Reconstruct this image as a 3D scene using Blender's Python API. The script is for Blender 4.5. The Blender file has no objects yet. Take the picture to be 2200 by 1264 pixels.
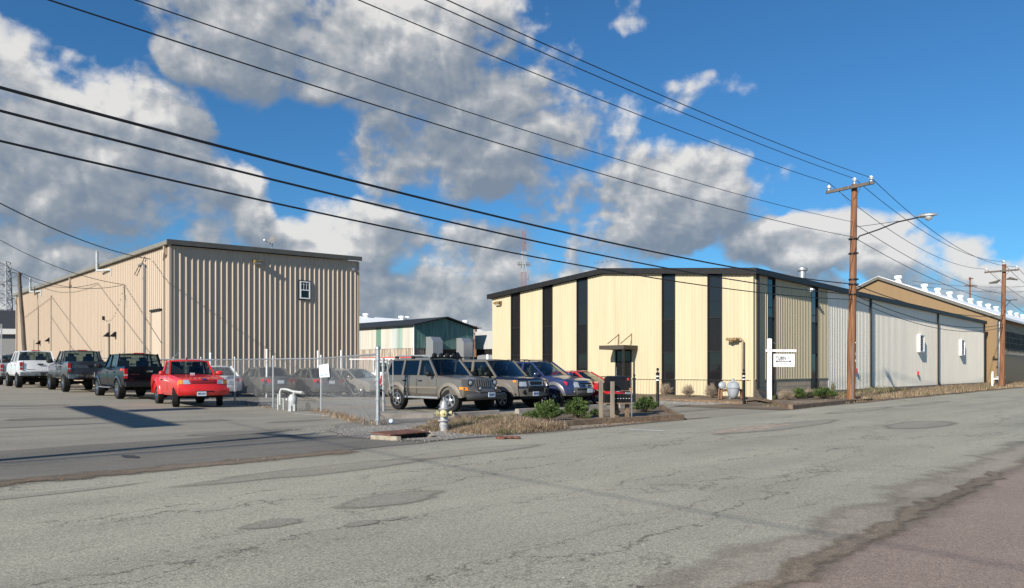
import bpy, bmesh, math, random
from mathutils import Vector, Matrix
R = math.radians
random.seed(7)
scene = bpy.context.scene
COL = scene.collection

# ------------------------------------------------------------------ camera
F = 1583.0; CX = 1100.0; HY = 797.0; EYE = 1.35
cam_d = bpy.data.cameras.new('camera')
cam_d.sensor_width = 36.0; cam_d.sensor_fit = 'HORIZONTAL'
cam_d.lens = 36.0 * F / 2200.0
cam_d.shift_y = (HY - 632.0) / 2200.0
cam_d.clip_start = 0.1; cam_d.clip_end = 6000
cam = bpy.data.objects.new('camera', cam_d); COL.objects.link(cam)
cam.location = (0, 0, EYE); cam.rotation_euler = (R(90), 0, 0)
scene.camera = cam

# ------------------------------------------------------------------ sun, sky, exposure
SUN_EL = 27.0
SUN_D = Vector((math.cos(R(54.6)), math.sin(R(54.6)), 0)) * math.cos(R(SUN_EL)) + Vector((0, 0, -math.sin(R(SUN_EL))))
sl = bpy.data.lights.new('sun', 'SUN'); sl.energy = 4.8; sl.angle = R(0.5); sl.color = (1.0, 0.93, 0.83)
so = bpy.data.objects.new('sun', sl); COL.objects.link(so)
so.rotation_euler = SUN_D.to_track_quat('-Z', 'Y').to_euler()
scene.view_settings.view_transform = 'Standard'; scene.view_settings.look = 'None'
scene.view_settings.exposure = 0.60; scene.view_settings.gamma = 1.0

world = bpy.data.worlds.new('World'); scene.world = world; world.use_nodes = True
wt = world.node_tree; wt.nodes.clear()
def wn(t, **k):
    n = wt.nodes.new(t)
    for a, b in k.items(): setattr(n, a, b)
    return n
def pix_ang(x, y):
    az = math.atan((x - CX) / F)
    return az, math.atan((HY - y) / F * math.cos(az))
# clouds: (pixel centre, radii in pixels)
CL = [(40,230,190,150),(210,290,190,130),(330,400,170,120),(110,420,300,130),(330,470,200,80),
      (150,575,420,60),(500,430,90,70),
      (640,20,330,110),(830,110,260,120),(490,120,130,60),(990,50,140,80),(620,160,160,60),
      (860,290,120,70),(1090,190,150,60),(980,330,200,90),(1230,350,170,110),(1450,400,190,105),(1480,215,110,55,0.75),(1570,250,60,40,0.9),(1180,150,80,70,0.6),
      (1385,25,130,50,0.95),
      (780,500,110,60),(880,600,280,90),(640,545,150,55),(1250,500,170,50),(1100,560,300,70),(1400,530,120,40),
      (1740,530,160,55),(1960,560,150,55),(2080,620,240,60),(640,285,70,35,1.0),(1120,700,1300,70)]
grp = bpy.data.node_groups.new('cloud_density', 'ShaderNodeTree')
grp.interface.new_socket('P', in_out='INPUT', socket_type='NodeSocketVector')
grp.interface.new_socket('D', in_out='OUTPUT', socket_type='NodeSocketFloat')
gi = grp.nodes.new('NodeGroupInput'); go = grp.nodes.new('NodeGroupOutput')
def gm(op, a, b=None, c=None):
    n = grp.nodes.new('ShaderNodeMath'); n.operation = op
    for i, v in enumerate((a, b, c)):
        if v is None: continue
        if isinstance(v, (int, float)): n.inputs[i].default_value = v
        else: grp.links.new(v, n.inputs[i])
    return n.outputs[0]
# wobble the blob outlines
wob = grp.nodes.new('ShaderNodeTexNoise'); wob.inputs['Scale'].default_value = 7.0; wob.inputs['Detail'].default_value = 3.0
grp.links.new(gi.outputs[0], wob.inputs['Vector']); wob.noise_dimensions = '2D'
wv = grp.nodes.new('ShaderNodeVectorMath'); wv.operation = 'MULTIPLY_ADD'
grp.links.new(wob.outputs['Color'], wv.inputs[0]); wv.inputs[1].default_value = (0.09, 0.06, 0)
wa = grp.nodes.new('ShaderNodeVectorMath'); wa.operation = 'ADD'
grp.links.new(gi.outputs[0], wa.inputs[0]); wa.inputs[1].default_value = (-0.045, -0.03, 0)
grp.links.new(wa.outputs[0], wv.inputs[2])
acc = None
for (x, y, rx, ry, *off) in CL:
    a, e = pix_ang(x, y)
    ra = rx / F * math.cos(a) ** 2 * 1.22; re = ry / F * math.cos(a) * 1.22
    n = grp.nodes.new('ShaderNodeVectorMath'); n.operation = 'MULTIPLY_ADD'
    grp.links.new(wv.outputs[0], n.inputs[0]); n.inputs[1].default_value = (1 / ra, 1 / re, 0); n.inputs[2].default_value = (-a / ra, -e / re, 0)
    d = grp.nodes.new('ShaderNodeVectorMath'); d.operation = 'DOT_PRODUCT'
    grp.links.new(n.outputs[0], d.inputs[0]); grp.links.new(n.outputs[0], d.inputs[1])
    v_ = gm('ADD', d.outputs['Value'], off[0]) if off else d.outputs['Value']
    acc = v_ if acc is None else gm('MINIMUM', acc, v_)
field = gm('MINIMUM', gm('SUBTRACT', 1.0, gm('MINIMUM', acc, 2.6)), 0.62)
nz = grp.nodes.new('ShaderNodeTexNoise'); nz.inputs['Scale'].default_value = 6.5; nz.noise_dimensions = '2D'; nz.inputs['Detail'].default_value = 8.0; nz.inputs['Roughness'].default_value = 0.575
st = grp.nodes.new('ShaderNodeVectorMath'); st.operation = 'MULTIPLY'; st.inputs[1].default_value = (1, 1.35, 1)
grp.links.new(gi.outputs[0], st.inputs[0]); grp.links.new(st.outputs[0], nz.inputs['Vector'])
vo = grp.nodes.new('ShaderNodeTexVoronoi'); vo.voronoi_dimensions = '2D'; vo.feature = 'F1'; vo.inputs['Scale'].default_value = 19.0; vo.inputs['Detail'].default_value = 2.0
grp.links.new(wv.outputs[0], vo.inputs['Vector'])
dens = gm('ADD', gm('MULTIPLY', gm('ADD', field, 0.30), 0.95), gm('MULTIPLY', gm('SUBTRACT', nz.outputs['Fac'], 0.5), 3.0))
dens = gm('ADD', dens, gm('MULTIPLY', gm('SUBTRACT', 0.42, vo.outputs['Distance']), 0.50))
grp.links.new(dens, go.inputs[0])

tc = wn('ShaderNodeTexCoord'); sep = wn('ShaderNodeSeparateXYZ'); wt.links.new(tc.outputs['Generated'], sep.inputs[0])
def wm(op, a, b=None, c=None, clamp=False):
    n = wt.nodes.new('ShaderNodeMath'); n.operation = op; n.use_clamp = clamp
    for i, v in enumerate((a, b, c)):
        if v is None: continue
        if isinstance(v, (int, float)): n.inputs[i].default_value = v
        else: wt.links.new(v, n.inputs[i])
    return n.outputs[0]
az = wm('ARCTAN2', sep.outputs[0], sep.outputs[1]); el = wm('ARCSINE', sep.outputs[2])
P = wn('ShaderNodeCombineXYZ'); wt.links.new(az, P.inputs[0]); wt.links.new(el, P.inputs[1])
def dens_at(off):
    v = wn('ShaderNodeVectorMath', operation='ADD'); wt.links.new(P.outputs[0], v.inputs[0]); v.inputs[1].default_value = off
    g = wn('ShaderNodeGroup'); g.node_tree = grp; wt.links.new(v.outputs[0], g.inputs[0]); return g.outputs[0]
d0 = dens_at((0, 0, 0)); d1 = dens_at((-0.007, 0.014, 0)); d2 = dens_at((-0.03, 0.075, 0))
def sstep(v, lo, hi):
    n = wn('ShaderNodeMapRange', interpolation_type='SMOOTHSTEP'); wt.links.new(v, n.inputs[0])
    n.inputs[1].default_value = lo; n.inputs[2].default_value = hi; return n.outputs[0]
alpha = sstep(d0, -0.05, 0.60)
edge = wm('SUBTRACT', d0, d1); edge2 = wm('SUBTRACT', d0, d2)
lit = wm('ADD', wm('MULTIPLY', edge, 0.74), wm('MULTIPLY', edge2, 0.42))
lit = wm('ADD', lit, wm('MULTIPLY', wm('SUBTRACT', 0.62, d0), 0.34))
lit = wm('ADD', lit, 0.33, clamp=True)
cr = wn('ShaderNodeValToRGB'); wt.links.new(lit, cr.inputs[0])
e = cr.color_ramp.elements
e[0].position = 0.0; e[0].color = (0.19, 0.235, 0.30, 1)
e[1].position = 1.0; e[1].color = (0.70, 0.69, 0.67, 1)
m = e.new(0.35); m.color = (0.275, 0.31, 0.355, 1)
m = e.new(0.68); m.color = (0.44, 0.455, 0.475, 1)
sky = wn('ShaderNodeTexSky', sky_type='NISHITA'); sky.sun_disc = False
sky.sun_elevation = R(SUN_EL); sky.sun_rotation = math.atan2(-SUN_D.x, -SUN_D.y)
sky.air_density = 1.1; sky.dust_density = 0.25; sky.ozone_density = 5.0; sky.altitude = 300
tint = wn('ShaderNodeMix', data_type='RGBA', blend_type='MULTIPLY'); tint.inputs[0].default_value = 1.0
wt.links.new(sky.outputs[0], tint.inputs[6]); tint.inputs[7].default_value = (0.43, 0.82, 1.03, 1)
bg1 = wn('ShaderNodeBackground'); wt.links.new(tint.outputs[2], bg1.inputs[0]); bg1.inputs[1].default_value = 0.073
bg2 = wn('ShaderNodeBackground'); wt.links.new(cr.outputs[0], bg2.inputs[0]); bg2.inputs[1].default_value = 0.74
mx = wn('ShaderNodeMixShader'); wt.links.new(wm('MULTIPLY', alpha, 0.96), mx.inputs[0])
wt.links.new(bg1.outputs[0], mx.inputs[1]); wt.links.new(bg2.outputs[0], mx.inputs[2])
world.cycles.sampling_method = 'MANUAL'; world.cycles.sample_map_resolution = 256
out = wn('ShaderNodeOutputWorld'); wt.links.new(mx.outputs[0], out.inputs[0])

# ------------------------------------------------------------------ frames and placing helpers
E1 = Vector((0.6832, 0.7302, 0)); E2 = Vector((-0.7302, 0.6832, 0)); ANG = math.atan2(E1.y, E1.x)
def st(s, t, z=0.0):
    p = E1 * s + E2 * t; return Vector((p.x, p.y, z))
def to_st(x, y): return (x * E1.x + y * E1.y, x * E2.x + y * E2.y)
def gz(x, y):
    k = min(1.0, max(0.0, (-x - 6.0) / 26.0)); return 0.45 * k * k * (3 - 2 * k)
def at(px, D, py=None):
    z = EYE + (HY - py) / F * D if py is not None else 0.0
    return Vector(((px - CX) / F * D, D, z))
def ground(px, py):
    z = 0.0
    for _ in range(12):
        D = F * (EYE - z) / (py - HY); x = (px - CX) / F * D; z = 0.5 * z + 0.5 * gz(x, D)
    return Vector((x, D, gz(x, D)))

# ------------------------------------------------------------------ materials
MATS = {}
def nodes_of(name):
    m = bpy.data.materials.new(name); m.use_nodes = True; MATS[name] = m
    return m, m.node_tree, m.node_tree.nodes['Principled BSDF']
def pm(name, col, rough=0.6, metal=0.0, var=0.12, scale=6.0, bump=0.0, bscale=40.0, coat=0.0, spec=None, stretch=(1, 1, 1), col2=None, thr=(0.35, 0.65)):
    if name in MATS: return MATS[name]
    m, t, b = nodes_of(name); L = t.links.new
    tc = t.nodes.new('ShaderNodeTexCoord'); mp = t.nodes.new('ShaderNodeMapping'); mp.inputs['Scale'].default_value = stretch
    L(tc.outputs['Object'], mp.inputs[0])
    n = t.nodes.new('ShaderNodeTexNoise'); n.inputs['Scale'].default_value = scale; n.inputs['Detail'].default_value = 6
    L(mp.outputs[0], n.inputs['Vector'])
    r = t.nodes.new('ShaderNodeValToRGB'); L(n.outputs['Fac'], r.inputs[0])
    c2 = col2 or tuple(min(1, c * (1 + var)) for c in col)
    r.color_ramp.elements[0].position = thr[0]; r.color_ramp.elements[1].position = thr[1]
    r.color_ramp.elements[0].color = (*[c * (1 - var) for c in col], 1); r.color_ramp.elements[1].color = (*c2, 1)
    L(r.outputs[0], b.inputs['Base Color'])
    b.inputs['Roughness'].default_value = rough; b.inputs['Metallic'].default_value = metal
    if coat: b.inputs['Coat Weight'].default_value = coat; b.inputs['Coat Roughness'].default_value = 0.04
    if spec is not None: b.inputs['Specular IOR Level'].default_value = spec
    if bump:
        n2 = t.nodes.new('ShaderNodeTexNoise'); n2.inputs['Scale'].default_value = bscale; n2.inputs['Detail'].default_value = 4
        L(mp.outputs[0], n2.inputs['Vector'])
        bp = t.nodes.new('ShaderNodeBump'); bp.inputs['Strength'].default_value = bump; bp.inputs['Distance'].default_value = 0.01
        L(n2.outputs['Fac'], bp.inputs['Height']); L(bp.outputs[0], b.inputs['Normal'])
    return m
def glass(name, tintc, fac=0.16, rough=0.02):
    m, t, b = nodes_of(name); L = t.links.new; t.nodes.remove(b)
    o = t.nodes['Material Output']
    tr = t.nodes.new('ShaderNodeBsdfTransparent'); tr.inputs[0].default_value = (*tintc, 1)
    gl = t.nodes.new('ShaderNodeBsdfGlossy'); gl.inputs['Roughness'].default_value = rough; gl.inputs[0].default_value = (0.8, 0.8, 0.8, 1)
    fr = t.nodes.new('ShaderNodeLayerWeight'); fr.inputs['Blend'].default_value = 0.5
    pw = t.nodes.new('ShaderNodeMath'); pw.operation = 'POWER'; pw.inputs[1].default_value = 3.5; L(fr.outputs['Facing'], pw.inputs[0])
    ad = t.nodes.new('ShaderNodeMath'); ad.operation = 'MULTIPLY_ADD'; ad.inputs[1].default_value = 0.8; ad.inputs[2].default_value = 0.06 + fac; ad.use_clamp = True
    L(pw.outputs[0], ad.inputs[0])
    mx = t.nodes.new('ShaderNodeMixShader'); L(ad.outputs[0], mx.inputs[0]); L(tr.outputs[0], mx.inputs[1]); L(gl.outputs[0], mx.inputs[2]); L(mx.outputs[0], o.inputs[0])
    return m
def paint(name, col, metal=0.25, rough=0.32):
    m = pm(name, col, rough, metal, var=0.05, scale=3, coat=0.8); return m

def asphalt(name, base, warm, speck=0.5, crack=0.0, patch=0.25, seed=0.0, soft=0.0):
    """aged asphalt: coarse aggregate speckle, blotches, long wandering cracks; object coords are world metres"""
    m, t, b = nodes_of(name); L = t.links.new
    N = t.nodes.new
    def noise(scale, detail=3, rough=0.5, vec=None):
        n = N('ShaderNodeTexNoise'); n.inputs['Scale'].default_value = scale; n.inputs['Detail'].default_value = detail; n.inputs['Roughness'].default_value = rough
        L(vec, n.inputs['Vector']); return n
    def ramp(f, stops):
        r = N('ShaderNodeValToRGB'); L(f, r.inputs[0]); e = r.color_ramp.elements
        e[0].position, e[0].color = stops[0][0], (*stops[0][1], 1); e[1].position, e[1].color = stops[-1][0], (*stops[-1][1], 1)
        for p, c in stops[1:-1]:
            q = e.new(p); q.color = (*c, 1)
        return r.outputs[0]
    def mul(a, b2, f=1.0):
        x = N('ShaderNodeMix'); x.data_type = 'RGBA'; x.blend_type = 'MULTIPLY'
        if isinstance(f, float): x.inputs[0].default_value = f
        else: L(f, x.inputs[0])
        L(a, x.inputs[6]); L(b2, x.inputs[7]); return x.outputs[2]
    tc = N('ShaderNodeTexCoord'); mp = N('ShaderNodeMapping'); L(tc.outputs['Object'], mp.inputs[0])
    mp.inputs['Rotation'].default_value = (0, 0, -ANG); mp.inputs['Location'].default_value = (seed, seed * 2, 0)
    v = mp.outputs[0]
    lg = noise(0.35, 5, 0.6, v).outputs['Fac']
    c = ramp(lg, [(0.3, tuple(x * (1 - patch) for x in base)), (0.5, base), (0.72, warm)])
    mp2 = N('ShaderNodeMapping'); mp2.inputs['Scale'].default_value = (0.12, 1.3, 1); L(v, mp2.inputs[0])
    track = noise(0.8, 3, 0.5, mp2.outputs[0]).outputs['Fac']
    c = mul(c, ramp(track, [(0.3, (0.86, 0.86, 0.87)), (0.7, (1.08, 1.07, 1.05))]))
    g1 = noise(75, 2, 0.8, v).outputs['Fac']
    c = mul(c, ramp(g1, [(0.32, (1 - speck, 1 - speck, 1 - speck)), (0.5, (1, 1, 1)), (0.68, (1 + speck, 1 + speck * .95, 1 + speck * .85))]))
    g3 = noise(28, 3, 0.7, v).outputs['Fac']
    c = mul(c, ramp(g3, [(0.32, (0.80, 0.80, 0.81)), (0.68, (1.18, 1.17, 1.15))]))
    vor = N('ShaderNodeTexVoronoi'); vor.inputs['Scale'].default_value = 26; L(v, vor.inputs['Vector'])
    c = mul(c, ramp(vor.outputs['Distance'], [(0.09, (1.45, 1.42, 1.35)), (0.16, (1, 1, 1))]))
    hgt = g1
    if crack:
        dn = noise(1.3, 6, 0.65, v)
        wv2 = N('ShaderNodeVectorMath'); wv2.operation = 'MULTIPLY_ADD'; wv2.inputs[1].default_value = (0.9, 0.9, 0); L(dn.outputs['Color'], wv2.inputs[0])
        mp3 = N('ShaderNodeMapping'); mp3.inputs['Scale'].default_value = (0.16, 0.85, 1); L(v, mp3.inputs[0]); L(mp3.outputs[0], wv2.inputs[2])
        cv = N('ShaderNodeTexVoronoi'); cv.feature = 'DISTANCE_TO_EDGE'; cv.inputs['Scale'].default_value = 0.75; L(wv2.outputs[0], cv.inputs['Vector'])
        cv2 = N('ShaderNodeTexVoronoi'); cv2.feature = 'DISTANCE_TO_EDGE'; cv2.inputs['Scale'].default_value = 1.9; L(wv2.outputs[0], cv2.inputs['Vector'])
        line = ramp(cv.outputs['Distance'], [(0.0, (1, 1, 1)), (0.0075, (0, 0, 0))])
        mask2 = ramp(noise(0.55, 3, 0.5, v).outputs['Fac'], [(0.44, (0, 0, 0)), (0.54, (.85, .85, .85))])
        line2 = ramp(cv2.outputs['Distance'], [(0.0, (0.9, 0.9, 0.9)), (0.012, (0, 0, 0))])
        l2 = mul(line2, mask2)
        mask1 = ramp(noise(0.9, 4, 0.6, v).outputs['Fac'], [(0.36, (0.35, 0.35, 0.35)), (0.52, (1, 1, 1))])
        l1 = mul(line, mask1)
        ad = N('ShaderNodeMix'); ad.data_type = 'RGBA'; ad.blend_type = 'ADD'; ad.inputs[0].default_value = 1; L(l1, ad.inputs[6]); L(l2, ad.inputs[7])
        br = noise(11, 3, 0.6, v).outputs['Fac']
        brk = ramp(br, [(0.36, (0.4, 0.4, 0.4)), (0.48, (1, 1, 1))])
        fin = mul(ad.outputs[2], brk)
        fm = N('ShaderNodeMath'); fm.operation = 'MULTIPLY'; fm.use_clamp = True; fm.inputs[1].default_value = crack; L(fin, fm.inputs[0])
        dk = N('ShaderNodeMix'); dk.data_type = 'RGBA'; L(fm.outputs[0], dk.inputs[0]); L(c, dk.inputs[6]); dk.inputs[7].default_value = (0.035, 0.03, 0.024, 1)
        c = dk.outputs[2]
    L(c, b.inputs['Base Color']); b.inputs['Roughness'].default_value = 0.88; b.inputs['Specular IOR Level'].default_value = 0.25
    bp = N('ShaderNodeBump'); bp.inputs['Strength'].default_value = 0.55; bp.inputs['Distance'].default_value = 0.006; L(hgt, bp.inputs['Height']); L(bp.outputs[0], b.inputs['Normal'])
    if soft:
        at_ = N('ShaderNodeAttribute'); at_.attribute_name = 'fade'
        nf = noise(2.6, 7, 0.68, v).outputs['Fac']
        q = N('ShaderNodeMath'); q.operation = 'MULTIPLY_ADD'; q.inputs[1].default_value = soft * 2.2; L(nf, q.inputs[0]); L(at_.outputs['Fac'], q.inputs[2])
        w = N('ShaderNodeMapRange'); w.interpolation_type = 'SMOOTHSTEP'; w.inputs[1].default_value = soft * 1.1 + 0.02; w.inputs[2].default_value = soft * 1.1 + 0.80; L(q.outputs[0], w.inputs[0])
        L(w.outputs[0], b.inputs['Alpha'])
    return m

# ------------------------------------------------------------------ mesh builder
class MB:
    def __init__(s): s.v = []; s.f = []; s.m = []; s.mi = 0
    def add(s, vs, fs):
        o = len(s.v); s.v += [tuple(v) for v in vs]; s.f += [tuple(o + i for i in f) for f in fs]; s.m += [s.mi] * len(fs); return s
    def box(s, c, d, rz=0.0, taper=1.0, rot=None):
        M = rot or Matrix.Rotation(rz, 3, 'Z'); vs = []
        for z in (-.5, .5):
            k = taper if z > 0 else 1.0
            for x, y in ((-.5, -.5), (.5, -.5), (.5, .5), (-.5, .5)):
                vs.append(Vector(c) + M @ Vector((x * d[0] * k, y * d[1] * k, z * d[2])))
        return s.add(vs, [(3, 2, 1, 0), (4, 5, 6, 7), (0, 1, 5, 4), (1, 2, 6, 5), (2, 3, 7, 6), (3, 0, 4, 7)])
    def bb(s, x0, x1, y0, y1, z0, z1): return s.box(((x0 + x1) / 2, (y0 + y1) / 2, (z0 + z1) / 2), (abs(x1 - x0), abs(y1 - y0), abs(z1 - z0)))
    def beam(s, a, b, w, h=None, up=(0, 0, 1)):
        a = Vector(a); b = Vector(b); h = h or w; d = (b - a).normalized(); u = Vector(up)
        if abs(d.dot(u)) > 0.98: u = Vector((1, 0, 0))
        x = d.cross(u).normalized() * w / 2; y = x.cross(d).normalized() * h / 2
        vs = [p + i + j for p in (a, b) for i, j in ((-x, -y), (x, -y), (x, y), (-x, y))]
        return s.add(vs, [(0, 1, 2, 3), (7, 6, 5, 4), (0, 4, 5, 1), (1, 5, 6, 2), (2, 6, 7, 3), (3, 7, 4, 0)])
    def tube(s, pts, r, n=6, caps=True):
        pts = [Vector(p) for p in pts]; rs = r if isinstance(r, (list, tuple)) else [r] * len(pts); vs = []; px = None
        for i, p in enumerate(pts):
            d = (pts[min(i + 1, len(pts) - 1)] - pts[max(i - 1, 0)]).normalized()
            if px is None: px = d.cross(Vector((0, 0, 1)) if abs(d.z) < .95 else Vector((1, 0, 0))).normalized()
            px = (px - d * px.dot(d)).normalized(); py = d.cross(px)
            for k in range(n):
                a = 2 * math.pi * k / n; vs.append(p + (px * math.cos(a) + py * math.sin(a)) * rs[i])
        fs = [(i * n + k, i * n + (k + 1) % n, (i + 1) * n + (k + 1) % n, (i + 1) * n + k) for i in range(len(pts) - 1) for k in range(n)]
        if caps: fs += [tuple(range(n - 1, -1, -1)), tuple((len(pts) - 1) * n + k for k in range(n))]
        return s.add(vs, fs)
    def lathe(s, prof, c=(0, 0, 0), n=16, M=None, caps=True):
        """prof: (r, h) pairs about local z"""
        c = Vector(c); vs = []
        for r, h in prof:
            for k in range(n):
                a = 2 * math.pi * k / n; v = Vector((r * math.cos(a), r * math.sin(a), h)); vs.append(c + (M @ v if M else v))
        fs = [(i * n + k, i * n + (k + 1) % n, (i + 1) * n + (k + 1) % n, (i + 1) * n + k) for i in range(len(prof) - 1) for k in range(n)]
        if caps: fs += [tuple(range(n - 1, -1, -1)), tuple((len(prof) - 1) * n + k for k in range(n))]
        return s.add(vs, fs)
    def prism(s, poly, ext):
        n = len(poly); e = Vector(ext); a = [Vector(p) for p in poly]
        return s.add(a + [p + e for p in a], [tuple(range(n - 1, -1, -1)), tuple(range(n, 2 * n))] + [(i, (i + 1) % n, n + (i + 1) % n, n + i) for i in range(n)])
    def grid(s, fn, nu, nv):
        vs = [fn(i / nu, j / nv) for j in range(nv + 1) for i in range(nu + 1)]
        return s.add(vs, [(j * (nu + 1) + i, j * (nu + 1) + i + 1, (j + 1) * (nu + 1) + i + 1, (j + 1) * (nu + 1) + i) for j in range(nv) for i in range(nu)])
    def build(s, name, mats, parent=None, smooth=None, merge=False, fixn=True):
        me = bpy.data.meshes.new(name); me.from_pydata(s.v, [], s.f)
        mats = mats if isinstance(mats, (list, tuple)) else [mats]
        for m in mats: me.materials.append(MATS[m] if isinstance(m, str) else m)
        me.polygons.foreach_set('material_index', s.m)
        if getattr(s, 'fade', None): me.attributes.new('fade', 'FLOAT', 'POINT').data.foreach_set('value', s.fade)
        if merge or fixn:
            bm = bmesh.new(); bm.from_mesh(me)
            if merge: bmesh.ops.remove_doubles(bm, verts=bm.verts, dist=0.0004)
            if fixn and len(bm.faces) < 60000: bmesh.ops.recalc_face_normals(bm, faces=bm.faces)
            bm.to_mesh(me); bm.free()
        if smooth:
            me.polygons.foreach_set('use_smooth', [True] * len(me.polygons)); me.set_sharp_from_angle(angle=R(smooth))
        o = bpy.data.objects.new(name, me); COL.objects.link(o)
        if parent: o.parent = parent
        return o
def tag(o, label, cat, group=None):
    o['label'] = label; o['category'] = cat
    if group: o['group'] = group
    return o
def thing(name, label, cat, loc=(0, 0, 0), rz=0.0, group=None):
    o = bpy.data.objects.new(name, None); COL.objects.link(o); o.location = loc; o.rotation_euler = (0, 0, rz); o.empty_display_size = 0.3
    return tag(o, label, cat, group)
def struct(o, kind='structure'): o['kind'] = kind; return o
def copy_tree(o, parent=None):
    c = o.copy(); COL.objects.link(c); c.parent = parent
    for ch in [k for k in COL.objects if k.parent == o]: copy_tree(ch, c)
    return c
def bool_cut(o, cutters):
    """boolean difference, result baked into o's mesh"""
    cs = []
    for c in cutters:
        ob = c.build('cutter', ['black_rubber']); cs.append(ob)
        md = o.modifiers.new('b', 'BOOLEAN'); md.operation = 'DIFFERENCE'; md.object = ob; md.solver = 'EXACT'
    dg = bpy.context.evaluated_depsgraph_get(); dg.update()
    me = bpy.data.meshes.new_from_object(o.evaluated_get(dg)); old = o.data
    o.modifiers.clear(); o.data = me; bpy.data.meshes.remove(old)
    for ob in cs:
        m = ob.data; bpy.data.objects.remove(ob); bpy.data.meshes.remove(m)
def text(name, body, size, mat, parent, M, extr=0.002, align='CENTER', sx=1.0, bold=0.0):
    cu = bpy.data.curves.new(name, 'FONT'); cu.body = body; cu.size = size; cu.extrude = extr; cu.align_x = align; cu.align_y = 'CENTER'; cu.offset = bold
    ob = bpy.data.objects.new(name, cu); COL.objects.link(ob)
    dg = bpy.context.evaluated_depsgraph_get(); me = bpy.data.meshes.new_from_object(ob.evaluated_get(dg))
    bpy.data.objects.remove(ob); bpy.data.curves.remove(cu)
    me.transform(Matrix.Diagonal((sx, 1, 1, 1))); me.transform(M); me.materials.clear(); me.materials.append(MATS[mat]); me.name = name
    for p in me.polygons: p.material_index = 0
    o = bpy.data.objects.new(name, me); COL.objects.link(o); o.parent = parent; return o
def face_mat(origin, right, up):
    r = Vector(right).normalized(); u = Vector(up).normalized(); n = r.cross(u)
    M = Matrix.Identity(4)
    for i in range(3): M[i][0] = r[i]; M[i][1] = u[i]; M[i][2] = n[i]; M[i][3] = origin[i]
    return M

pm('black_rubber', (0.011, 0.011, 0.011), 0.85, var=0.3, scale=20, spec=.3)
pm('black_plastic', (0.012, 0.012, 0.013), 0.55, var=0.15, scale=20, spec=.3)
pm('grey_plastic', (0.13, 0.13, 0.13), 0.6, var=0.12, scale=12)
pm('chrome', (0.75, 0.75, 0.76), 0.12, 1.0, var=0.05)
pm('alloy', (0.55, 0.55, 0.56), 0.3, 0.9, var=0.06)
pm('galvanised', (0.42, 0.435, 0.44), 0.42, 0.65, var=0.12, scale=14)
pm('white_paint', (0.80, 0.80, 0.79), 0.45, var=0.04)
pm('black_paint', (0.010, 0.010, 0.011), 0.4, var=0.2, scale=10, spec=.35)
pm('seat_grey', (0.09, 0.085, 0.08), 0.9)
pm('red_lens', (0.42, 0.012, 0.015), 0.15, var=0.25, scale=40, coat=0.6)
pm('amber_lens', (0.75, 0.24, 0.02), 0.15, var=0.2, scale=50, coat=0.6)
pm('clear_lens', (0.62, 0.63, 0.62), 0.12, 0.55, var=0.25, scale=45, coat=1.0)
pm('plate_white', (0.62, 0.66, 0.70), 0.5, var=0.05)
pm('plate_blue', (0.02, 0.05, 0.22), 0.5)
glass('car_glass', (0.42, 0.50, 0.48), 0.02)
glass('dark_glass', (0.04, 0.05, 0.055), 0.03)

# ------------------------------------------------------------------ ground
asphalt('road_asphalt', (0.325, 0.313, 0.252), (0.36, 0.343, 0.275), 0.46, crack=0.8, patch=0.10)
asphalt('lot_asphalt', (0.262, 0.248, 0.205), (0.29, 0.272, 0.225), 0.30, crack=0.35, patch=0.12, seed=13)
asphalt('shoulder_asphalt', (0.265, 0.208, 0.172), (0.30, 0.24, 0.20), 0.40, crack=0.0, patch=0.12, seed=31, soft=0.45)
asphalt('dark_asphalt', (0.155, 0.148, 0.13), (0.19, 0.18, 0.158), 0.30, crack=0.25, patch=0.15, seed=5, soft=0.15)
asphalt('patch_asphalt', (0.265, 0.25, 0.205), (0.29, 0.272, 0.225), 0.35, crack=0.0, patch=0.1, seed=9, soft=0.35)
asphalt('stain_asphalt', (0.19, 0.18, 0.155), (0.215, 0.204, 0.176), 0.30, crack=0.0, patch=0.1, seed=19, soft=0.9)
asphalt('dirt', (0.16, 0.125, 0.09), (0.235, 0.195, 0.15), 0.38, crack=0.0, patch=0.30, seed=3, soft=0.4)
asphalt('sand_dirt', (0.305, 0.275, 0.22), (0.33, 0.30, 0.24), 0.35, crack=0.0, patch=0.25, seed=41, soft=0.6)
asphalt('gravel_base', (0.20, 0.19, 0.17), (0.28, 0.265, 0.235), 0.6, crack=0.0, patch=0.3, seed=17, soft=0.4)
asphalt('seam_dirt', (0.175, 0.142, 0.105), (0.235, 0.195, 0.15), 0.5, crack=0.0, patch=0.3, seed=23, soft=0.9)

def axis_vals():
    v = [x * 1.0 for x in range(-60, 101)]
    f = [110, 125, 150, 190, 260, 400, 700, 1500, 3000]; g = [-70, -85, -110, -150, -220, -400, -800, -1800, -3000]
    return g[::-1] + v + f
ax = axis_vals(); n = len(ax)
mb = MB()
for t in ax:
    for s in ax:
        p = st(s, t); mb.v.append((p.x, p.y, gz(p.x, p.y)))
mb.f = [(j * n + i, j * n + i + 1, (j + 1) * n + i + 1, (j + 1) * n + i) for j in range(n - 1) for i in range(n - 1)]; mb.m = [0] * len(mb.f)
struct(mb.build('ground', 'lot_asphalt', smooth=30, fixn=False))

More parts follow.
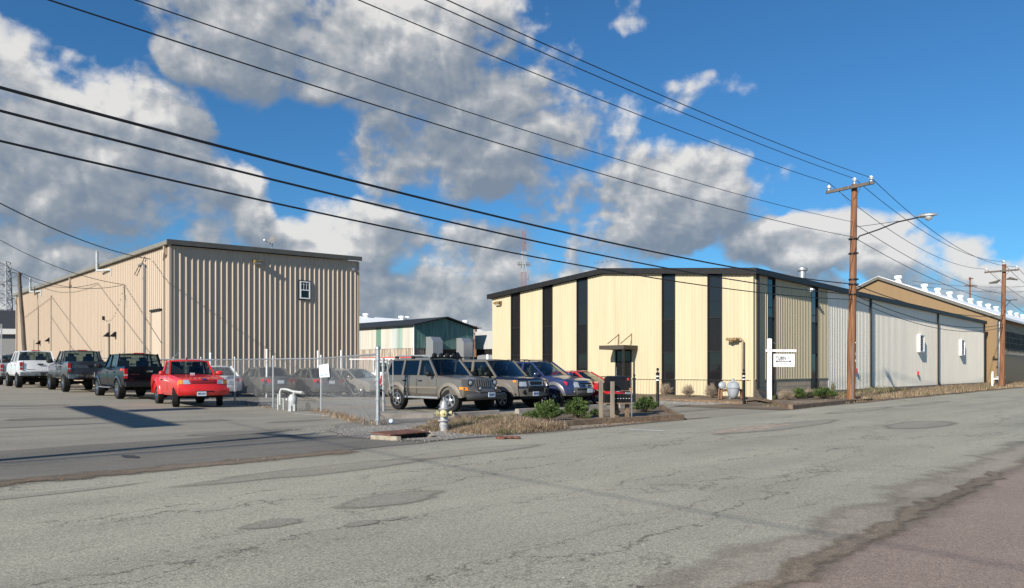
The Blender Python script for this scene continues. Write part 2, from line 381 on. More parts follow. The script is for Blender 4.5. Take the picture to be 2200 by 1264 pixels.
def strip(name, mat, s0, s1, tlo, thi, dz, ds=0.5, nt=3, jl=0.0, jh=0.0, fr=1.0, seed=0, rows=None, fd=None):
    """a sheet between t = tlo(s) and thi(s), edges wandering by jl / jh metres"""
    from mathutils import noise as mn
    f0 = tlo if callable(tlo) else (lambda s: tlo); f1 = thi if callable(thi) else (lambda s: thi)
    k = max(2, int((s1 - s0) / ds)); m = MB(); vs = []; rows = rows or [j / nt for j in range(nt + 1)]; nt = len(rows) - 1; fd = fd or [1 - abs(2 * r - 1) for r in rows]
    for i in range(k + 1):
        s = s0 + (s1 - s0) * i / k
        a = f0(s) + jl * (mn.noise((s * fr, seed, 0.3)) + 0.5 * mn.noise((s * fr * 3.1, seed, 7.3)))
        b = f1(s) + jh * (mn.noise((s * fr, seed, 9.1)) + 0.5 * mn.noise((s * fr * 3.1, seed, 5.3)))
        for j in range(nt + 1):
            p = st(s, a + (b - a) * rows[j]); vs.append((p.x, p.y, gz(p.x, p.y) + dz))
    fs = [(i * (nt + 1) + j, (i + 1) * (nt + 1) + j, (i + 1) * (nt + 1) + j + 1, i * (nt + 1) + j + 1) for i in range(k) for j in range(nt)]
    m.add(vs, fs); m.fade = [fd[j] for i in range(k + 1) for j in range(nt + 1)]
    return m.build(name, mat, smooth=30, fixn=False)
def blob(name, mat, px, py, rx, ry, dz, seed=0):
    """flat irregular patch whose middle shows at a place; radii in metres along and across the road"""
    from mathutils import noise as mn
    c = ground(px, py); m = MB(); vs = [(c.x, c.y, c.z + dz)]; K = 40
    for h in (.6, 1.12):
      for k in range(K):
        a = 2 * math.pi * k / K; j = 1 + 0.28 * mn.noise((math.cos(a) * 1.6, math.sin(a) * 1.6, seed * 3.7)) + .08 * mn.noise((math.cos(a) * 6, math.sin(a) * 6, seed))
        p = Vector((c.x, c.y, 0)) + (E1 * math.cos(a) * rx + E2 * math.sin(a) * ry) * j * h
        vs.append((p.x, p.y, gz(p.x, p.y) + dz))
    m.add(vs, [(0, 1 + k, 1 + (k + 1) % K) for k in range(K)] + [(1 + k, 1 + K + k, 1 + K + (k + 1) % K, 1 + (k + 1) % K) for k in range(K)])
    m.fade = [1.0] * (K + 1) + [0.0] * K; return m.build(name, mat, fixn=False)
def poly(name, mat, pts, dz, jit=0.0, sub=6, seed=1):
    """flat sheet from (s,t) corners with wandering edges"""
    rnd = random.Random(seed); vs = []
    for i, p in enumerate(pts):
        q = pts[(i + 1) % len(pts)]
        for k in range(sub):
            f = k / sub; s = p[0] + (q[0] - p[0]) * f; t = p[1] + (q[1] - p[1]) * f
            if k: s += rnd.uniform(-jit, jit); t += rnd.uniform(-jit, jit)
            w = st(s, t); vs.append((w.x, w.y, gz(w.x, w.y) + dz))
    n = len(vs); c = sum((Vector(v) for v in vs), Vector()) / n; kk = .86 if dz < .05 else .97
    inn = [tuple(c + (Vector(v) - c) * kk) for v in vs]
    m = MB(); m.add(vs + inn, [(i, (i + 1) % n, n + (i + 1) % n, n + i) for i in range(n)] + [tuple(range(n, 2 * n))]); m.fade = ([0.0] if dz < 0.05 else [1.0]) * n + [1.0] * n
    return m.build(name, mat, fixn=False)

struct(strip('road', 'road_asphalt', -60, 900, 1.6, 10.25, 0.004, ds=1.0, nt=9, jh=0.12, fr=0.7))
struct(strip('road_shoulder', 'shoulder_asphalt', -60, 300, -60, 2.1, 0.012, ds=0.25, rows=[0, .25, .5, .7, .8, .9, .95, .991, 1], fd=[1] * 8 + [0], jh=0.16, fr=0.6, seed=4))
struct(strip('driveway_apron', 'dark_asphalt', -40, 9.0, lambda s: 10.45 + max(0, (s - 6) * 0.0), lambda s: 14.6 + 0.03 * s - max(0, (s - 7.6)) * 1.4, 0.008, ds=0.25, rows=[0, .06, .35, .65, .94, 1], fd=[0, 1, 1, 1, 1, 0], jl=0.12, jh=0.10, seed=9))
struct(strip('driveway_seam', 'seam_dirt', -40, 7.2, 10.0, lambda s: 10.85 - 0.008 * abs(s), 0.014, ds=0.1, nt=2, jl=0.10, jh=0.16, fr=1.7, seed=2))
struct(strip('shoulder_seam', 'seam_dirt', -2, 11.5, 1.80, lambda s: 2.14 - 0.01 * abs(s - 5), 0.018, ds=0.06, nt=2, jl=0.14, jh=0.17, fr=1.6, seed=8))
struct(strip('shoulder_sand', 'sand_dirt', -6, 60, 1.6, 2.7, 0.008, ds=0.1, nt=2, jl=0.1, jh=0.3, fr=0.9, seed=12))
# repaired patches and stains on the road
for i, (px, py, rx, ry) in enumerate([(590, 1126, .30, .17), (775, 1127, .20, .10), (850, 1116, .14, .06), (95, 1062, 1.0, .14), (700, 1010, 1.9, .35),
                                      (1010, 972, 1.8, .34), (1330, 912, 2.6, .28), (1700, 915, 3.2, .45), (1975, 913, 1.8, .7), (1850, 882, 3.2, .35), (1990, 868, 3.5, .3), (840, 1075, .7, .32)]):
    struct(blob('road_patch', 'patch_asphalt', px, py, rx, ry, 0.0085 + 0.0001 * i, i))
for i, (px, py, rx, ry) in enumerate([(430, 905, .8, .5), (120, 900, 1.1, .5), (520, 930, 1.3, .5), (640, 905, .9, .3), (300, 960, 1.6, .3), (880, 876, .7, .4), (60, 872, 1.4, .6)]):
    struct(blob('lot_stain', 'stain_asphalt', px, py, rx, ry, 0.0065 + 0.0001 * i, i + 40))
pm('fresh_tar', (0.03, 0.03, 0.03), 0.7)
struct(blob('pothole', 'fresh_tar', 280, 983, .09, .22, 0.013, 4))
pm('white_marking', (0.55, 0.55, 0.53), 0.7, var=0.25, scale=9, col2=(0.62, 0.62, 0.6))
pm('orange_marking', (0.33, 0.265, 0.20), 0.85, var=0.3, scale=5)
struct(blob('road_marking', 'orange_marking', 1620, 921, 1.6, .25, 0.0105, 14))
for a, b in (((1350, 924), (1428, 927)),):
    p = ground(*a); q = ground(*b); m = MB(); d = (q - p).normalized(); nn = Vector((-d.y, d.x, 0)) * .09
    m.add([p - nn + Vector((0, 0, .011)), q - nn + Vector((0, 0, .011)), q + nn + Vector((0, 0, .011)), p + nn + Vector((0, 0, .011))], [(0, 1, 2, 3)])
    struct(m.build('road_marking', 'white_marking', fixn=False))
# gravel and dirt verges
struct(poly('gravel_verge', 'gravel_base', [(8.9, 10.5), (13.4, 10.45), (14.4, 12.6), (15.4, 15.6), (12.2, 16.4), (10.3, 15.8), (9.0, 14.2), (8.4, 12.4)], 0.020, 0.10, 8, 3))
struct(poly('verge_dirt', 'dirt', [(11.0, 11.2), (13.0, 10.7), (13.6, 11.6), (15.0, 13.9), (14.2, 14.9), (12.4, 14.6), (11.2, 13.4)], 0.026, 0.12, 8, 23))
struct(poly('planting_bed', 'dirt', [(13.35, 11.5), (17.85, 10.6), (23.1, 14.4), (15.2, 14.2)], 0.085, 0.03, 6, 5))
m = MB(); vs = []; tt = [14.15, 14.35, 14.8] + [15.5 + .75 * k for k in range(22)]; ss = [(27.7, .012, 0), (28.1, .03, 1), (28.7, .15, 1), (29.4, .20, 1), (31.40, .20, 1)]; fd_ = []
for k, t in enumerate(tt):
    for s, z, f_ in ss:
        p = st(s + (.18 * math.sin(t * 1.3) + .1 * math.sin(t * 3.1) if s < 29 else 0), t); vs.append((p.x, p.y, z * min(1, (k + .4) / 1.6) + (.02 * math.sin(t * 5 + s * 3) if s > 28 else 0))); fd_.append(f_)
m.add(vs, [(k * 5 + i, k * 5 + i + 1, (k + 1) * 5 + i + 1, (k + 1) * 5 + i) for k in range(len(tt) - 1) for i in range(4)]); m.fade = fd_; struct(m.build('front_bed', 'dirt', smooth=40, fixn=False))
struct(poly('corner_bed', 'dirt', [(26.3, 10.9), (36, 10.9), (36, 14.58), (31.4, 14.58), (30.2, 13.9)], 0.09, 0.02, 6, 7))
struct(strip('dirt_verge', 'dirt', 24.6, 130, lambda s: 10.35 + 0.1 * math.sin(s * .7), 14.7, 0.014, ds=0.4, rows=[0, .1, .4, .7, 1], fd=[0, 1, 1, 1, 1], jl=0.14, fr=0.8, seed=21))
struct(strip('sandy_edge', 'sand_dirt', 11.8, 19.5, 10.25, lambda s: 11.5 - max(0, s - 13.2) * .12, 0.016, ds=0.15, nt=2, jl=0.08, fr=1.3, seed=33))
struct(poly('gravel_patch', 'gravel_base', [(26.0, 14.4), (28.4, 13.3), (30.0, 13.9), (29.0, 16), (28.3, 22), (27.1, 22), (26.9, 17)], 0.010, 0.15, 8, 9))
# parking bay lines
def line_sheet(a, b, w, dz=0.006):
    d = (b - a).normalized(); nn = Vector((-d.y, d.x, 0)) * w / 2; m = MB(); o = Vector((0, 0, dz))
    m.add([a - nn + o, b - nn + o, b + nn + o, a + nn + o], [(0, 1, 2, 3)]); return m.build('parking_line', 'white_marking', fixn=False)
for k in range(6):
    s = 12.3 + 2.75 * k; struct(line_sheet(st(s, 15.6), st(s, 21.0), 0.10))
pm('tan_marking', (0.30, 0.235, 0.16), 0.85, var=0.15)
for q_ in ([(15, 22.4), (29, 22.8), (29, 24.0), (15, 23.8)], [(16.5, 29.3), (29, 29.4), (29, 30.3), (16.5, 30.4)]): struct(poly('faded_lane', 'tan_marking', q_, 0.006, 0.08, 8, 11))

# ------------------------------------------------------------------ building helpers
def corr(mb, org, d, nrm, length, zb, zt, pitch, depth, rib=0.30, flat=0.12):
    """corrugated sheet: org + a*d, ribs standing out along nrm; zt(a) gives the top"""
    d = Vector(d); nrm = Vector(nrm); org = Vector(org); xs = []; a = 0.0
    while a < length - 1e-6:
        for f, h in ((0, 0), (0.5 - rib / 2, 0), (0.5 - flat / 2, 1), (0.5 + flat / 2, 1), (0.5 + rib / 2, 0)):
            x = a + f * pitch
            if x <= length: xs.append((x, h * depth))
        a += pitch
    if xs[-1][0] < length: xs.append((length, 0))
    vs = []
    for x, h in xs:
        p = org + d * x + nrm * h
        vs.append((p.x, p.y, zb)); vs.append((p.x, p.y, zt(x)))
    return mb.add(vs, [(2 * i, 2 * i + 2, 2 * i + 3, 2 * i + 1) for i in range(len(xs) - 1)])

def wall_mat(name, col, streak=0.10, rough=0.5):
    """painted sheet metal, faint vertical weather streaks"""
    m, t, b = nodes_of(name); L = t.links.new; N = t.nodes.new
    tc = N('ShaderNodeTexCoord'); mp = N('ShaderNodeMapping'); mp.inputs['Scale'].default_value = (3, 3, 0.18); L(tc.outputs['Object'], mp.inputs[0])
    n = N('ShaderNodeTexNoise'); n.inputs['Scale'].default_value = 1.0; n.inputs['Detail'].default_value = 7; n.inputs['Roughness'].default_value = .65; L(mp.outputs[0], n.inputs['Vector'])
    r = N('ShaderNodeValToRGB'); L(n.outputs['Fac'], r.inputs[0]); e = r.color_ramp.elements
    e[0].position = .32; e[0].color = (*[c * (1 - streak) for c in col], 1); e[1].position = .68; e[1].color = (*[min(1, c * (1 + streak * .4)) for c in col], 1)
    L(r.outputs[0], b.inputs['Base Color']); b.inputs['Roughness'].default_value = rough; b.inputs['Specular IOR Level'].default_value = 0.3
    return m
wall_mat('cream_metal', (0.50, 0.43, 0.285), 0.11)
wall_mat('grey_metal', (0.84, 0.775, 0.655), 0.10)
wall_mat('tan_metal', (0.475, 0.385, 0.295), 0.08)
wall_mat('brown_metal', (0.215, 0.14, 0.068), 0.08)
pm('dark_trim', (0.013, 0.0125, 0.0125), 0.5, var=0.2, spec=.3)
pm('gutter_brown', (0.10, 0.093, 0.078), 0.45, var=0.1)
pm('canopy_brown', (0.05, 0.038, 0.028), 0.6); pm('white_roof', (0.82, 0.83, 0.83), 0.5, var=0.04)
pm('concrete', (0.235, 0.21, 0.18), 0.9, var=0.18, scale=4, bump=0.5)
pm('timber', (0.175, 0.118, 0.075), 0.85, var=0.3, scale=8, stretch=(1, 1, 1), bump=0.6, bscale=25)
pm('old_timber', (0.21, 0.175, 0.135), 0.85, var=0.25, scale=14, stretch=(1, 1, .12), bump=0.6, bscale=25)
pm('pole_wood', (0.155, 0.062, 0.026), 0.8, var=0.40, scale=24, stretch=(1, 1, 0.04), bump=0.8, bscale=18, col2=(0.25, 0.112, 0.05))
pm('grey_wood', (0.10, 0.085, 0.07), 0.85, var=0.3, scale=10, stretch=(1, 1, .1))
pm('lamp_bronze', (0.22, 0.145, 0.065), 0.5, var=0.2)
pm('spandrel', (0.009, 0.009, 0.0095), 0.35, var=0.15, spec=.3)
m_, t_, b_ = nodes_of('building_glass'); b_.inputs['Base Color'].default_value = (0.012, 0.012, 0.013, 1); b_.inputs['Roughness'].default_value = 0.04
nn_ = t_.nodes.new('ShaderNodeTexNoise'); nn_.inputs['Scale'].default_value = 0.9; bp_ = t_.nodes.new('ShaderNodeBump'); bp_.inputs['Strength'].default_value = 0.06; bp_.inputs['Distance'].default_value = .05
t_.links.new(nn_.outputs['Fac'], bp_.inputs['Height']); t_.links.new(bp_.outputs[0], b_.inputs['Normal'])
def block_mat():
    m, t, b = nodes_of('split_block'); L = t.links.new; N = t.nodes.new
    tc = N('ShaderNodeTexCoord'); mp = N('ShaderNodeMapping'); mp.inputs['Rotation'].default_value = (R(90), 0, 0); L(tc.outputs['Object'], mp.inputs[0])
    br = N('ShaderNodeTexBrick'); br.inputs['Scale'].default_value = 1; br.inputs['Brick Width'].default_value = .4; br.inputs['Row Height'].default_value = .2; br.inputs['Mortar Size'].default_value = .008
    br.inputs['Color1'].default_value = (0.60, 0.455, 0.31, 1); br.inputs['Color2'].default_value = (0.50, 0.385, 0.265, 1); br.inputs['Mortar'].default_value = (0.2, 0.17, 0.13, 1); L(mp.outputs[0], br.inputs['Vector'])
    n = N('ShaderNodeTexNoise'); n.inputs['Scale'].default_value = 22; n.inputs['Detail'].default_value = 5; L(tc.outputs['Object'], n.inputs['Vector'])
    L(br.outputs['Color'], b.inputs['Base Color']); b.inputs['Roughness'].default_value = .9
    bp = N('ShaderNodeBump'); bp.inputs['Strength'].default_value = 1; bp.inputs['Distance'].default_value = .012; L(n.outputs['Fac'], bp.inputs['Height']); L(bp.outputs[0], b.inputs['Normal'])
block_mat()

# ------------------------------------------------------------------ cream building (local x = along the road, y = away from it)
S0, T0 = 31.4, 14.6
YB = thing('office_warehouse', 'cream and grey corrugated warehouse office with tall dark window strips and black roof edge', 'building', st(S0, T0), ANG)
def fa(px):   # position along the front wall of a column of the photo
    r = (px - CX) / F; c = st(S0, T0); return (c.x - c.y * r) / (E2.y * r - E2.x)
def sa(px):   # along the street wall
    r = (px - CX) / F; c = st(S0, T0); return (c.y * r - c.x) / (E1.x - E1.y * r)
FW = 16.4; LW = 47.6; EAVE = 5.66; RIDGE = 6.42
def gtop(y): return EAVE + (RIDGE - EAVE) * (1 - abs(y - FW / 2) / (FW / 2))
strips = [(fa(b), fa(a)) for a, b in ((1098, 1117.7), (1166, 1187.5), (1239, 1262.8), (1422, 1450.7), (1520, 1551.6))]
strips.sort(); ZW = 0.97
door = (fa(1357), fa(1322))
mb = MB(); segs = []; y = 0.12
for a, b in strips: segs.append((y, a)); y = b
segs.append((y, FW))
for a, b in segs:
    parts = [(a, b, ZW)]
    if a < door[0] < b: parts = [(a, door[0], ZW), (door[0], door[1], 2.42), (door[1], b, ZW)]
    for p, q, zb in parts: corr(mb, (0, p, 0), (0, 1, 0), (-1, 0, 0), q - p, zb, lambda x, p=p: gtop(p + x), 0.18, 0.022, 0.5, 0.2)
    # lower band, deeper ribs, set back
    for p, q, zb in parts:
        if zb == ZW: corr(mb, (0.05, p, 0), (0, 1, 0), (-1, 0, 0), q - p, -0.02, lambda x: ZW, 0.17, 0.045, 0.6, 0.2)
    if not (a < door[0] < b): mb.bb(-0.035, 0.05, a, b, ZW - 0.03, ZW + 0.012)
    else:
        mb.bb(-0.035, 0.05, a, door[0], ZW - 0.03, ZW + 0.012); mb.bb(-0.035, 0.05, door[1], b, ZW - 0.03, ZW + 0.012)
mb.bb(-0.04, 0.10, 0.0, 0.12, 0, EAVE + 0.02)       # corner trim
wall_front = mb.build('wall', 'cream_metal', YB, fixn=False)
wins_side = [(sa(1648), sa(1665)), (sa(1742), sa(1757))]; TANX = sa(1778)
mb = MB(); segs = []; x = 0.10
for a, b in wins_side: segs.append((x, a)); x = b
segs.append((x, TANX))
for a, b in segs: corr(mb, (a, 0, 0), (1, 0, 0), (0, -1, 0), b - a, 0.97, lambda x: EAVE + 0.05, 0.20, 0.030, 0.42, 0.12); mb.bb(a, b, -0.03, 0.06, 0.94, 0.975)
mb.build('wall', 'cream_metal', YB, fixn=False)
mb = MB()
for a, b in segs: mb.bb(a + .02, b - .02, 0.0, 0.2, 0.0, 0.94)
mb.build('block_base', 'split_block', YB)
mb = MB(); corr(mb, (TANX, 0, 0), (1, 0, 0), (0, -1, 0), LW - TANX, 0.30, lambda x: EAVE + 0.05, 0.25, 0.016, 0.34, 0.14)
mb.build('wall', 'grey_metal', YB, fixn=False)
mb = MB(); mb.bb(TANX, LW, -0.02, 0.3, -0.1, 0.30); mb.build('foundation', 'concrete', YB)
mb = MB(); mb.bb(0.12, LW - .02, FW - 0.03, FW - 0.01, 0, EAVE); mb.bb(LW - 0.03, LW, 0.01, FW, 0, EAVE)
mb.add([(LW, 0, EAVE), (LW, FW / 2, RIDGE), (LW, FW, EAVE)], [(0, 1, 2)])
mb.build('wall', 'grey_metal', YB, fixn=False)
OV = 0.20
mb = MB()
for side in (0, 1):
    y0 = -OV if side == 0 else FW + OV; ym = FW / 2; z0 = EAVE + 0.26 - OV * .09
    mb.add([(-OV, y0, z0), (LW + OV, y0, z0), (LW + OV, ym, RIDGE + .26), (-OV, ym, RIDGE + .26)], [(0, 1, 2, 3)])
mb.build('roof', 'dark_trim', YB, fixn=False)
mb = MB()   # fascia and rake boards
zE = EAVE + .26 - OV * .09
mb.bb(-OV, LW + OV, -OV - .03, -OV, EAVE + .0, zE + .01); mb.bb(-OV, LW + OV, FW + OV, FW + OV + .03, EAVE, zE + .01)
mb.bb(-OV, LW + OV, -OV + .002, -.002, EAVE + .005, EAVE + .02)
for x in (-OV - .03, LW + OV):
    for ya, yb in ((-OV - .03, FW / 2), (FW + OV + .03, FW / 2)):
        mb.prism([(x, ya, zE - .27), (x, yb, RIDGE + .0), (x, yb, RIDGE + .27), (x, ya, zE + .01)], (.03, 0, 0))
mb.build('fascia', 'dark_trim', YB)
mb = MB(); mb.box((-OV / 2 + .005, FW * .25, (EAVE + RIDGE) / 2), (0.01, 0.01, 0.01)); 
def dspout(x, y=-0.11):
    m = MB(); m.bb(x - .05, x + .05, y, y + .10, 0.42, EAVE - .02); m.beam((x, y + .05, .47), (x + .12, y - .12, .22), .1, .1); return m.build('downspout', 'dark_trim', YB)
for x in (sa(1868), sa(2013), LW - .1): dspout(x, -0.14)
m = MB(); m.bb(0.20, 0.32, -0.13, -.045, 0.5, EAVE); m.beam((0.26, -.1, .52), (0.40, -.42, .3), .1, .1); m.build('downspout', 'dark_trim', YB)
def strip_window(org, d, nrm, w, zt, zm1, zm2, zl, zbot=0.0):
    d = Vector(d); nrm = Vector(nrm); o = Vector(org)
    def slab(m, a0, a1, z0, z1, dep, th=.03):
        ps = [o + d * a0 - nrm * dep, o + d * a1 - nrm * dep]
        m.prism([(ps[0].x, ps[0].y, z0), (ps[1].x, ps[1].y, z0), (ps[1].x, ps[1].y, z1), (ps[0].x, ps[0].y, z1)], -nrm * th)
    fr = MB(); t = .055
    slab(fr, 0, t, zbot, zt, -.03, .14); slab(fr, w - t, w, zbot, zt, -.03, .14)
    for z in (zt - .05, zm1, zm2, zl): slab(fr, t, w - t, z - .025, z + .025, 0.0, .08)
    f = fr.build('window', 'dark_trim', YB)
    for z0_, z1_ in ((zm1 + .025, zt - .075), (zl + .025, zm2 - .025)): g = MB(); slab(g, t, w - t, z0_, z1_, .04, .02); g.build('pane', 'building_glass', f)
    for z0_, z1_ in ((zm2 + .025, zm1 - .025), (zbot, zl - .025)): g = MB(); slab(g, t, w - t, z0_, z1_, .035, .02); g.build('spandrel_panel', 'spandrel', f)
for a, b in strips: strip_window((0, a, 0), (0, 1, 0), (-1, 0, 0), b - a, min(gtop(a), gtop(b)) + .02, 3.83, 2.25, .92)
for a, b in wins_side: strip_window((a, 0, 0), (1, 0, 0), (0, -1, 0), b - a, EAVE + .02, 3.83, 2.25, .92)
# entrance door under a flat canopy
dw = door[1] - door[0]
m = MB(); m.bb(-.02, .06, door[0], door[0] + .07, 0, 2.42); m.bb(-.02, .06, door[1] - .07, door[1], 0, 2.42); m.bb(-.02, .06, door[0] + .07, door[1] - .07, 2.35, 2.42); m.bb(.0, .05, door[0] + .07, door[1] - .07, 0, .25); m.bb(.0, .05, door[0] + .07, door[1] - .07, 1.0, 1.08)
D1 = m.build('door', 'dark_trim', YB)
m = MB(); m.bb(.03, .045, door[0] + .07, door[1] - .07, .25, 1.0); m.bb(.03, .045, door[0] + .07, door[1] - .07, 1.08, 2.35); m.build('pane', 'building_glass', D1)
m = MB(); m.tube([(-.03, door[1] - .14, .95), (-.09, door[1] - .14, 1.0), (-.09, door[1] - .14, 1.5), (-.03, door[1] - .14, 1.55)], .018); m.build('handle', 'chrome', D1)
c0, c1 = fa(1370.5), fa(1336)
m = MB(); m.bb(-1.25, .0, c0 - .0, fa(1318) + .0, 2.42, 2.62); m.build('canopy', 'canopy_brown', YB)
m = MB()
for yy in (c0 + .35, fa(1318) - .35): m.beam((-.05, yy, 3.2), (-1.0, yy, 2.71), .035); m.beam((-.03, yy, 2.7), (-.03, yy, 3.25), .035)
m.build('canopy_bracket', 'lamp_bronze', YB)
m = MB(); m.bb(-1.22, -1.12, c0 + .02, c0 + .12, 0, 2.42); m.build('canopy_post', 'dark_trim', YB)
def wall_lamp(org, nrm, parent, mat='lamp_bronze', w=.42):
    M = Matrix.Rotation(math.atan2(nrm[1], nrm[0]), 3, 'Z'); o = Vector(org); m = MB()
    pr = [(0, -w / 2, .0), (.28, -w / 2, .06), (.30, -w / 2, .16), (.0, -w / 2, .24)]
    m.prism([o + M @ Vector(p) for p in pr], M @ Vector((0, w, 0)))
    f = m.build('wall_lamp', mat, parent); g = MB(); g.prism([o + M @ Vector(p) for p in ((.03, -w * .42, -.04), (.26, -w * .42, .03), (.26, -w * .42, .055), (.03, -w * .42, -.005))], M @ Vector((0, w * .84, 0))); g.build('lens', 'clear_lens', f)
wall_lamp((-.02, fa(1073), EAVE - .42), (-1, 0), YB)
wall_lamp((sa(1735), -.02, EAVE - .32), (0, -1), YB, 'white_paint', .22)
# louvred vents on the street wall
for px, yt, yb in ((1975, 720, 757), (2064, 731, 764)):
    a = sa(px); c = st(S0 + a, T0); z1 = EYE + (HY - yt) / F * c.y; z0 = EYE + (HY - yb) / F * c.y
    m = MB(); w = .55
    m.bb(a - w, a - w + .07, -.2, 0, z0, z1); m.bb(a + w - .07, a + w, -.2, 0, z0, z1); m.bb(a - w + .07, a + w - .07, -.2, 0, z0, z0 + .06); m.bb(a - w + .07, a + w - .07, -.2, 0, z1 - .06, z1)
    v = m.build('louvre_vent', 'white_paint', YB); m = MB()
    for k in range(9):
        z = z0 + .1 + (z1 - z0 - .2) * k / 8; m.beam((a - w + .07, -.12, z), (a + w - .07, -.12, z), .11, .02)
    m.build('louvre_blade', 'white_paint', v)
    m = MB(); m.bb(a - w + .07, a + w - .07, -.055, -.04, z0 + .06, z1 - .06); m.build('louvre_back', 'dark_trim', v)
pm('red_box', (0.45, 0.03, 0.02), 0.5)
for px, py in ((1836, 797), (1970, 802)):
    a = sa(px); c = st(S0 + a, T0); z = EYE + (HY - py) / F * c.y; m = MB(); m.bb(a - .07, a + .07, -.12, -.02, z - .14, z + .14); m.build('alarm_box', 'red_box', YB)
# roof stack and antenna
p = at(1724, 38.5); q = to_st(p.x, p.y); lx, ly = q[0] - S0, q[1] - T0
zt = EYE + (HY - 574) / F * p.y
m = MB(); m.lathe([(.17, EAVE), (.17, zt - .18)], (lx, ly, 0), 14); m.lathe([(.25, zt - .2), (.27, zt - .12), (.25, zt - .06), (.05, zt)], (lx, ly, 0), 14); m.build('roof_flue', 'galvanised', YB, smooth=35)
m = MB(); m.tube([(.1, FW / 2, RIDGE + .25), (.1, FW / 2, RIDGE + .95)], .02); 
for k in range(5): m.beam((.1 - .35 + .02 * k, FW / 2 - .55 + .28 * k, RIDGE + .62), (.1 + .35 - .02 * k, FW / 2 - .5 + .28 * k, RIDGE + .66), .014)
m.beam((.1, FW / 2 - .6, RIDGE + .62), (.1, FW / 2 + .6, RIDGE + .66), .016); m.build('antenna', 'galvanised', YB)
# conduit lamp near the corner and entrance railing
p = st(S0, T0 + fa(1601))
LP = thing('conduit_lamp', 'bronze lamp on a thin tan conduit standing by the cream wall corner', 'lamp', st(S0 - .25, T0 + fa(1601)), ANG)
m = MB(); m.tube([(0, 0, 0), (0, 0, 2.72), (0, .1, 2.80), (0, .25, 2.80)], .045, 8); m.build('pole', 'lamp_bronze', LP, smooth=40)
m = MB(); m.box((0, .50, 2.78), (.26, .5, .12)); m.lathe([(.1, -.1), (.13, 0), (.11, .02)], (0, .55, 2.75), 10); m.build('lamp_head', 'lamp_bronze', LP)
def railing(name, label, a, b, h, pst, mat, n_b):
    a = Vector(a); b = Vector(b); o = thing(name, label, 'railing', a); d = b - a
    m = MB(); m.beam((0, 0, h), d + Vector((0, 0, h)), .045); m.beam((0, 0, .12), d + Vector((0, 0, .12)), .035); m.build('rail', mat, o)
    for k in range(pst + 1): q = d * (k / pst); MB().beam(q, q + Vector((0, 0, h)), .05).build('post', mat, o)
    m = MB()
    for k in range(1, n_b): q = d * (k / n_b); m.beam(q + Vector((0, 0, .12)), q + Vector((0, 0, h)), .018)
    m.build('balusters', mat, o)
railing('railing', 'black metal railing in front of the cream wall left of the entrance', st(S0 - .9, T0 + fa(1285)), st(S0 - .9, T0 + fa(1326)), 1.05, 2, 'black_paint', 16)

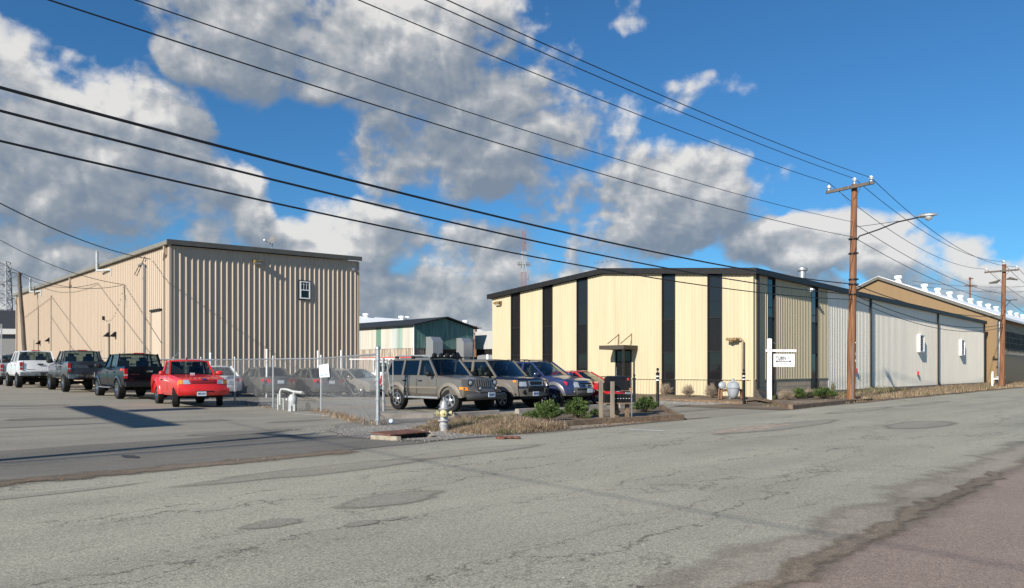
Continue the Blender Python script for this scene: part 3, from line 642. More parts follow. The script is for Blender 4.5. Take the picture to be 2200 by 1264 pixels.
# ------------------------------------------------------------------ vehicles
def lerp(a, b, k): return a + (b - a) * k
def interp(tab, x):
    if x <= tab[0][0]: return tab[0][1]
    for (a, p), (b, q) in zip(tab, tab[1:]):
        if x <= b:
            k = (x - a) / (b - a); return p + (q - p) * (k * k * (3 - 2 * k) * .5 + k * .5)
    return tab[-1][1]
class Car:
    """local frame: x forward, y left, z up, origin on the ground under the middle.  Shapes come from profile tables."""
    def __init__(c, name, label, cat, loc, head, S, group=None, lift=0.0):
        c.S = S; c.root = thing(name, label, cat, loc, head, group); c.lift = lift
        c.xf = lambda z: interp(S['front'], z); c.xr = lambda z: interp(S['rear'], z)
        c.T = lambda x: interp(S['top'], x); c.B = lambda x: interp(S.get('bottom', [(-9, S['zb']), (9, S['zb'])]), x)
        c.bF = S.get('bF', 0.22); c.bR = S.get('bR', 0.12)
    def W(c, x, z):
        S = c.S; b, t = c.B(x), c.T(x); w = min(1, max(0, (z - b) / (t - b)))
        k = interp(S.get('side', [(0, .93), (.12, .985), (.45, 1.0), (.80, .985), (.93, .965), (1.0, .90)]), w)
        L0, L1 = S['front'][0][1], S['rear'][0][1]
        k *= interp([(-S['L'] / 2, S.get('tr', .93)), (-S['L'] / 2 + .5, .985), (0, 1.0), (S['L'] / 2 - .8, .985), (S['L'] / 2 - .3, .94), (S['L'] / 2, S.get('tf', .86))], x)
        return S['W'] * k
    def pt(c, u, v, w):
        S = c.S; x0 = lerp(S['rear'][0][1], S['front'][0][1], u); b, t = c.B(x0), c.T(x0)
        z = b + w * (t - b); yy = abs(v) ** 2.6
        x = lerp(c.xr(z) + c.bR * yy, c.xf(z) - c.bF * yy, u); b, t = c.B(x), c.T(x); z = b + w * (t - b)
        if w == 1: z += S.get('crown', .03) * (1 - v * v)
        return Vector((x, v * c.W(x, z if w < 1 else t), z + c.lift))
    def body(c, mat, cuts=(), name='body'):
        m = MB(); NU, NV = 44, 12; ws = [0, .04, .1, .2, .35, .5, .65, .78, .87, .93, .97, 1.0]; vs_ = [-1, -.97, -.9, -.75, -.5, -.25, 0, .25, .5, .75, .9, .97, 1]
        us = [0, .01, .025, .05] + [i / 40 for i in range(3, 38)] + [.95, .975, .99, 1.0]
        def quad(A, B, f):
            m.add([f(a, b) for b in B for a in A], [(j * len(A) + i, j * len(A) + i + 1, (j + 1) * len(A) + i + 1, (j + 1) * len(A) + i) for j in range(len(B) - 1) for i in range(len(A) - 1)])
        quad(us, ws, lambda u, w: c.pt(u, 1, w)); quad(us, ws, lambda u, w: c.pt(u, -1, w))
        quad(us, vs_, lambda u, v: c.pt(u, v, 1)); quad(us, vs_, lambda u, v: c.pt(u, v, 0))
        quad(vs_, ws, lambda v, w: c.pt(1, v, w)); quad(vs_, ws, lambda v, w: c.pt(0, v, w))
        o = m.build(name, [mat, 'black_rubber'], c.root, merge=True)
        S = c.S; cs = []; ra = S['ra']
        for x in (S['fx'], S['rx']):
            for sy in (1, -1):
                q = MB(); M = Matrix.Rotation(R(90), 3, 'X'); q.lathe([(ra, -.16), (ra, .30)], (x, sy * (S['W'] - .06) , S['zw'] + c.lift), 32, M if sy > 0 else M); cs.append(q)
        for q in cuts: cs.append(q)
        bool_cut(o, cs)
        me = o.data
        for p in me.polygons:
            q = p.center; d = min(math.hypot(q.x - S['fx'], q.z - S['zw'] - c.lift), math.hypot(q.x - S['rx'], q.z - S['zw'] - c.lift))
            if d < ra + .02 and abs(q.y) < S['W'] - .035 and (abs(p.normal.y) > .7 or abs(d - ra) < .03) and (abs(p.normal.x) + abs(p.normal.z) > .5 or abs(q.y) < S['W'] - .12): p.material_index = 1
            elif S.get('bed') and S['bed'][0] - .01 <= q.x <= S['bed'][1] + .01 and abs(q.y) < S['W'] - .08 and p.normal.z > -.5 and q.z < c.T(q.x) + c.lift - .005: p.material_index = 1
        me.polygons.foreach_set('use_smooth', [True] * len(me.polygons)); me.set_sharp_from_angle(angle=R(32))
        c.bodyo = o; return o
    # patches lying on the body surface -------------------------------------------------
    def side(c, m, sy, quad, off=.004, th=.012, n=8, k=3):
        """quad: four (x,z) corners bottom-rear, bottom-front, top-front, top-rear"""
        a, b, d, e = quad
        def f(u, v, o):
            x = lerp(lerp(a[0], b[0], u), lerp(e[0], d[0], u), v); z = lerp(lerp(a[1], b[1], u), lerp(e[1], d[1], u), v)
            return Vector((x, sy * (c.W(x, z) + o), z + c.lift))
        c._slab(m, f, n, k, off, th)
    def front(c, m, quad, off=.006, th=.03, n=8, k=3, end=1):
        """quad: four (y,z) corners; end=1 front, -1 rear"""
        a, b, d, e = quad; w0 = c.S['W'] * (c.S.get('tf', .86) if end > 0 else c.S.get('tr', .93))
        def f(u, v, o):
            y = lerp(lerp(a[0], b[0], u), lerp(e[0], d[0], u), v); z = lerp(lerp(a[1], b[1], u), lerp(e[1], d[1], u), v)
            yy = min(1, abs(y) / w0) ** 2.6
            x = c.xf(z) - c.bF * yy + o if end > 0 else c.xr(z) + c.bR * yy - o
            return Vector((x, y, z + c.lift))
        c._slab(m, f, n, k, off, th)
    def _slab(c, m, f, n, k, off, th):
        m.grid(lambda u, v: f(u, v, off), n, k); m.grid(lambda u, v: f(u, v, off - th), n, k)
        for e0, e1, cnt in (((0, 0), (1, 0), n), ((0, 1), (1, 1), n), ((0, 0), (0, 1), k), ((1, 0), (1, 1), k)):
            m.grid(lambda u, v, e0=e0, e1=e1: f(lerp(e0[0], e1[0], u), lerp(e0[1], e1[1], u), off - th * v), cnt, 1)
    def sp(c, name, mat, quads, off=.004, th=.012, parent=None, both=True, n=8):
        r = []
        for sy in ((1, -1) if both else (1,)):
            for q in quads: m = MB(); c.side(m, sy, q, off, th, n); r.append(m.build(name, mat, parent or c.root, smooth=40, merge=True))
        return r
    def fp(c, name, mat, quads, off=.006, th=.03, end=1, parent=None, mirror=False, n=8):
        r = []
        for q in quads:
            for sg in ((1, -1) if mirror else (1,)):
                m = MB(); c.front(m, [(sg * y, z) for y, z in q], off, th, n, 3, end); r.append(m.build(name, mat, parent or c.root, smooth=40, merge=True))
        return r
    # cabin ------------------------------------------------------------------------------
    def cabin(c, mat, pil, zr, wb, wr, roof, gl='car_glass', rear_gl=None, pil_mat=None, pt=.05, belt=None, crown=.035, side_gl=None):
        """pil: list of (x_bottom, x_top, thickness) front to rear; glass between neighbours and across both ends"""
        S = c.S; lf = c.lift; m = MB(); zbt = lambda x: (belt or c.T(x)) - .01 + lf
        zr += lf; P = {}
        for i, (xb, xt, th) in enumerate(pil):
            for sy in (1, -1):
                a = Vector((xb, sy * wb, zbt(xb) - .03)); b = Vector((xt, sy * wr, zr)); P[i, sy] = (a, b)
                d = (b - a).normalized()
                ins = -sy * .03
                m.beam(a, b + (b - a).normalized() * .02, th, pt, up=(0, sy, 0.02))
        # roof slab
        xA, xR = pil[0][1] + .04, pil[-1][1] - .06
        def rf(u, v, top):
            y = (2 * v - 1); x = lerp(xR + .06 * y * y, xA - .10 * y * y, u)
            e = min(u, 1 - u); dr = -.03 * max(0, 1 - e / .12) ** 2
            return Vector((x, y * (wr + .015 - .02 * abs(2 * u - 1) ** 4), zr + crown * (1 - y * y) + (.035 + dr) * top * (1 - abs(y) ** 6 * .6) - (.03 * (1 - top))))
        m.grid(lambda u, v: rf(u, v, 1), 16, 12); m.grid(lambda u, v: rf(u, v, 0), 16, 12)
        for vv in (0, 1): m.grid(lambda u, v, vv=vv: rf(u, vv, v), 16, 1)
        for uu in (0, 1): m.grid(lambda u, v, uu=uu: rf(uu, u, v), 12, 1)
        # sill rail under the side glass
        for sy in (1, -1): m.beam((pil[-1][0], sy * wb, zbt(pil[-1][0]) - .01), (pil[0][0], sy * wb, zbt(pil[0][0]) - .01), .06, .05)
        m.build('cab_frame', pil_mat or mat, c.root, smooth=35, merge=True)
        # side glass
        for sy in (1, -1):
            for i in range(len(pil) - 1):
                (a0, b0), (a1, b1) = P[i, sy], P[i + 1, sy]; g = MB(); ins = Vector((0, -sy * .012, 0))
                g.grid(lambda u, v: lerp(lerp(a0, a1, u), lerp(b0, b1, u), v) + ins, 3, 4)
                g.build('side_window', (side_gl or {}).get(i, gl), c.root, smooth=50, fixn=False)
        def ends(i, bulge, nm, mt):
            (a0, b0), (a1, b1) = P[i, 1], P[i, -1]; g = MB()
            f = lambda u, v: lerp(lerp(a0, a1, u), lerp(b0, b1, u), v) + Vector((bulge * (1 - (2 * u - 1) ** 2) * (1 - .4 * v), 0, 0))
            g.grid(f, 12, 4); o = g.build(nm, mt, c.root, smooth=50, fixn=False)
            return f
        c.ws = ends(0, S.get('wsb', .12), 'windshield', gl); c.rw = ends(len(pil) - 1, -S.get('rwb', .06), 'rear_window', rear_gl or gl)
        # wiper, interior
        i0 = MB(); xs = pil[0][0]; zf = min(zbt(xs), zbt(pil[-1][0]))
        i0.bb(xs - .75, xs - .25, -wb + .08, wb - .08, zf - .05, zf + .06); i0.build('dashboard', 'black_plastic', c.root)
        for xx in S.get('seats', [xs - 1.25]):
            for sy in (1, -1):
                q = MB(); q.box((xx, sy * wb * .45, zf + .08), (.16, .48, .5), rot=Matrix.Rotation(R(-10), 3, 'Y')); q.box((xx - .05, sy * wb * .45, zf + .40), (.10, .26, .18)); q.build('seat', 'seat_grey', c.root)
        q = MB(); q.lathe([(.19, 0), (.21, .015), (.19, .03), (.17, .015), (.19, 0)], (xs - .82, wb * .45, zf + .08), 16, Matrix.Rotation(R(-65), 3, 'Y')); q.build('steering_wheel', 'black_plastic', c.root)
        q = MB(); a = c.ws(.5, .82); q.box(a + Vector((-.09, 0, 0)), (.03, .22, .06)); q.build('inner_mirror', 'black_plastic', c.root)
        for y0 in (.18, .68):
            q = MB(); a = c.ws(y0, .02); b = c.ws(y0 + .22, .12); q.beam(a + Vector((.03, 0, .01)), b + Vector((.03, 0, .01)), .015); q.build('wiper', 'black_plastic', c.root)
    def wheels(c, r, w, rr, style='five', rim='alloy', steer=0.0, track=None, hub='alloy'):
        S = c.S; tr = track or S['W'] - w / 2 - .015
        for x in (S['fx'], S['rx']):
            for sy in (1, -1):
                m = MB(); h = w / 2
                M0 = Matrix.Rotation(R(90 if sy < 0 else -90), 3, 'X')   # lathe axis +z -> outward
                if x == S['fx'] and steer: M0 = Matrix.Rotation(steer, 3, 'Z') @ M0
                m.lathe([(rr, -h * .75), (r * .93, -h), (r * .985, -h * .82), (r, -h * .5), (r, h * .5), (r * .985, h * .82), (r * .93, h), (rr + .02, h * .92), (rr, h * .75)], (x, sy * tr, r), 32, M0)
                # tread grooves
                for k in range(36):
                    a = 2 * math.pi * k / 36; p = Vector((r * math.cos(a), r * math.sin(a), 0)); m.beam(Vector((x, sy * tr, r)) + M0 @ (p * .988 + Vector((0, 0, -h * .8))), Vector((x, sy * tr, r)) + M0 @ (p * .988 + Vector((0, 0, h * .8))), .012, .016)
                wo = m.build('wheel', 'black_rubber', c.root, smooth=30)
                m = MB(); o = Vector((x, sy * tr, r))
                m.lathe([(rr * .99, h * .80), (rr + .005, h * .90), (rr * .93, h * .92), (rr * .88, h * .55), (rr * .86, -h * .3)], o, 32, M0, caps=False)
                ns = {'five': 5, 'six': 6, 'eight': 8, 'steel': 8}.get(style, 5)
                z1 = h * (.78 if style != 'steel' else .55)
                for k in range(ns):
                    a = 2 * math.pi * k / ns + .3; wd = {'five': .062, 'six': .05, 'eight': .042, 'steel': .07}[style]
                    d = Vector((math.cos(a), math.sin(a), 0)); t = Vector((-math.sin(a), math.cos(a), 0))
                    q = [d * .03 - t * wd * .45, d * rr * .90 - t * wd * .62, d * rr * .90 + t * wd * .62, d * .03 + t * wd * .45]
                    m.prism([o + M0 @ (p + Vector((0, 0, z1 - .035))) for p in q], M0 @ Vector((0, 0, .035)))
                m.lathe([(.085, z1 - .03), (.08, z1 + .012), (.05, z1 + .03), (.0, z1 + .032)], o, 16, M0)
                m.build('rim', rim, wo, smooth=35)
                m = MB(); m.lathe([(rr * .85, h * .05), (rr * .85, h * .08)], o, 24, M0); m.build('brake_disc', 'black_plastic', wo)
    def arches(c, mat, r0, r1, th=.035, name='fender_flare', a0=-8, a1=188, inner=.02):
        S = c.S
        for x in (S['fx'], S['rx']):
            for sy in (1, -1):
                m = MB(); z0 = S['zw'] + c.lift
                def f(u, v, o):
                    a = R(lerp(a0, a1, u)); r = lerp(r0, r1, v); px = x + r * math.cos(a); pz = max(z0 + r * math.sin(a), c.lift + S['zb'] - .02)
                    k = math.sin(math.pi * min(1, (1 - v) * 1.0 + .0)) if False else (1 - v) ** .5
                    return Vector((px, sy * (c.W(px, pz - c.lift) + (th * (.35 + .65 * k) if o else -inner)), pz))
                c_ = lambda o: m.grid(lambda u, v: f(u, v, o), 24, 4)
                c_(1); c_(0); m.grid(lambda u, v: f(u, 0, 1 if v > .5 else 0), 24, 1); m.grid(lambda u, v: f(u, 1, 1 if v > .5 else 0), 24, 1)
                m.build(name, mat, c.root, smooth=50, merge=True)
    def doors(c, quads, mat, hmat='black_plastic', hz=None):
        """door skins standing 4 mm proud with a dark gap round them, each with a handle"""
        for q in quads:
            g = .012; (ax_, az_), (bx, bz), (dx, dz_), (ex, ez) = q
            for sy in (1, -1):
                m = MB(); c.side(m, sy, [(ax_ - g, az_ - g), (bx + g, bz - g), (dx + g, dz_ + .002), (ex - g, ez + .002)], .0015, .01, 10, 6); gp = m.build('door', 'black_rubber', c.root, smooth=40, merge=True)
                m = MB(); c.side(m, sy, q, .005, .01, 10, 6); m.build('door_skin', mat, gp, smooth=40, merge=True)
                z = hz or (dz_ - .14); x = ex + .16; m = MB(); c.side(m, sy, [(x - .09, z - .02), (x + .09, z - .02), (x + .09, z + .02), (x - .09, z + .02)], .028, .026, 4, 2); m.build('handle', hmat, gp, merge=True)
    def mirrors(c, x, z, mat, wb, s=1.0):
        for sy in (1, -1):
            m = MB(); y = sy * (wb + .20 * s); z0 = z + c.lift
            M = Matrix.Rotation(sy * R(-12), 3, 'Z')
            pr = [(-.05, -.105), (.02, -.115), (.07, -.06), (.07, .05), (.02, .10), (-.05, .09)]
            def f(u, v):
                a = 2 * math.pi * u; b = v * math.pi; ex = lambda q, p: math.copysign(abs(q) ** p, q)
                return Vector((x, y, z0)) + M @ Vector((.07 * s * ex(math.cos(b), .7), .12 * s * ex(math.sin(b), .6) * ex(math.cos(a), .7), .088 * s * ex(math.sin(b), .6) * ex(math.sin(a), .7)))
            m.grid(f, 16, 8); m.beam((x, sy * (wb - .02), z0 - .05), (x, y, z0 - .04), .05, .05); m.build('mirror', mat, c.root, smooth=60, merge=True)
    def plate(c, end, y, z, txt, mat='plate_white', tm='plate_blue', proud=.03, drop=0.0):
        w0 = c.S['W'] * (c.S.get('tf', .86) if end > 0 else c.S.get('tr', .93)); yy = min(1, abs(y) / w0) ** 2.6
        x = (c.xf(z) - c.bF * yy + proud) if end > 0 else (c.xr(z) + c.bR * yy - proud)
        m = MB(); m.box((x, y, z + c.lift), (.012, .31, .155)); p = m.build('licence_plate', mat, c.root)
        if txt: text('plate_text', txt, .10, tm, p, face_mat((x + end * .008, y, z + c.lift), (0, end, 0), (0, 0, 1)), .001, sx=.58, bold=.001)
        return p
    def lamp(c, name, y, z, r, mat, ring='chrome', depth=.05, x=None, off=.0):
        w0 = c.S['W'] * c.S.get('tf', .86); yy = min(1, abs(y) / w0) ** 2.6
        xx = x if x is not None else c.xf(z) - c.bF * yy + off; M = Matrix.Rotation(R(90), 3, 'Y')
        m = MB(); m.lathe([(r * .8, -depth), (r * 1.12, -depth * .4), (r * 1.15, .012), (r, .02), (r * .96, .0)], (xx, y, z + c.lift), 20, M); p = m.build(name, ring, c.root, smooth=40)
        m = MB(); m.lathe([(r * .95, -.005), (r * .8, .018), (r * .4, .032), (.001, .036)], (xx, y, z + c.lift), 20, M); m.build('lens', mat, p, smooth=50)
    def under(c, x0, x1, z0, z1, w=None):
        w = w or c.S['W'] - .3; m = MB(); m.bb(x0, x1, -w, w, z0 + c.lift, z1 + c.lift)
        for x in (c.S['fx'], c.S['rx']): m.tube([(x, -c.S['W'] + .2, c.S['zw'] + .0), (x, c.S['W'] - .2, c.S['zw'])], .05)
        m.build('chassis', 'black_rubber', c.root)

Vert = lambda x0, x1, z0, z1: [(x0, z0), (x1, z0), (x1, z1), (x0, z1)]
def heading(dx, dy): return math.atan2(dy, dx)

def place_by_wheel(px, py, dirv, ax_x, side, W, z=None, tyre_in=0.12):
    """ground point under the outer face of a wheel seen at (px,py) -> location of the vehicle origin; side +1 = its left"""
    g = ground(px, py); f = Vector((dirv[0], dirv[1], 0)).normalized(); l = Vector((-f.y, f.x, 0))
    o = g - f * ax_x - l * side * (W - tyre_in); return Vector((o.x, o.y, gz(o.x, o.y)))

# ---- red single cab pickup --------------------------------------------------------------------
paint('red_paint', (0.62, 0.022, 0.018), 0.05, 0.34)
S = dict(L=4.75, W=.87, zb=.36, fx=1.46, rx=-1.28, ra=.42, zw=.36, bF=.14, bR=.04, tf=.93, tr=.97, crown=.02,
         front=[(.30, 2.20), (.42, 2.36), (.62, 2.38), (.66, 2.30), (.95, 2.24), (1.02, 2.10)],
         rear=[(.30, -2.36), (.5, -2.38), (1.1, -2.36)],
         top=[(-2.4, 1.12), (-.62, 1.12), (-.58, 1.10), (.62, 1.10), (1.2, 1.06), (1.9, 1.0), (2.25, .93), (2.4, .90)],
         side=[(0, .90), (.15, .97), (.5, 1.0), (.78, .99), (.92, .96), (1.0, .90)], bed=(-2.30, -.72), wsb=.10, seats=[-.25])
hd = (.60, -.80)
red = Car('pickup_truck', 'bright red single cab pickup facing the camera with turned front wheels', 'pickup truck', place_by_wheel(342, 867, hd, S['rx'], -1, S['W']), heading(*hd), S, lift=.04)
q = MB(); q.bb(-2.30, -.72, -.70, .70, .78, 1.6)
red.body('red_paint', [q])
red.cabin('red_paint', [(.62, .12, .055), (-.50, -.44, .12)], 1.60, .79, .66, 0, rear_gl='car_glass')
red.wheels(.36, .22, .21, 'steel', 'chrome', steer=R(-16))
red.doors([[(-.46, .44), (.62, .44), (.62, 1.06), (-.46, 1.06)]], 'red_paint')
red.mirrors(.50, 1.16, 'red_paint', .80)
# stepside rear fenders, wider than the bed behind the cab
for sy in (1, -1):
    m = MB()
    def f(u, v, sy=sy):
        a = math.pi * u; x = -1.30 + .70 * math.cos(a); r = .50 + .16 * v
        z = .40 + (r + .02) * math.sin(a) ** .8 * 1.0
        return Vector((-1.28 + (r + .06) * math.cos(a), sy * (.80 + .125 * math.sin(math.pi * (1 - v) / 2) ** .6), max(.42, z)))
    m.grid(f, 24, 5); m.grid(lambda u, v: f(u, 0) * 1.0 - Vector((0, sy * .12 * v, 0)), 24, 1)
    m.build('rear_fender', 'red_paint', red.root, smooth=60, merge=True)
red.fp('grille', 'black_plastic', [[(-.42, .80), (.42, .80), (.42, .90), (-.42, .90)]], .008, .02)
red.fp('grille_bar', 'red_paint', [[(-.42, .838), (.42, .838), (.42, .862), (-.42, .862)]], .018, .02)
red.fp('headlight', 'clear_lens', [[(.45, .78), (.68, .78), (.68, .93), (.49, .93)]], .012, .03, mirror=True)
red.fp('turn_signal', 'amber_lens', [[(.69, .78), (.82, .78), (.82, .93), (.69, .93)]], .012, .03, mirror=True)
red.sp('side_marker', 'amber_lens', [[(2.0, .74), (2.13, .74), (2.13, .89), (2.0, .89)]], .006, .01)
red.fp('bumper', 'red_paint', [[(-.86, .40), (.86, .40), (.86, .64), (-.86, .64)]], .05, .06, n=16)
red.fp('bumper_gap', 'black_rubber', [[(-.80, .655), (.80, .655), (.80, .685), (-.80, .685)]], .003, .02)
red.fp('air_slot', 'black_plastic', [[(-.30, .50), (.30, .50), (.30, .54), (-.30, .54)]], .056, .02)
red.sp('stripe', 'white_paint', [[(.15, .90), (.85, .86), (.85, .875), (.15, .92)]], .008, .004)
m = MB(); m.box((red.xf(.9) + .01, 0, .955 + red.lift), (.01, .14, .05)); m.build('badge', 'plate_blue', red.root)
red.plate(1, -.12, .44, 'KMA-5616', proud=.075)
red.under(-2.2, 2.1, .28, .45); m = MB(); a = red.ws(.5, .04); m.box(a + Vector((-.05, 0, .05)), (.01, .16, .07)); m.build('sticker', 'plate_white', red.root)
m = MB(); m.prism([(-.3, -.01, 1.68), (-.12, -.01, 1.68), (-.22, -.01, 1.80), (-.27, -.01, 1.80)], (0, .03, 0)); m.build('roof_antenna', 'black_plastic', red.root)
m = MB(); m.bb(-2.50, -2.38, -.8, .8, .48, .62); m.build('rear_bumper', 'chrome', red.root)
# ---- black lifted crew pickup ------------------------------------------------------------------
pm('black_body', (0.004, 0.004, 0.006), 0.18, 0.0, var=.05, coat=.06, spec=.28); paint('charcoal_body', (0.035, 0.037, 0.047), 0.2, 0.3); paint('white_body', (0.74, 0.75, 0.76), 0.0, 0.3)
paint('two_tone_grey', (0.13, 0.125, 0.12), 0.3, 0.4)
def fullsize(name, label, loc, hd, pmat, lift, tire, rimd, flare=None, dual=False, Lc=5.6, cabx=(.95, -1.35), mid=True, W=.98, blk='chrome', wheelstyle='five', rimm='chrome', htop=1.30):
    S = dict(L=Lc, W=W, zb=.50, fx=1.78, rx=-1.75, ra=tire + .075, zw=tire, bF=.22, bR=.05, tf=.90, tr=.985, crown=.02,
             front=[(.45, Lc / 2 - .15), (.6, Lc / 2), (.85, Lc / 2), (1.0, Lc / 2 - .05), (1.25, Lc / 2 - .12)], rear=[(.45, -Lc / 2 + .05), (.7, -Lc / 2 + .02), (1.4, -Lc / 2 + .04)],
             top=[(-3, htop + .03), (cabx[1] - .12, htop + .03), (cabx[1] - .06, htop), (cabx[0], htop - .02), (cabx[0] + .5, htop - .06), (Lc / 2 - .2, htop - .13), (3, htop - .2)],
             side=[(0, .93), (.12, .985), (.45, 1.0), (.7, .99), (.85, .975), (.96, .955), (1.0, .93)], bed=(-Lc / 2 + .12, cabx[1] - .16), wsb=.12, rwb=.03, seats=[cabx[0] - 1.2])
    c = Car(name, label, 'pickup truck', loc, heading(*hd), S, lift=lift)
    q = MB(); q.bb(-Lc / 2 + .12, cabx[1] - .16, -W + .15, W - .15, .95 + lift, 1.9 + lift)
    c.body(pmat, [q])
    pil = [(cabx[0], cabx[0] - .62, .07), (-.15, -.12, .07)] + [(cabx[1], cabx[1] + .16, .16)]
    if not mid: pil = [(cabx[0], cabx[0] - .6, .07), (cabx[1] + .62, cabx[1] + .62, .06), (cabx[1], cabx[1] + .14, .14)]
    c.cabin(pmat, pil, 1.86, W - .09, W - .22, 0, crown=.03)
    c.wheels(tire, .29, rimd, wheelstyle, rimm, track=W - .12)
    c.doors([[(-.12, .58), (cabx[0] - .02, .58), (cabx[0] - .02, htop - .06), (-.12, htop - .06)], [(cabx[1] + .04, .58), (-.16, .58), (-.16, htop - .06), (cabx[1] + .04, htop - .06)]], pmat, 'black_plastic')
    c.mirrors(cabx[0] - .25, htop + .08, 'black_plastic', W - .06, 1.25)
    if flare: c.arches(flare, tire + .07, tire + .17, .05)
    # tail
    c.fp('tailgate_gap', 'black_rubber', [Vert(-W * .80, W * .80, .74, .755), [(-W * .80, .74), (-W * .785, .74), (-W * .785, htop), (-W * .80, htop)], [(W * .785, .74), (W * .80, .74), (W * .80, htop), (W * .785, htop)]], .004, .02, -1)
    m = MB(); m.box((-Lc / 2 - .0 , 0, htop - .17 + lift), (.03, .26, .07)); m.build('tailgate_handle', 'black_plastic' if pmat != 'black_body' else 'chrome', c.root)
    for sy in (1, -1):
        m = MB(); z0, z1 = .84, 1.24
        m.box((-Lc / 2 + .10, sy * (W * .905), (z0 + z1) / 2 + lift), (.19, .13, z1 - z0)); t = m.build('tail_light', 'red_lens', c.root)
        m = MB(); m.box((-Lc / 2 + .095, sy * (W * .905), z0 + .14 + lift), (.195, .135, .07)); m.build('reverse_lens', 'clear_lens', t)
    m = MB(); m.beam((-Lc / 2 - .10, -W + .04, .60 + lift), (-Lc / 2 - .10, W - .04, .60 + lift), .24, .20); bp = m.build('rear_bumper', blk, c.root)
    m = MB(); m.box((-Lc / 2 - .12, 0, .70 + lift), (.2, .9, .02)); m.build('step_pad', 'black_plastic', bp)
    m = MB(); m.box((cabx[1] + .08, 0, 1.86 + .055 + lift), (.05, .42, .045)); m.build('brake_light', 'red_lens', c.root)
    m = MB(); m.bb(-Lc / 2 + .3, Lc / 2 - .3, -.45, .45, .42 + lift, .56 + lift)
    for x in (1.78, -1.75): m.tube([(x, -W + .2, tire), (x, W - .2, tire)], .06); m.lathe([(.05, -.16), (.17, -.06), (.17, .06), (.05, .16)], (x, 0, tire), 12)
    m.tube([(-2.3, -.5, .42 + lift), (-2.9, -.55, .40 + lift)], .04); m.beam((-2.0, .6, .5 + lift), (-1.0, .65, .55 + lift), .12, .05); m.beam((-2.0, -.6, .5 + lift), (-1.0, -.65, .55 + lift), .12, .05)
    m.build('chassis', 'black_rubber', c.root)
    for sy in (1, -1):
        m = MB(); m.box((Lc / 2 - .06, sy * .74, .98 + lift), (.12, .30, .2)); m.build('headlight', 'clear_lens', c.root)
    m = MB(); m.box((Lc / 2 - .02, 0, .98 + lift), (.06, 1.05, .26)); m.build('grille', 'chrome', c.root)
    m = MB(); m.beam((Lc / 2 + .04, -W + .06, .62 + lift), (Lc / 2 + .04, W - .06, .62 + lift), .2, .24); m.build('front_bumper', blk, c.root)
    return c
hdr = (-.66, .75)
def rear_ref(px, py, rx, W): return place_by_wheel(px, py, hdr, rx, 1, W)
f1 = fullsize('pickup_truck', 'glossy black lifted crew pickup with chrome wheels and a side step, behind the red pickup', rear_ref(258, 857.5, -1.75, .98), hdr, 'black_body', .02, .40, .255, flare='charcoal_body', blk='black_plastic', wheelstyle='five')
m = MB(); m.beam((1.1, 1.02, .47), (-1.0, 1.02, .47), .12, .05); m.beam((1.1, -1.02, .47), (-1.0, -1.02, .47), .12, .05); m.build('side_step', 'alloy', f1.root)
pm('red_decal', (0.55, 0.05, 0.04), 0.5)
m = MB(); f1.side(m, 1, Vert(-2.45, -2.12, 1.16, 1.25), .003, .002, 4, 2); m.build('decal', 'red_decal', f1.root)
m = MB(); m.box((-2.774, .55, 1.03), (.006, .34, .03)); m.build('badge', 'chrome', f1.root)
f1.plate(-1, -.30, .62, 'PSZ-4471', proud=.22)
f2 = fullsize('pickup_truck', 'dark grey lifted pickup with silver bumper, parked between the black and white pickups', rear_ref(141, 842.5, -1.75, .98), hdr, 'charcoal_body', .16, .44, .24, cabx=(.75, -1.15), mid=False, wheelstyle='eight')
text('tailgate_lettering', 'DODGE', .17, 'alloy', f2.root, face_mat((-2.768, .42, 1.24), (0, -1, 0), (0, 0, 1)), .003, sx=1.15)
f2.plate(-1, -.05, .62, '', proud=.22)
f3 = fullsize('pickup_truck', 'white lifted crew pickup parked nearest the leaning wood pole', rear_ref(40.5, 833.3, -1.75, .98), hdr, 'white_body', .16, .43, .24, wheelstyle='eight')
m = MB(); m.box((-2.772, .35, 1.0), (.006, .55, .03)); m.build('badge', 'charcoal_body', f3.root)
paint('silver_body', (0.42, 0.42, 0.43), 0.35, 0.35)
p0 = f3.root.location + Vector((hdr[0], hdr[1], 0)).normalized() * 7.6; p0.z = gz(p0.x, p0.y)
f4 = fullsize('pickup_truck', 'silver pickup cut off by the left edge of the photo, ahead of the white pickup', p0, hdr, 'silver_body', .06, .40, .23, blk='two_tone_grey')

# ---- SUVs nose-out in the row -------------------------------------------------------------------
hs = (.745, -.667)
paint('taupe_body', (0.155, 0.14, 0.118), 0.35, 0.34); pm('taupe_cladding', (0.155, 0.138, 0.115), 0.55, var=0.06); pm('dark_cladding', (0.045, 0.045, 0.047), 0.6)
S = dict(L=4.42, W=.90, zb=.44, fx=1.35, rx=-1.30, ra=.43, zw=.37, bF=.20, bR=.10, tf=.90, tr=.95, crown=.03,
         front=[(.36, 2.0), (.46, 2.17), (.66, 2.19), (.70, 2.12), (1.0, 2.06), (1.07, 1.9)], rear=[(.4, -2.05), (.6, -2.18), (.8, -2.16), (1.2, -2.10)],
         top=[(-2.3, 1.14), (.75, 1.13), (.95, 1.11), (1.6, 1.05), (2.0, 1.0), (2.3, .96)], wsb=.13, seats=[-.15, -1.0])
jp = Car('parked_suv', 'taupe off-road wagon with black bumper guard and roof lamp bar, nearest the hydrant', 'suv', place_by_wheel(857, 880, hs, S['rx'], -1, S['W']), heading(*hs), S, 'parked cars facing the planting bed', lift=.06)
jp.body('taupe_body')
jp.cabin('taupe_body', [(.72, .22, .07), (-.22, -.20, .09), (-1.05, -1.02, .09), (-1.98, -1.78, .13)], 1.68, .82, .70, 0, rear_gl='dark_glass', side_gl={1: 'dark_glass', 2: 'dark_glass'})
jp.wheels(.375, .24, .215, 'five', 'alloy', steer=R(8))
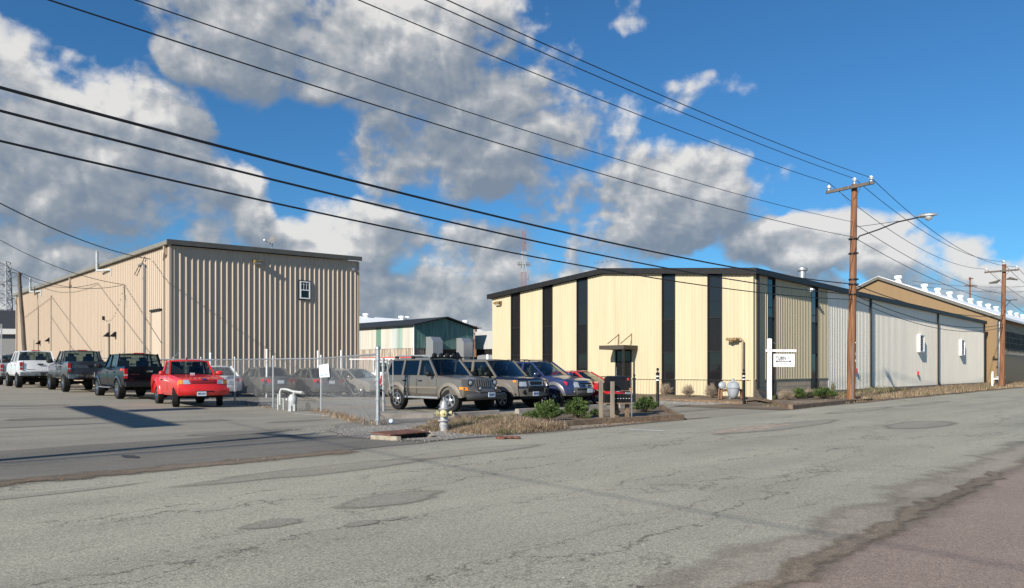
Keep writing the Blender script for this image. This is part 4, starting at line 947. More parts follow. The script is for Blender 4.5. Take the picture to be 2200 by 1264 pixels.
jp.doors([[(-.20, .52), (.74, .52), (.74, 1.10), (-.20, 1.10)], [(-.98, .62), (-.24, .52), (-.24, 1.10), (-1.04, 1.10)]], 'taupe_body')
jp.arches('taupe_cladding', .42, .54, .065)
jp.sp('side_moulding', 'taupe_cladding', [[(-.82, .70), (.80, .70), (.80, .76), (-.82, .76)]], .022, .02)
jp.mirrors(.55, 1.19, 'black_plastic', .84)
jp.fp('grille', 'black_plastic', [Vert(-.40, .40, .76, 1.0)], .004, .02)
for k in range(8): y = -.35 + .1 * k; jp.fp('grille_slat', 'taupe_body' if k not in () else '', [Vert(y - .022, y + .022, .76, 1.0)], .02, .018, n=2)
for sy in (1, -1):
    jp.lamp('headlight', sy * .565, .90, .10, 'clear_lens', 'black_plastic', off=.02); jp.lamp('fog_light', sy * .37, .72, .072, 'clear_lens', 'black_plastic', x=2.26)
jp.fp('turn_signal', 'amber_lens', [Vert(.68, .84, .66, .76)], .02, .03, mirror=True)
jp.sp('turn_signal', 'amber_lens', [Vert(1.80, 1.98, .69, .77)], .010, .012)
m = MB(); m.tube([(2.14, -.86, .52), (2.30, -.70, .53), (2.34, 0, .54), (2.30, .70, .53), (2.14, .86, .52)], .12, 10); m.tube([(2.22, -.55, .70), (2.36, -.5, .66), (2.38, .5, .66), (2.22, .55, .70)], .03, 8); jb = m.build('bumper', 'dark_cladding', jp.root, smooth=50)
m = MB(); m.box((2.48, -.05, .58), (.012, .31, .155)); pl = m.build('licence_plate', 'plate_white', jp.root); text('plate_text', 'JYK-6031', .10, 'plate_blue', pl, face_mat((2.488, -.05, .58), (0, 1, 0), (0, 0, 1)), .001, sx=.58, bold=.001)
m = MB()
for sy in (1, -1): m.tube([(.9, sy * .93, .46), (-.85, sy * .93, .46)], .04, 8); m.beam((.4, sy * .7, .5), (.4, sy * .93, .46), .04); m.beam((-.5, sy * .7, .5), (-.5, sy * .93, .46), .04)
m.build('side_step', 'galvanised', jp.root, smooth=40)
for sy in (1, -1):
    m = MB(); m.tube([(.15, sy * .60, 1.80), (.05, sy * .60, 1.87), (-1.6, sy * .60, 1.87), (-1.75, sy * .60, 1.78)], .026, 8); m.build('roof_rail', 'galvanised', jp.root, smooth=40)
    m = MB(); [m.box((x, sy * .60, 1.82), (.14, .07, .08)) for x in (-.75, -1.62)]; m.build('rail_foot', 'black_plastic', jp.root)
m = MB(); m.beam((.16, -.62, 1.80), (.16, .62, 1.80), .10, .06); lb = m.build('lamp_bar', 'black_plastic', jp.root)
for y in (-.45, -.15, .15, .45): m = MB(); m.lathe([(.04, -.06), (.085, -.03), (.09, .03), (.085, .05), (.06, .065)], (.17, y, 1.87), 14, Matrix.Rotation(R(90), 3, 'Y')); m.build('roof_lamp', 'black_plastic', lb, smooth=40)
m = MB(); m.tube([(.85, -.78, 1.1), (.86, -.78, 1.85)], .006, 5); m.build('aerial', 'black_plastic', jp.root)
jp.under(-2.0, 1.9, .34, .5)
for sy in (1, -1): m = MB(); m.box((-2.12, sy * .84, 1.02), (.14, .10, .34)); m.build('tail_light', 'red_lens', jp.root)

# boxy two-tone wagon
paint('navy_body', (0.012, 0.018, 0.035), 0.3, 0.28); pm('warm_cladding', (0.12, 0.108, 0.093), 0.5, var=0.06)
S = dict(L=4.3, W=.91, zb=.40, fx=1.30, rx=-1.28, ra=.41, zw=.35, bF=.20, bR=.08, tf=.93, tr=.97, crown=.03,
         front=[(.30, 1.98), (.42, 2.12), (.70, 2.14), (.98, 2.08), (1.05, 1.95)], rear=[(.3, -2.1), (.6, -2.14), (1.2, -2.08)],
         top=[(-2.3, 1.10), (.85, 1.10), (1.1, 1.10), (1.7, 1.06), (2.1, 1.0), (2.3, .98)], wsb=.16, seats=[-.05, -1.0])
elx = Car('parked_suv', 'boxy two-tone wagon with dark blue hood over grey plastic fenders', 'suv', place_by_wheel(1083, 879.5, hs, S['fx'], -1, S['W']), heading(*hs), S, 'parked cars facing the planting bed', lift=.05)
elx.body('navy_body')
elx.cabin('navy_body', [(.98, .38, .07), (-.25, -.25, .12), (-1.15, -1.15, .08), (-2.02, -1.86, .12)], 1.66, .84, .74, 0, side_gl={1: 'dark_glass', 2: 'dark_glass'}, rear_gl='dark_glass', pil_mat='warm_cladding')
elx.wheels(.355, .22, .21, 'five', 'alloy')
elx.arches('warm_cladding', .40, .56, .03)
elx.sp('fender_cladding', 'warm_cladding', [[(1.72, .44), (2.02, .44), (1.98, .98), (1.30, .98)], [(.85, .80), (1.30, .86), (1.45, .99), (.9, 1.0)]], .010, .012)
elx.doors([[(-.22, .5), (.88, .5), (.88, 1.05), (-.22, 1.05)]], 'navy_body')
elx.fp('front_cladding', 'dark_cladding', [Vert(-.80, .80, .42, .95)], .006, .02, n=14)
elx.fp('bumper', 'warm_cladding', [Vert(-.44, .44, .42, .56)], .035, .03, n=8); elx.fp('bumper', 'warm_cladding', [Vert(.45, .82, .42, .68)], .04, .035, mirror=True)
elx.fp('grille', 'black_plastic', [Vert(-.30, .30, .80, .92)], .02, .02); 
elx.fp('grille_frame', 'alloy', [Vert(-.36, .36, .78, .80), [(-.38, .93), (.38, .93), (.38, .95), (-.38, .95)], [(-.36, .78), (-.32, .78), (-.34, .95), (-.38, .95)], [(.32, .78), (.36, .78), (.38, .95), (.34, .95)]], .03, .03, n=4)
elx.fp('lower_grille', 'black_plastic', [Vert(-.42, .42, .58, .72)], .012, .02)
elx.fp('headlight', 'clear_lens', [Vert(.50, .76, .76, .92)], .03, .04, mirror=True); elx.fp('turn_signal', 'amber_lens', [Vert(.765, .80, .80, .92)], .03, .04, mirror=True)
elx.sp('side_marker', 'amber_lens', [Vert(1.78, 1.90, .90, .97)], .014, .01)
for sy in (1, -1): elx.lamp('fog_light', sy * .60, .56, .07, 'black_plastic', 'black_plastic', off=.05)
elx.plate(1, -.10, .50, 'XLW-1962', proud=.06); elx.mirrors(.72, 1.18, 'black_plastic', .86); elx.under(-1.9, 1.9, .3, .45)
m = MB(); m.box((2.12, 0, .86), (.01, .12, .07)); m.build('badge', 'chrome', elx.root)

# blue crossover with grey lower body
paint('blue_body', (0.036, 0.052, 0.135), 0.4, 0.28); paint('grey_cladding_paint', (0.13, 0.13, 0.135), 0.3, 0.42)
S = dict(L=4.56, W=.92, zb=.40, fx=1.38, rx=-1.33, ra=.42, zw=.37, bF=.30, bR=.10, tf=.86, tr=.94, crown=.05,
         front=[(.32, 2.08), (.45, 2.24), (.66, 2.26), (.85, 2.20), (1.02, 2.02)], rear=[(.3, -2.1), (.6, -2.26), (1.2, -2.15)],
         top=[(-2.3, 1.10), (.85, 1.10), (1.2, 1.07), (1.8, .98), (2.1, .90), (2.3, .86)], wsb=.16, seats=[-.05, -.95])
so_ = Car('parked_suv', 'blue crossover with grey lower body and chrome-framed grille beside the red coupe', 'suv', place_by_wheel(1193, 874.5, hs, S['fx'], -1, S['W']), heading(*hs), S, 'parked cars facing the planting bed', lift=.05)
so_.body('blue_body')
so_.cabin('blue_body', [(.90, .10, .06), (-.30, -.30, .09), (-1.15, -1.12, .09), (-2.02, -1.65, .14)], 1.62, .83, .66, 0, side_gl={1: 'dark_glass', 2: 'dark_glass'}, rear_gl='dark_glass')
so_.wheels(.37, .235, .225, 'six', 'alloy'); so_.arches('grey_cladding_paint', .41, .53, .05)
so_.doors([[(-.26, .5), (.86, .5), (.86, 1.05), (-.26, 1.05)], [(-1.10, .55), (-.30, .5), (-.30, 1.05), (-1.12, 1.05)]], 'blue_body', 'blue_body')
so_.fp('bumper', 'grey_cladding_paint', [Vert(-.80, .80, .38, .66)], .02, .03, n=16)
so_.fp('lower_grille', 'black_plastic', [Vert(-.50, .50, .58, .64)], .03, .02); so_.fp('bumper', 'dark_cladding', [Vert(-.45, .45, .36, .46)], .03, .03)
so_.fp('grille', 'black_plastic', [[(-.28, .70), (.28, .70), (.38, .86), (-.38, .86)]], .012, .02)
so_.fp('grille_frame', 'chrome', [[(-.30, .685), (.30, .685), (.30, .70), (-.30, .70)], [(-.40, .86), (.40, .86), (.40, .88), (-.40, .88)], [(-.31, .69), (-.28, .69), (-.38, .87), (-.41, .87)], [(.28, .69), (.31, .69), (.41, .87), (.38, .87)], Vert(-.35, .35, .775, .79)], .03, .03, n=5)
so_.fp('headlight', 'clear_lens', [[(.40, .68), (.78, .70), (.84, .93), (.42, .88)]], .014, .03, mirror=True, n=10); so_.sp('turn_signal', 'red_lens', [[(1.92, .78), (2.0, .76), (1.98, .88), (1.80, .92)]], .008, .01)
for sy in (1, -1): so_.lamp('fog_light', sy * .62, .53, .06, 'clear_lens', 'black_plastic', off=.04)
so_.plate(1, .16, .56, '', proud=.05); so_.mirrors(.66, 1.16, 'blue_body', .86); so_.under(-2, 1.9, .3, .45)
m = MB(); m.lathe([(.07, 0), (.07, .015)], (2.24, 0, .78), 16, Matrix.Rotation(R(90), 3, 'Y') ); m.build('badge', 'chrome', so_.root)
for sy in (1, -1): m = MB(); m.tube([(-.1, sy * .55, 1.72), (-.2, sy * .55, 1.78), (-1.3, sy * .55, 1.78), (-1.4, sy * .55, 1.72)], .02, 6); m.build('roof_rail', 'black_plastic', so_.root, smooth=40)
m = MB(); [m.beam((x, -.55, 1.78), (x, .55, 1.78), .05, .02) for x in (-.4, -1.1)]; m.build('roof_bar', 'black_plastic', so_.root)

# low red coupe
S = dict(L=4.35, W=.84, zb=.24, fx=1.28, rx=-1.30, ra=.35, zw=.305, bF=.34, bR=.20, tf=.84, tr=.90, crown=.05,
         front=[(.18, 2.02), (.34, 2.17), (.52, 2.16), (.66, 2.02), (.75, 1.9)], rear=[(.2, -2.1), (.45, -2.17), (.95, -2.05)],
         top=[(-2.3, .90), (-1.7, .93), (-.9, .90), (.8, .88), (1.2, .86), (1.8, .72), (2.2, .62)], wsb=.16, seats=[-.25])
paint('dark_red_body', (0.42, 0.016, 0.022), 0.15, 0.28)
rc = Car('parked_car', 'low dark red coupe behind the mailbox posts', 'car', place_by_wheel(1285.5, 869.5, hs, S['fx'], -1, S['W']), heading(*hs), S, 'parked cars facing the planting bed')
rc.body('dark_red_body'); rc.cabin('dark_red_body', [(.85, .02, .06), (-.62, -.55, .08), (-1.62, -.95, .16)], 1.29, .74, .56, 0, crown=.045)
rc.wheels(.31, .20, .205, 'five', 'alloy'); rc.mirrors(.5, .95, 'dark_red_body', .76, .85)
rc.doors([[(-.52, .33), (.72, .33), (.72, .84), (-.52, .84)]], 'dark_red_body', 'dark_red_body')
rc.fp('headlight', 'clear_lens', [[(.40, .52), (.72, .54), (.74, .66), (.42, .61)]], .01, .03, mirror=True, n=10); rc.sp('turn_signal', 'amber_lens', [Vert(1.80, 1.92, .56, .64)], .008, .01)
rc.fp('lower_grille', 'black_plastic', [Vert(-.45, .45, .24, .34)], .006, .02); rc.fp('grille', 'black_plastic', [Vert(-.3, .3, .50, .54)], .006, .02); rc.plate(1, 0, .42, '', proud=.03); rc.under(-1.9, 1.8, .16, .3)

# ---- sedans behind the fence ------------------------------------------------------------------------
def sedan(name, label, px, py, hd, axle, side, pmat, rim='alloy', tail=False, trunk=.98, roof=1.40, group='sedans behind the chain link fence', L=4.75, lens='red_lens'):
    S = dict(L=L, W=.89, zb=.26, fx=1.40, rx=-1.36, ra=.375, zw=.325, bF=.30, bR=.24, tf=.86, tr=.88, crown=.04,
             front=[(.20, L / 2 - .2), (.36, L / 2), (.60, L / 2 - .02), (.75, L / 2 - .16), (.82, L / 2 - .3)], rear=[(.2, -L / 2 + .12), (.42, -L / 2), (.70, -L / 2 + .03), (1.0, -L / 2 + .10)],
             top=[(-2.5, trunk - .04), (-1.9, trunk), (-1.3, trunk - .02), (.9, .95), (1.3, .92), (1.9, .80), (2.4, .70)], wsb=.16, rwb=.12, seats=[-.1, -1.0])
    c = Car(name, label, 'sedan', place_by_wheel(px, py, hd, S[axle], side, S['W']), heading(*hd), S, group)
    c.body(pmat); c.cabin(pmat, [(.98, .12, .06), (-.28, -.25, .07), (-1.02, -.92, .09), (-1.72, -1.12, .16)], roof, .78, .62, 0, crown=.045)
    c.wheels(.33, .21, .215, 'five', rim); c.mirrors(.68, 1.02, pmat, .80, .9)
    c.doors([[(-.26, .36), (.86, .36), (.86, .90), (-.26, .90)], [(-1.0, .40), (-.30, .36), (-.30, .90), (-1.05, .90)]], pmat, pmat)
    c.fp('tail_light', lens, [[(.45, .72), (.80, .70), (.80, .90), (.47, .88)]], .01, .03, -1, mirror=True, n=10); c.sp('tail_light_side', lens, [[(-2.28, .74), (-2.02, .78), (-2.05, .88), (-2.26, .90)]], .008, .01)
    c.fp('bumper_line', 'black_rubber', [Vert(-.75, .75, .575, .59)], .004, .02, -1, n=14); c.plate(-1, 0, .74, '', proud=.02); c.fp('trunk_line', 'black_rubber', [Vert(-.5, .5, .90, .91)], .004, .02, -1)
    c.fp('headlight', 'clear_lens', [[(.42, .58), (.76, .58), (.78, .72), (.44, .68)]], .012, .03, mirror=True, n=10); c.fp('grille', 'black_plastic', [Vert(-.33, .33, .54, .66)], .006, .02); c.fp('lower_grille', 'black_plastic', [Vert(-.5, .5, .30, .40)], .006, .02)
    c.fp('grille_bar', 'chrome', [Vert(-.34, .34, .595, .615)], .012, .012); c.plate(1, 0, .46, '', proud=.04)
    c.sp('side_moulding', pmat, [Vert(-.95, .9, .50, .55)], .012, .01); c.under(-2.1, 2.0, .18, .32); return c
paint('sage_grey_body', (0.13, 0.125, 0.105), 0.4, 0.32); paint('mid_grey_body', (0.10, 0.10, 0.095), 0.4, 0.3); paint('beige_silver_body', (0.30, 0.28, 0.24), 0.4, 0.3)
hA = (-.64, .77)
sd1 = sedan('parked_car', 'grey-green sedan seen from behind through the fence, next to the red pickup', 553, 853.5, hA, 'rx', 1, 'sage_grey_body')
m = MB(); sd1.front(m, Vert(-.3, .3, .76, .79), .02, .01, 6, 2, -1); m.build('trunk_trim', 'chrome', sd1.root)
sd2 = sedan('parked_car', 'darker grey sedan behind the fence between two others, red paper inside its rear window', 664, 853.0, hA, 'rx', 1, 'mid_grey_body', trunk=.96)
m = MB(); a = sd2.rw(.35, .5); m.box(a + Vector((.05, 0, 0)), (.01, .16, .14)); m.build('paper_sheet', 'red_decal', sd2.root)
hB = (.80, -.60)
sd3 = sedan('parked_car', 'beige silver sedan nosed toward the gate post, front half behind the fence mesh', 777, 853.0, hB, 'fx', -1, 'beige_silver_body')
sd4 = sedan('parked_car', 'white car mostly hidden behind the red pickup', 436, 853, hA, 'rx', 1, 'white_body', trunk=.97, L=4.6)
# white work truck with rack behind the sedans
S = dict(L=5.2, W=.95, zb=.5, fx=1.6, rx=-1.6, ra=.43, zw=.37, bF=.2, bR=.05, tf=.9, tr=.97, front=[(.45, 2.45), (.6, 2.6), (1.2, 2.5)], rear=[(.45, -2.55), (1.3, -2.58)],
         top=[(-3, 1.25), (.8, 1.22), (1.4, 1.18), (2.6, 1.05)], bed=(-2.5, -.5), seats=[-.2])
p = at(842, 42); wk = Car('work_truck', 'white work pickup with a red and white ladder rack, behind the taupe wagon', 'pickup truck', (p.x, p.y, gz(p.x, p.y)), heading(.80, -.60), S, lift=.05)
q = MB(); q.bb(-2.5, -.5, -.8, .8, .9, 1.8); wk.body('white_body', [q]); wk.cabin('white_body', [(.95, .45, .07), (-.38, -.32, .14)], 1.80, .86, .74, 0); wk.wheels(.37, .23, .21, 'steel', 'alloy'); wk.mirrors(.7, 1.35, 'black_plastic', .9)
for sy in (1, -1):
    m = MB(); m.beam((-2.4, sy * .88, 1.28), (-2.4, sy * .88, 2.02), .05); m.beam((-.55, sy * .88, 1.28), (-.55, sy * .88, 2.02), .05); m.beam((-2.6, sy * .88, 2.02), (1.6, sy * .88, 2.02), .06); m.beam((1.6, sy * .8, 1.2), (1.6, sy * .88, 2.02), .05); m.build('ladder_rack', 'white_paint', wk.root)
m = MB(); [m.beam((x, -.88, 2.05), (x, .88, 2.05), .05) for x in (-2.4, -.55, 1.4)]; m.beam((-2.6, .2, 2.10), (1.6, .2, 2.10), .30, .06); m.build('ladder', 'red_decal', wk.root)

# ------------------------------------------------------------------ tan metal building (left)
wall_mat('pale_grey_metal', (0.40, 0.40, 0.385), 0.10)
U = Vector((-.698, .716, 0)).normalized(); V = Vector((U.y, -U.x, 0)); c0 = at(365, 37.4)
TA = math.atan2(V.y, V.x)   # local x along the front, local y along the long left wall
TB = thing('tan_warehouse', 'tall tan corrugated metal warehouse with olive gutter, one small window and a satellite dish', 'building', (c0.x, c0.y, 0), TA)
TH = 7.72; TW = 11.1; TL = 36.0
slope = .33 / TW
mb = MB(); corr(mb, (0.06, 0, 0), (1, 0, 0), (0, -1, 0), TW - .1, 0.2, lambda x: TH + x * slope, .305, .037, .30, .12); mb.build('wall', 'tan_metal', TB, fixn=False)
mb = MB(); corr(mb, (0, 0.06, 0), (0, 1, 0), (-1, 0, 0), TL - .1, 0.2, lambda x: TH, .305, .05, .26, .13); mb.build('wall', 'tan_metal', TB, fixn=False)
mb = MB(); mb.bb(-.05, .06, -.05, .06, 0, TH + .05); mb.bb(TW - .06, TW + .04, -.05, .06, 0, TH + .3); mb.bb(-.05, .06, TL - .06, TL + .04, 0, TH); mb.build('corner_trim', 'tan_metal', TB)
mb = MB(); mb.bb(TW, TW + .02, .06, TL, 0, TH + .3); mb.bb(0, TW, TL - .02, TL, 0, TH); mb.build('wall', 'tan_metal', TB)
mb = MB(); mb.add([(-.2, -.2, TH + .24), (TW + .15, -.2, TH + .24 + slope * TW), (TW + .15, TL + .2, TH + .24 + slope * TW), (-.2, TL + .2, TH + .24)], [(0, 1, 2, 3)]); mb.build('roof', 'gutter_brown', TB, fixn=False)
mb = MB(); mb.prism([(-.22, -.24, TH + .02), (TW + .12, -.24, TH + .02 + slope * TW), (TW + .12, -.24, TH + .27 + slope * TW), (-.22, -.24, TH + .27)], (0, .05, 0)); mb.build('rake_trim', 'gutter_brown', TB)
pm('gutter_olive', (0.19, 0.175, 0.14), 0.45)
mb = MB(); mb.prism([(-.24, -.2, TH + .02), (-.24, -.2, TH + .22), (-.10, -.2, TH + .26), (-.04, -.2, TH + .02)], (0, TL + .4, 0)); mb.build('gutter', 'gutter_olive', TB)
def ty(px, off=-.02):   # position along the left wall
    r = (px - CX) / F; return (c0.y * r - c0.x) / (U.x - U.y * r)
def tx(px):
    r = (px - CX) / F; return (c0.y * r - c0.x) / (V.x - V.y * r)
def tz(py, D): return EYE + (HY - py) / F * D
for px in (359, 155, 39):
    y = ty(px) ; m = MB(); m.beam((-.14, y, TH), (-.14, y, TH - .35), .1); m.beam((-.14, y, TH - .35), (-.08, y + .25, TH - .7), .1); m.beam((-.08, y + .25, TH - .7), (-.08, y + .25, .3), .1, .08); m.build('downspout', 'tan_metal', TB)
# flue pipes rising beside the eave
pm('pale_pipe', (0.42, 0.44, 0.43), 0.5)
for px, top, el_, wx in ((222, 541, 583, 241), (76, 598, 628, 90)):
    y = ty(px); D = c0.y + U.y * y; z1 = tz(top, D); z0 = tz(el_, D); y2 = ty(wx)
    m = MB(); m.tube([(-.35, y, z1), (-.35, y, z0), (-.35, y, z0 - .05)], .075, 8); m.tube([(-.35, y, z0), (-.03, y2, z0 - .08)], .07, 8); m.tube([(-.06, y2, z0 - .05), (-.06, y2, z0 - .5)], .05, 6); m.build('flue_pipe', 'pale_pipe', TB, smooth=40)
# small double hung window in the front
x0, x1 = tx(641), tx(667); D = c0.y + V.y * (x0 + x1) / 2; z0, z1 = tz(645, D), tz(603, D)
m = MB(); m.bb(x0, x1, -.065, -.01, z0, z1); wf = m.build('window', 'dark_trim', TB)
m = MB(); q = .06
for a in ((x0 + q, x0 + q + .07, z0 + q, z1 - q), (x1 - q - .07, x1 - q, z0 + q, z1 - q), (x0 + q + .07, x1 - q - .07, z1 - q - .06, z1 - q), (x0 + q + .07, x1 - q - .07, z0 + q, z0 + q + .07), (x0 + q + .07, x1 - q - .07, (z0 + z1) / 2 - .03, (z0 + z1) / 2 + .03)): m.bb(a[0], a[1], -.10, -.065, a[2], a[3])
m.build('window_frame', 'white_paint', wf)
m = MB(); m.bb(x0 + q + .07, x1 - q - .07, -.074, -.067, z0 + q + .07, z1 - q - .06); m.build('pane', 'building_glass', wf)
m = MB()
for k in (1, 2): xx = x0 + q + .07 + (x1 - x0 - 2 * q - .14) * k / 3; m.bb(xx - .01, xx + .01, -.084, -.076, (z0 + z1) / 2 + .03, z1 - q - .06)
for f_ in (.77,): zz = z0 + (z1 - z0) * f_; m.bb(x0 + q + .07, x1 - q - .07, -.088, -.085, zz - .008, zz + .008)
m.build('muntin', 'white_paint', wf)
D = c0.y + V.y * tx(551); wall_lamp((tx(551), -.03, tz(568, D)), (0, -1), TB, 'lamp_bronze', .42)
D = c0.y + V.y * tx(756); m = MB(); m.lathe([(.02, 0), (.10, .06), (.11, .15), (.02, .16)], (tx(757), -.05, tz(581, D)), 10, Matrix.Rotation(R(70), 3, 'X')); m.build('security_lamp', 'galvanised', TB)
# service mast on the left wall
y = ty(316); D = c0.y + U.y * y; z1 = tz(572, D)
m = MB(); m.tube([(-.14, y, .2), (-.14, y, z1), (-.2, y + .12, z1 + .12), (-.32, y + .3, z1 + .02)], .075, 8); m.build('service_mast', 'grey_plastic', TB, smooth=40)
for a, b in ((.25, .5), (.35, .2)): m = MB(); m.tube([(-.32, y + .3, z1), (-.5, y + .45, z1 - .45), (-.3, y + .7, z1 - .5), (-.1, y + .2 * a, z1 + .5)], .02, 5); m.build('service_loop', 'black_plastic', TB)
# roll door trim, wall lamps, conduits, vent boxes on the left wall
for (pa, pb, pt_) in ((327, 349, 670), ):
    ya, yb = ty(pb), ty(pa); D = c0.y + U.y * yb; z1 = tz(671, D)
    m = MB(); m.bb(-.07, -.02, yb - .04, yb + .04, .2, z1); m.bb(-.16, -.02, ya, yb - .04, z1, z1 + .10); f = m.build('door', 'dark_trim', TB); m = MB(); m.bb(-.055, -.045, ya, yb - .04, .2, z1); m.build('door_panel', 'tan_metal', f)
for px, py, h in ((87, 737, 0), (107, 731, 0), (235, 720, 0), (249, 720, 0)):
    y = ty(px); D = c0.y + U.y * y; z = tz(py, D); m = MB(); m.prism([(-.04, y - .13, z - .12), (-.34, y - .13, z - .10), (-.04, y - .13, z + .2)], (0, .26, 0)); m.build('wall_lamp', 'dark_trim', TB)
for px, ya_, yb_ in ((112, 635, 760), (236, 695, 760), (270, 612, 760), (75, 730, 760)):
    y = ty(px); D = c0.y + U.y * y; m = MB(); m.tube([(-.07, y, tz(ya_, D)), (-.07, y, .3)], .035, 5); m.build('conduit', 'gutter_olive', TB)
y = ty(225); D = c0.y + U.y * y; m = MB(); m.bb(-.12, -.04, y - .1, y + .1, tz(688, D), tz(680, D)); m.build('vent_box', 'dark_trim', TB)
def sag_pts(a, b, sag, n=24):
    a = Vector(a); b = Vector(b); return [a + (b - a) * (k / n) - Vector((0, 0, sag * 4 * (k / n) * (1 - k / n))) for k in range(n + 1)]
def twall(px, py, o=.06):
    y = ty(px); return (-o, y, tz(py, c0.y + U.y * y))
for a, b in (((270, 612), (352, 740)), ((112, 636), (208, 765)), ((112, 640), (45, 690)), ((213, 609), (330, 765)), ((112, 680), (165, 760))):
    m = MB(); m.tube(sag_pts(twall(*a, .09), twall(*b, .09), .0, 4), .013, 4); m.build('wall_cable', 'gutter_brown', TB)
# satellite dish on the roof edge
dl = tx(583); sd = thing('satellite_dish', 'small grey satellite dish standing on the tan roof edge', 'satellite dish', (c0.x + V.x * dl, c0.y + V.y * dl, TH + .25 + slope * dl), TA)
Md = Matrix.Rotation(R(200), 3, 'Z') @ Matrix.Rotation(R(62), 3, 'Y')
m = MB(); m.lathe([(.001, -.06), (.16, -.045), (.30, .0), (.31, .01), (.29, .012), (.15, -.03), (.001, -.045)], (.05, 0, .55), 20, Md, caps=False); m.build('dish', 'grey_plastic', sd, smooth=50)
m = MB(); m.tube([(0, 0, 0), (.06, 0, .25), (.07, 0, .5)], .025, 6); m.tube([(.07, 0, .32), (-.42, -.1, .42)], .018, 5); m.build('mount', 'galvanised', sd)
m = MB(); m.lathe([(.03, 0), (.06, .03), (.06, .1), (.02, .12)], (-.45, -.1, .40), 10); m.build('receiver', 'white_paint', sd)

# ------------------------------------------------------------------ green and white building, centre
def gw_mat():
    m, t, b = nodes_of('faded_panels'); L = t.links.new; N = t.nodes.new
    tc = N('ShaderNodeTexCoord'); sp = N('ShaderNodeSeparateXYZ'); L(tc.outputs['Object'], sp.inputs[0])
    q = N('ShaderNodeMath'); q.operation = 'MULTIPLY'; q.inputs[1].default_value = 1.05; L(sp.outputs[1], q.inputs[0]); fl = N('ShaderNodeMath'); fl.operation = 'FLOOR'; L(q.outputs[0], fl.inputs[0])
    wn_ = N('ShaderNodeTexWhiteNoise'); wn_.noise_dimensions = '1D'; L(fl.outputs[0], wn_.inputs['W'])
    r = N('ShaderNodeValToRGB'); r.color_ramp.interpolation = 'CONSTANT'; L(wn_.outputs['Value'], r.inputs[0]); e = r.color_ramp.elements
    e[0].color = (0.50, 0.47, 0.40, 1); e[1].position = .68; e[1].color = (0.42, 0.45, 0.42, 1)
    for p_, c_ in ((.80, (0.27, 0.36, 0.31, 1)), (.91, (0.12, 0.22, 0.16, 1)), (.955, (0.33, 0.36, 0.38, 1))): x = e.new(p_); x.color = c_
    mp = N('ShaderNodeMapping'); mp.inputs['Scale'].default_value = (3, 3, .15); L(tc.outputs['Object'], mp.inputs[0]); n = N('ShaderNodeTexNoise'); n.inputs['Scale'].default_value = 1; n.inputs['Detail'].default_value = 6; L(mp.outputs[0], n.inputs['Vector'])
    mx = N('ShaderNodeMix'); mx.data_type = 'RGBA'; mx.blend_type = 'MULTIPLY'; mx.inputs[0].default_value = .7; L(r.outputs[0], mx.inputs[6])
    r2 = N('ShaderNodeValToRGB'); L(n.outputs['Fac'], r2.inputs[0]); r2.color_ramp.elements[0].position = .3; r2.color_ramp.elements[0].color = (.7, .68, .64, 1); r2.color_ramp.elements[1].position = .6; L(r2.outputs[0], mx.inputs[7])
    L(mx.outputs[2], b.inputs['Base Color']); b.inputs['Roughness'].default_value = .6
gw_mat()
pm('green_metal', (0.075, 0.20, 0.155), 0.55, var=0.35, scale=3, stretch=(1, 1, .12), col2=(0.11, 0.22, 0.20))
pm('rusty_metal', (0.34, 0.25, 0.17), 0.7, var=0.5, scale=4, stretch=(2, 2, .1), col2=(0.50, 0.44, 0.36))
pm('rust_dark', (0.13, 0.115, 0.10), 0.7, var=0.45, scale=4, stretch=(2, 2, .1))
p = at(889, 79); s0, t0 = to_st(p.x, p.y); GH = tz(699, 79)
GB = thing('green_shed', 'old workshop with faded white and green panels and rusty lower walls', 'building', (p.x, p.y, 0), ANG)
GWD = 8.9; GL = 26
gt = lambda x: GH + .95 * (1 - abs(x - GWD / 2) / (GWD / 2))
zl = tz(748, 79)
m = MB(); corr(m, (0, 0, 0), (0, 1, 0), (-1, 0, 0), GL, zl, lambda y: GH, .2, .03, .5, .2); m.build('upper_wall', 'faded_panels', GB, fixn=False)
m = MB(); corr(m, (.06, 0, 0), (0, 1, 0), (-1, 0, 0), GL, 0, lambda y: zl, .3, .04, .5, .2); m.build('lower_wall', 'rusty_metal', GB, fixn=False)
m = MB(); corr(m, (0, 0, 0), (1, 0, 0), (0, -1, 0), GWD, zl, gt, .2, .03, .5, .2); m.build('upper_wall', 'green_metal', GB, fixn=False)
m = MB(); corr(m, (0, .06, 0), (1, 0, 0), (0, -1, 0), GWD, 0, lambda y: zl, .3, .04, .5, .2); m.build('lower_wall', 'rust_dark', GB, fixn=False)
m = MB(); m.bb(-.06, .03, -.06, .03, 0, GH); m.build('corner_trim', 'white_paint', GB)
m = MB(); m.bb(GWD - .03, GWD, .1, GL, 0, GH); m.build('wall', 'green_metal', GB)
m = MB(); m.add([(-.4, -.5, GH - .05), (GWD / 2, -.5, GH + 1.0), (GWD / 2, GL, GH + 1.0), (-.4, GL, GH - .05), (GWD + .4, -.5, GH - .05), (GWD + .4, GL, GH - .05), (-.4, -.5, GH + .08), (GWD / 2, -.5, GH + 1.14), (GWD / 2, GL, GH + 1.14), (-.4, GL, GH + .08), (GWD + .4, -.5, GH + .08), (GWD + .4, GL, GH + .08)],
   [(0, 1, 2, 3), (1, 4, 5, 2), (6, 9, 8, 7), (7, 8, 11, 10), (0, 6, 7, 1), (1, 7, 10, 4), (0, 3, 9, 6), (4, 10, 11, 5)]); m.build('roof', 'dark_trim', GB, fixn=False)
m = MB(); m.bb(3.0, 6.2, -.02, .02, 0, zl - .1); m.build('opening', 'black_rubber', GB)
def sg(px): r = (px - CX) / F; return (p.y * r - p.x) / (E1.x - E1.y * r)
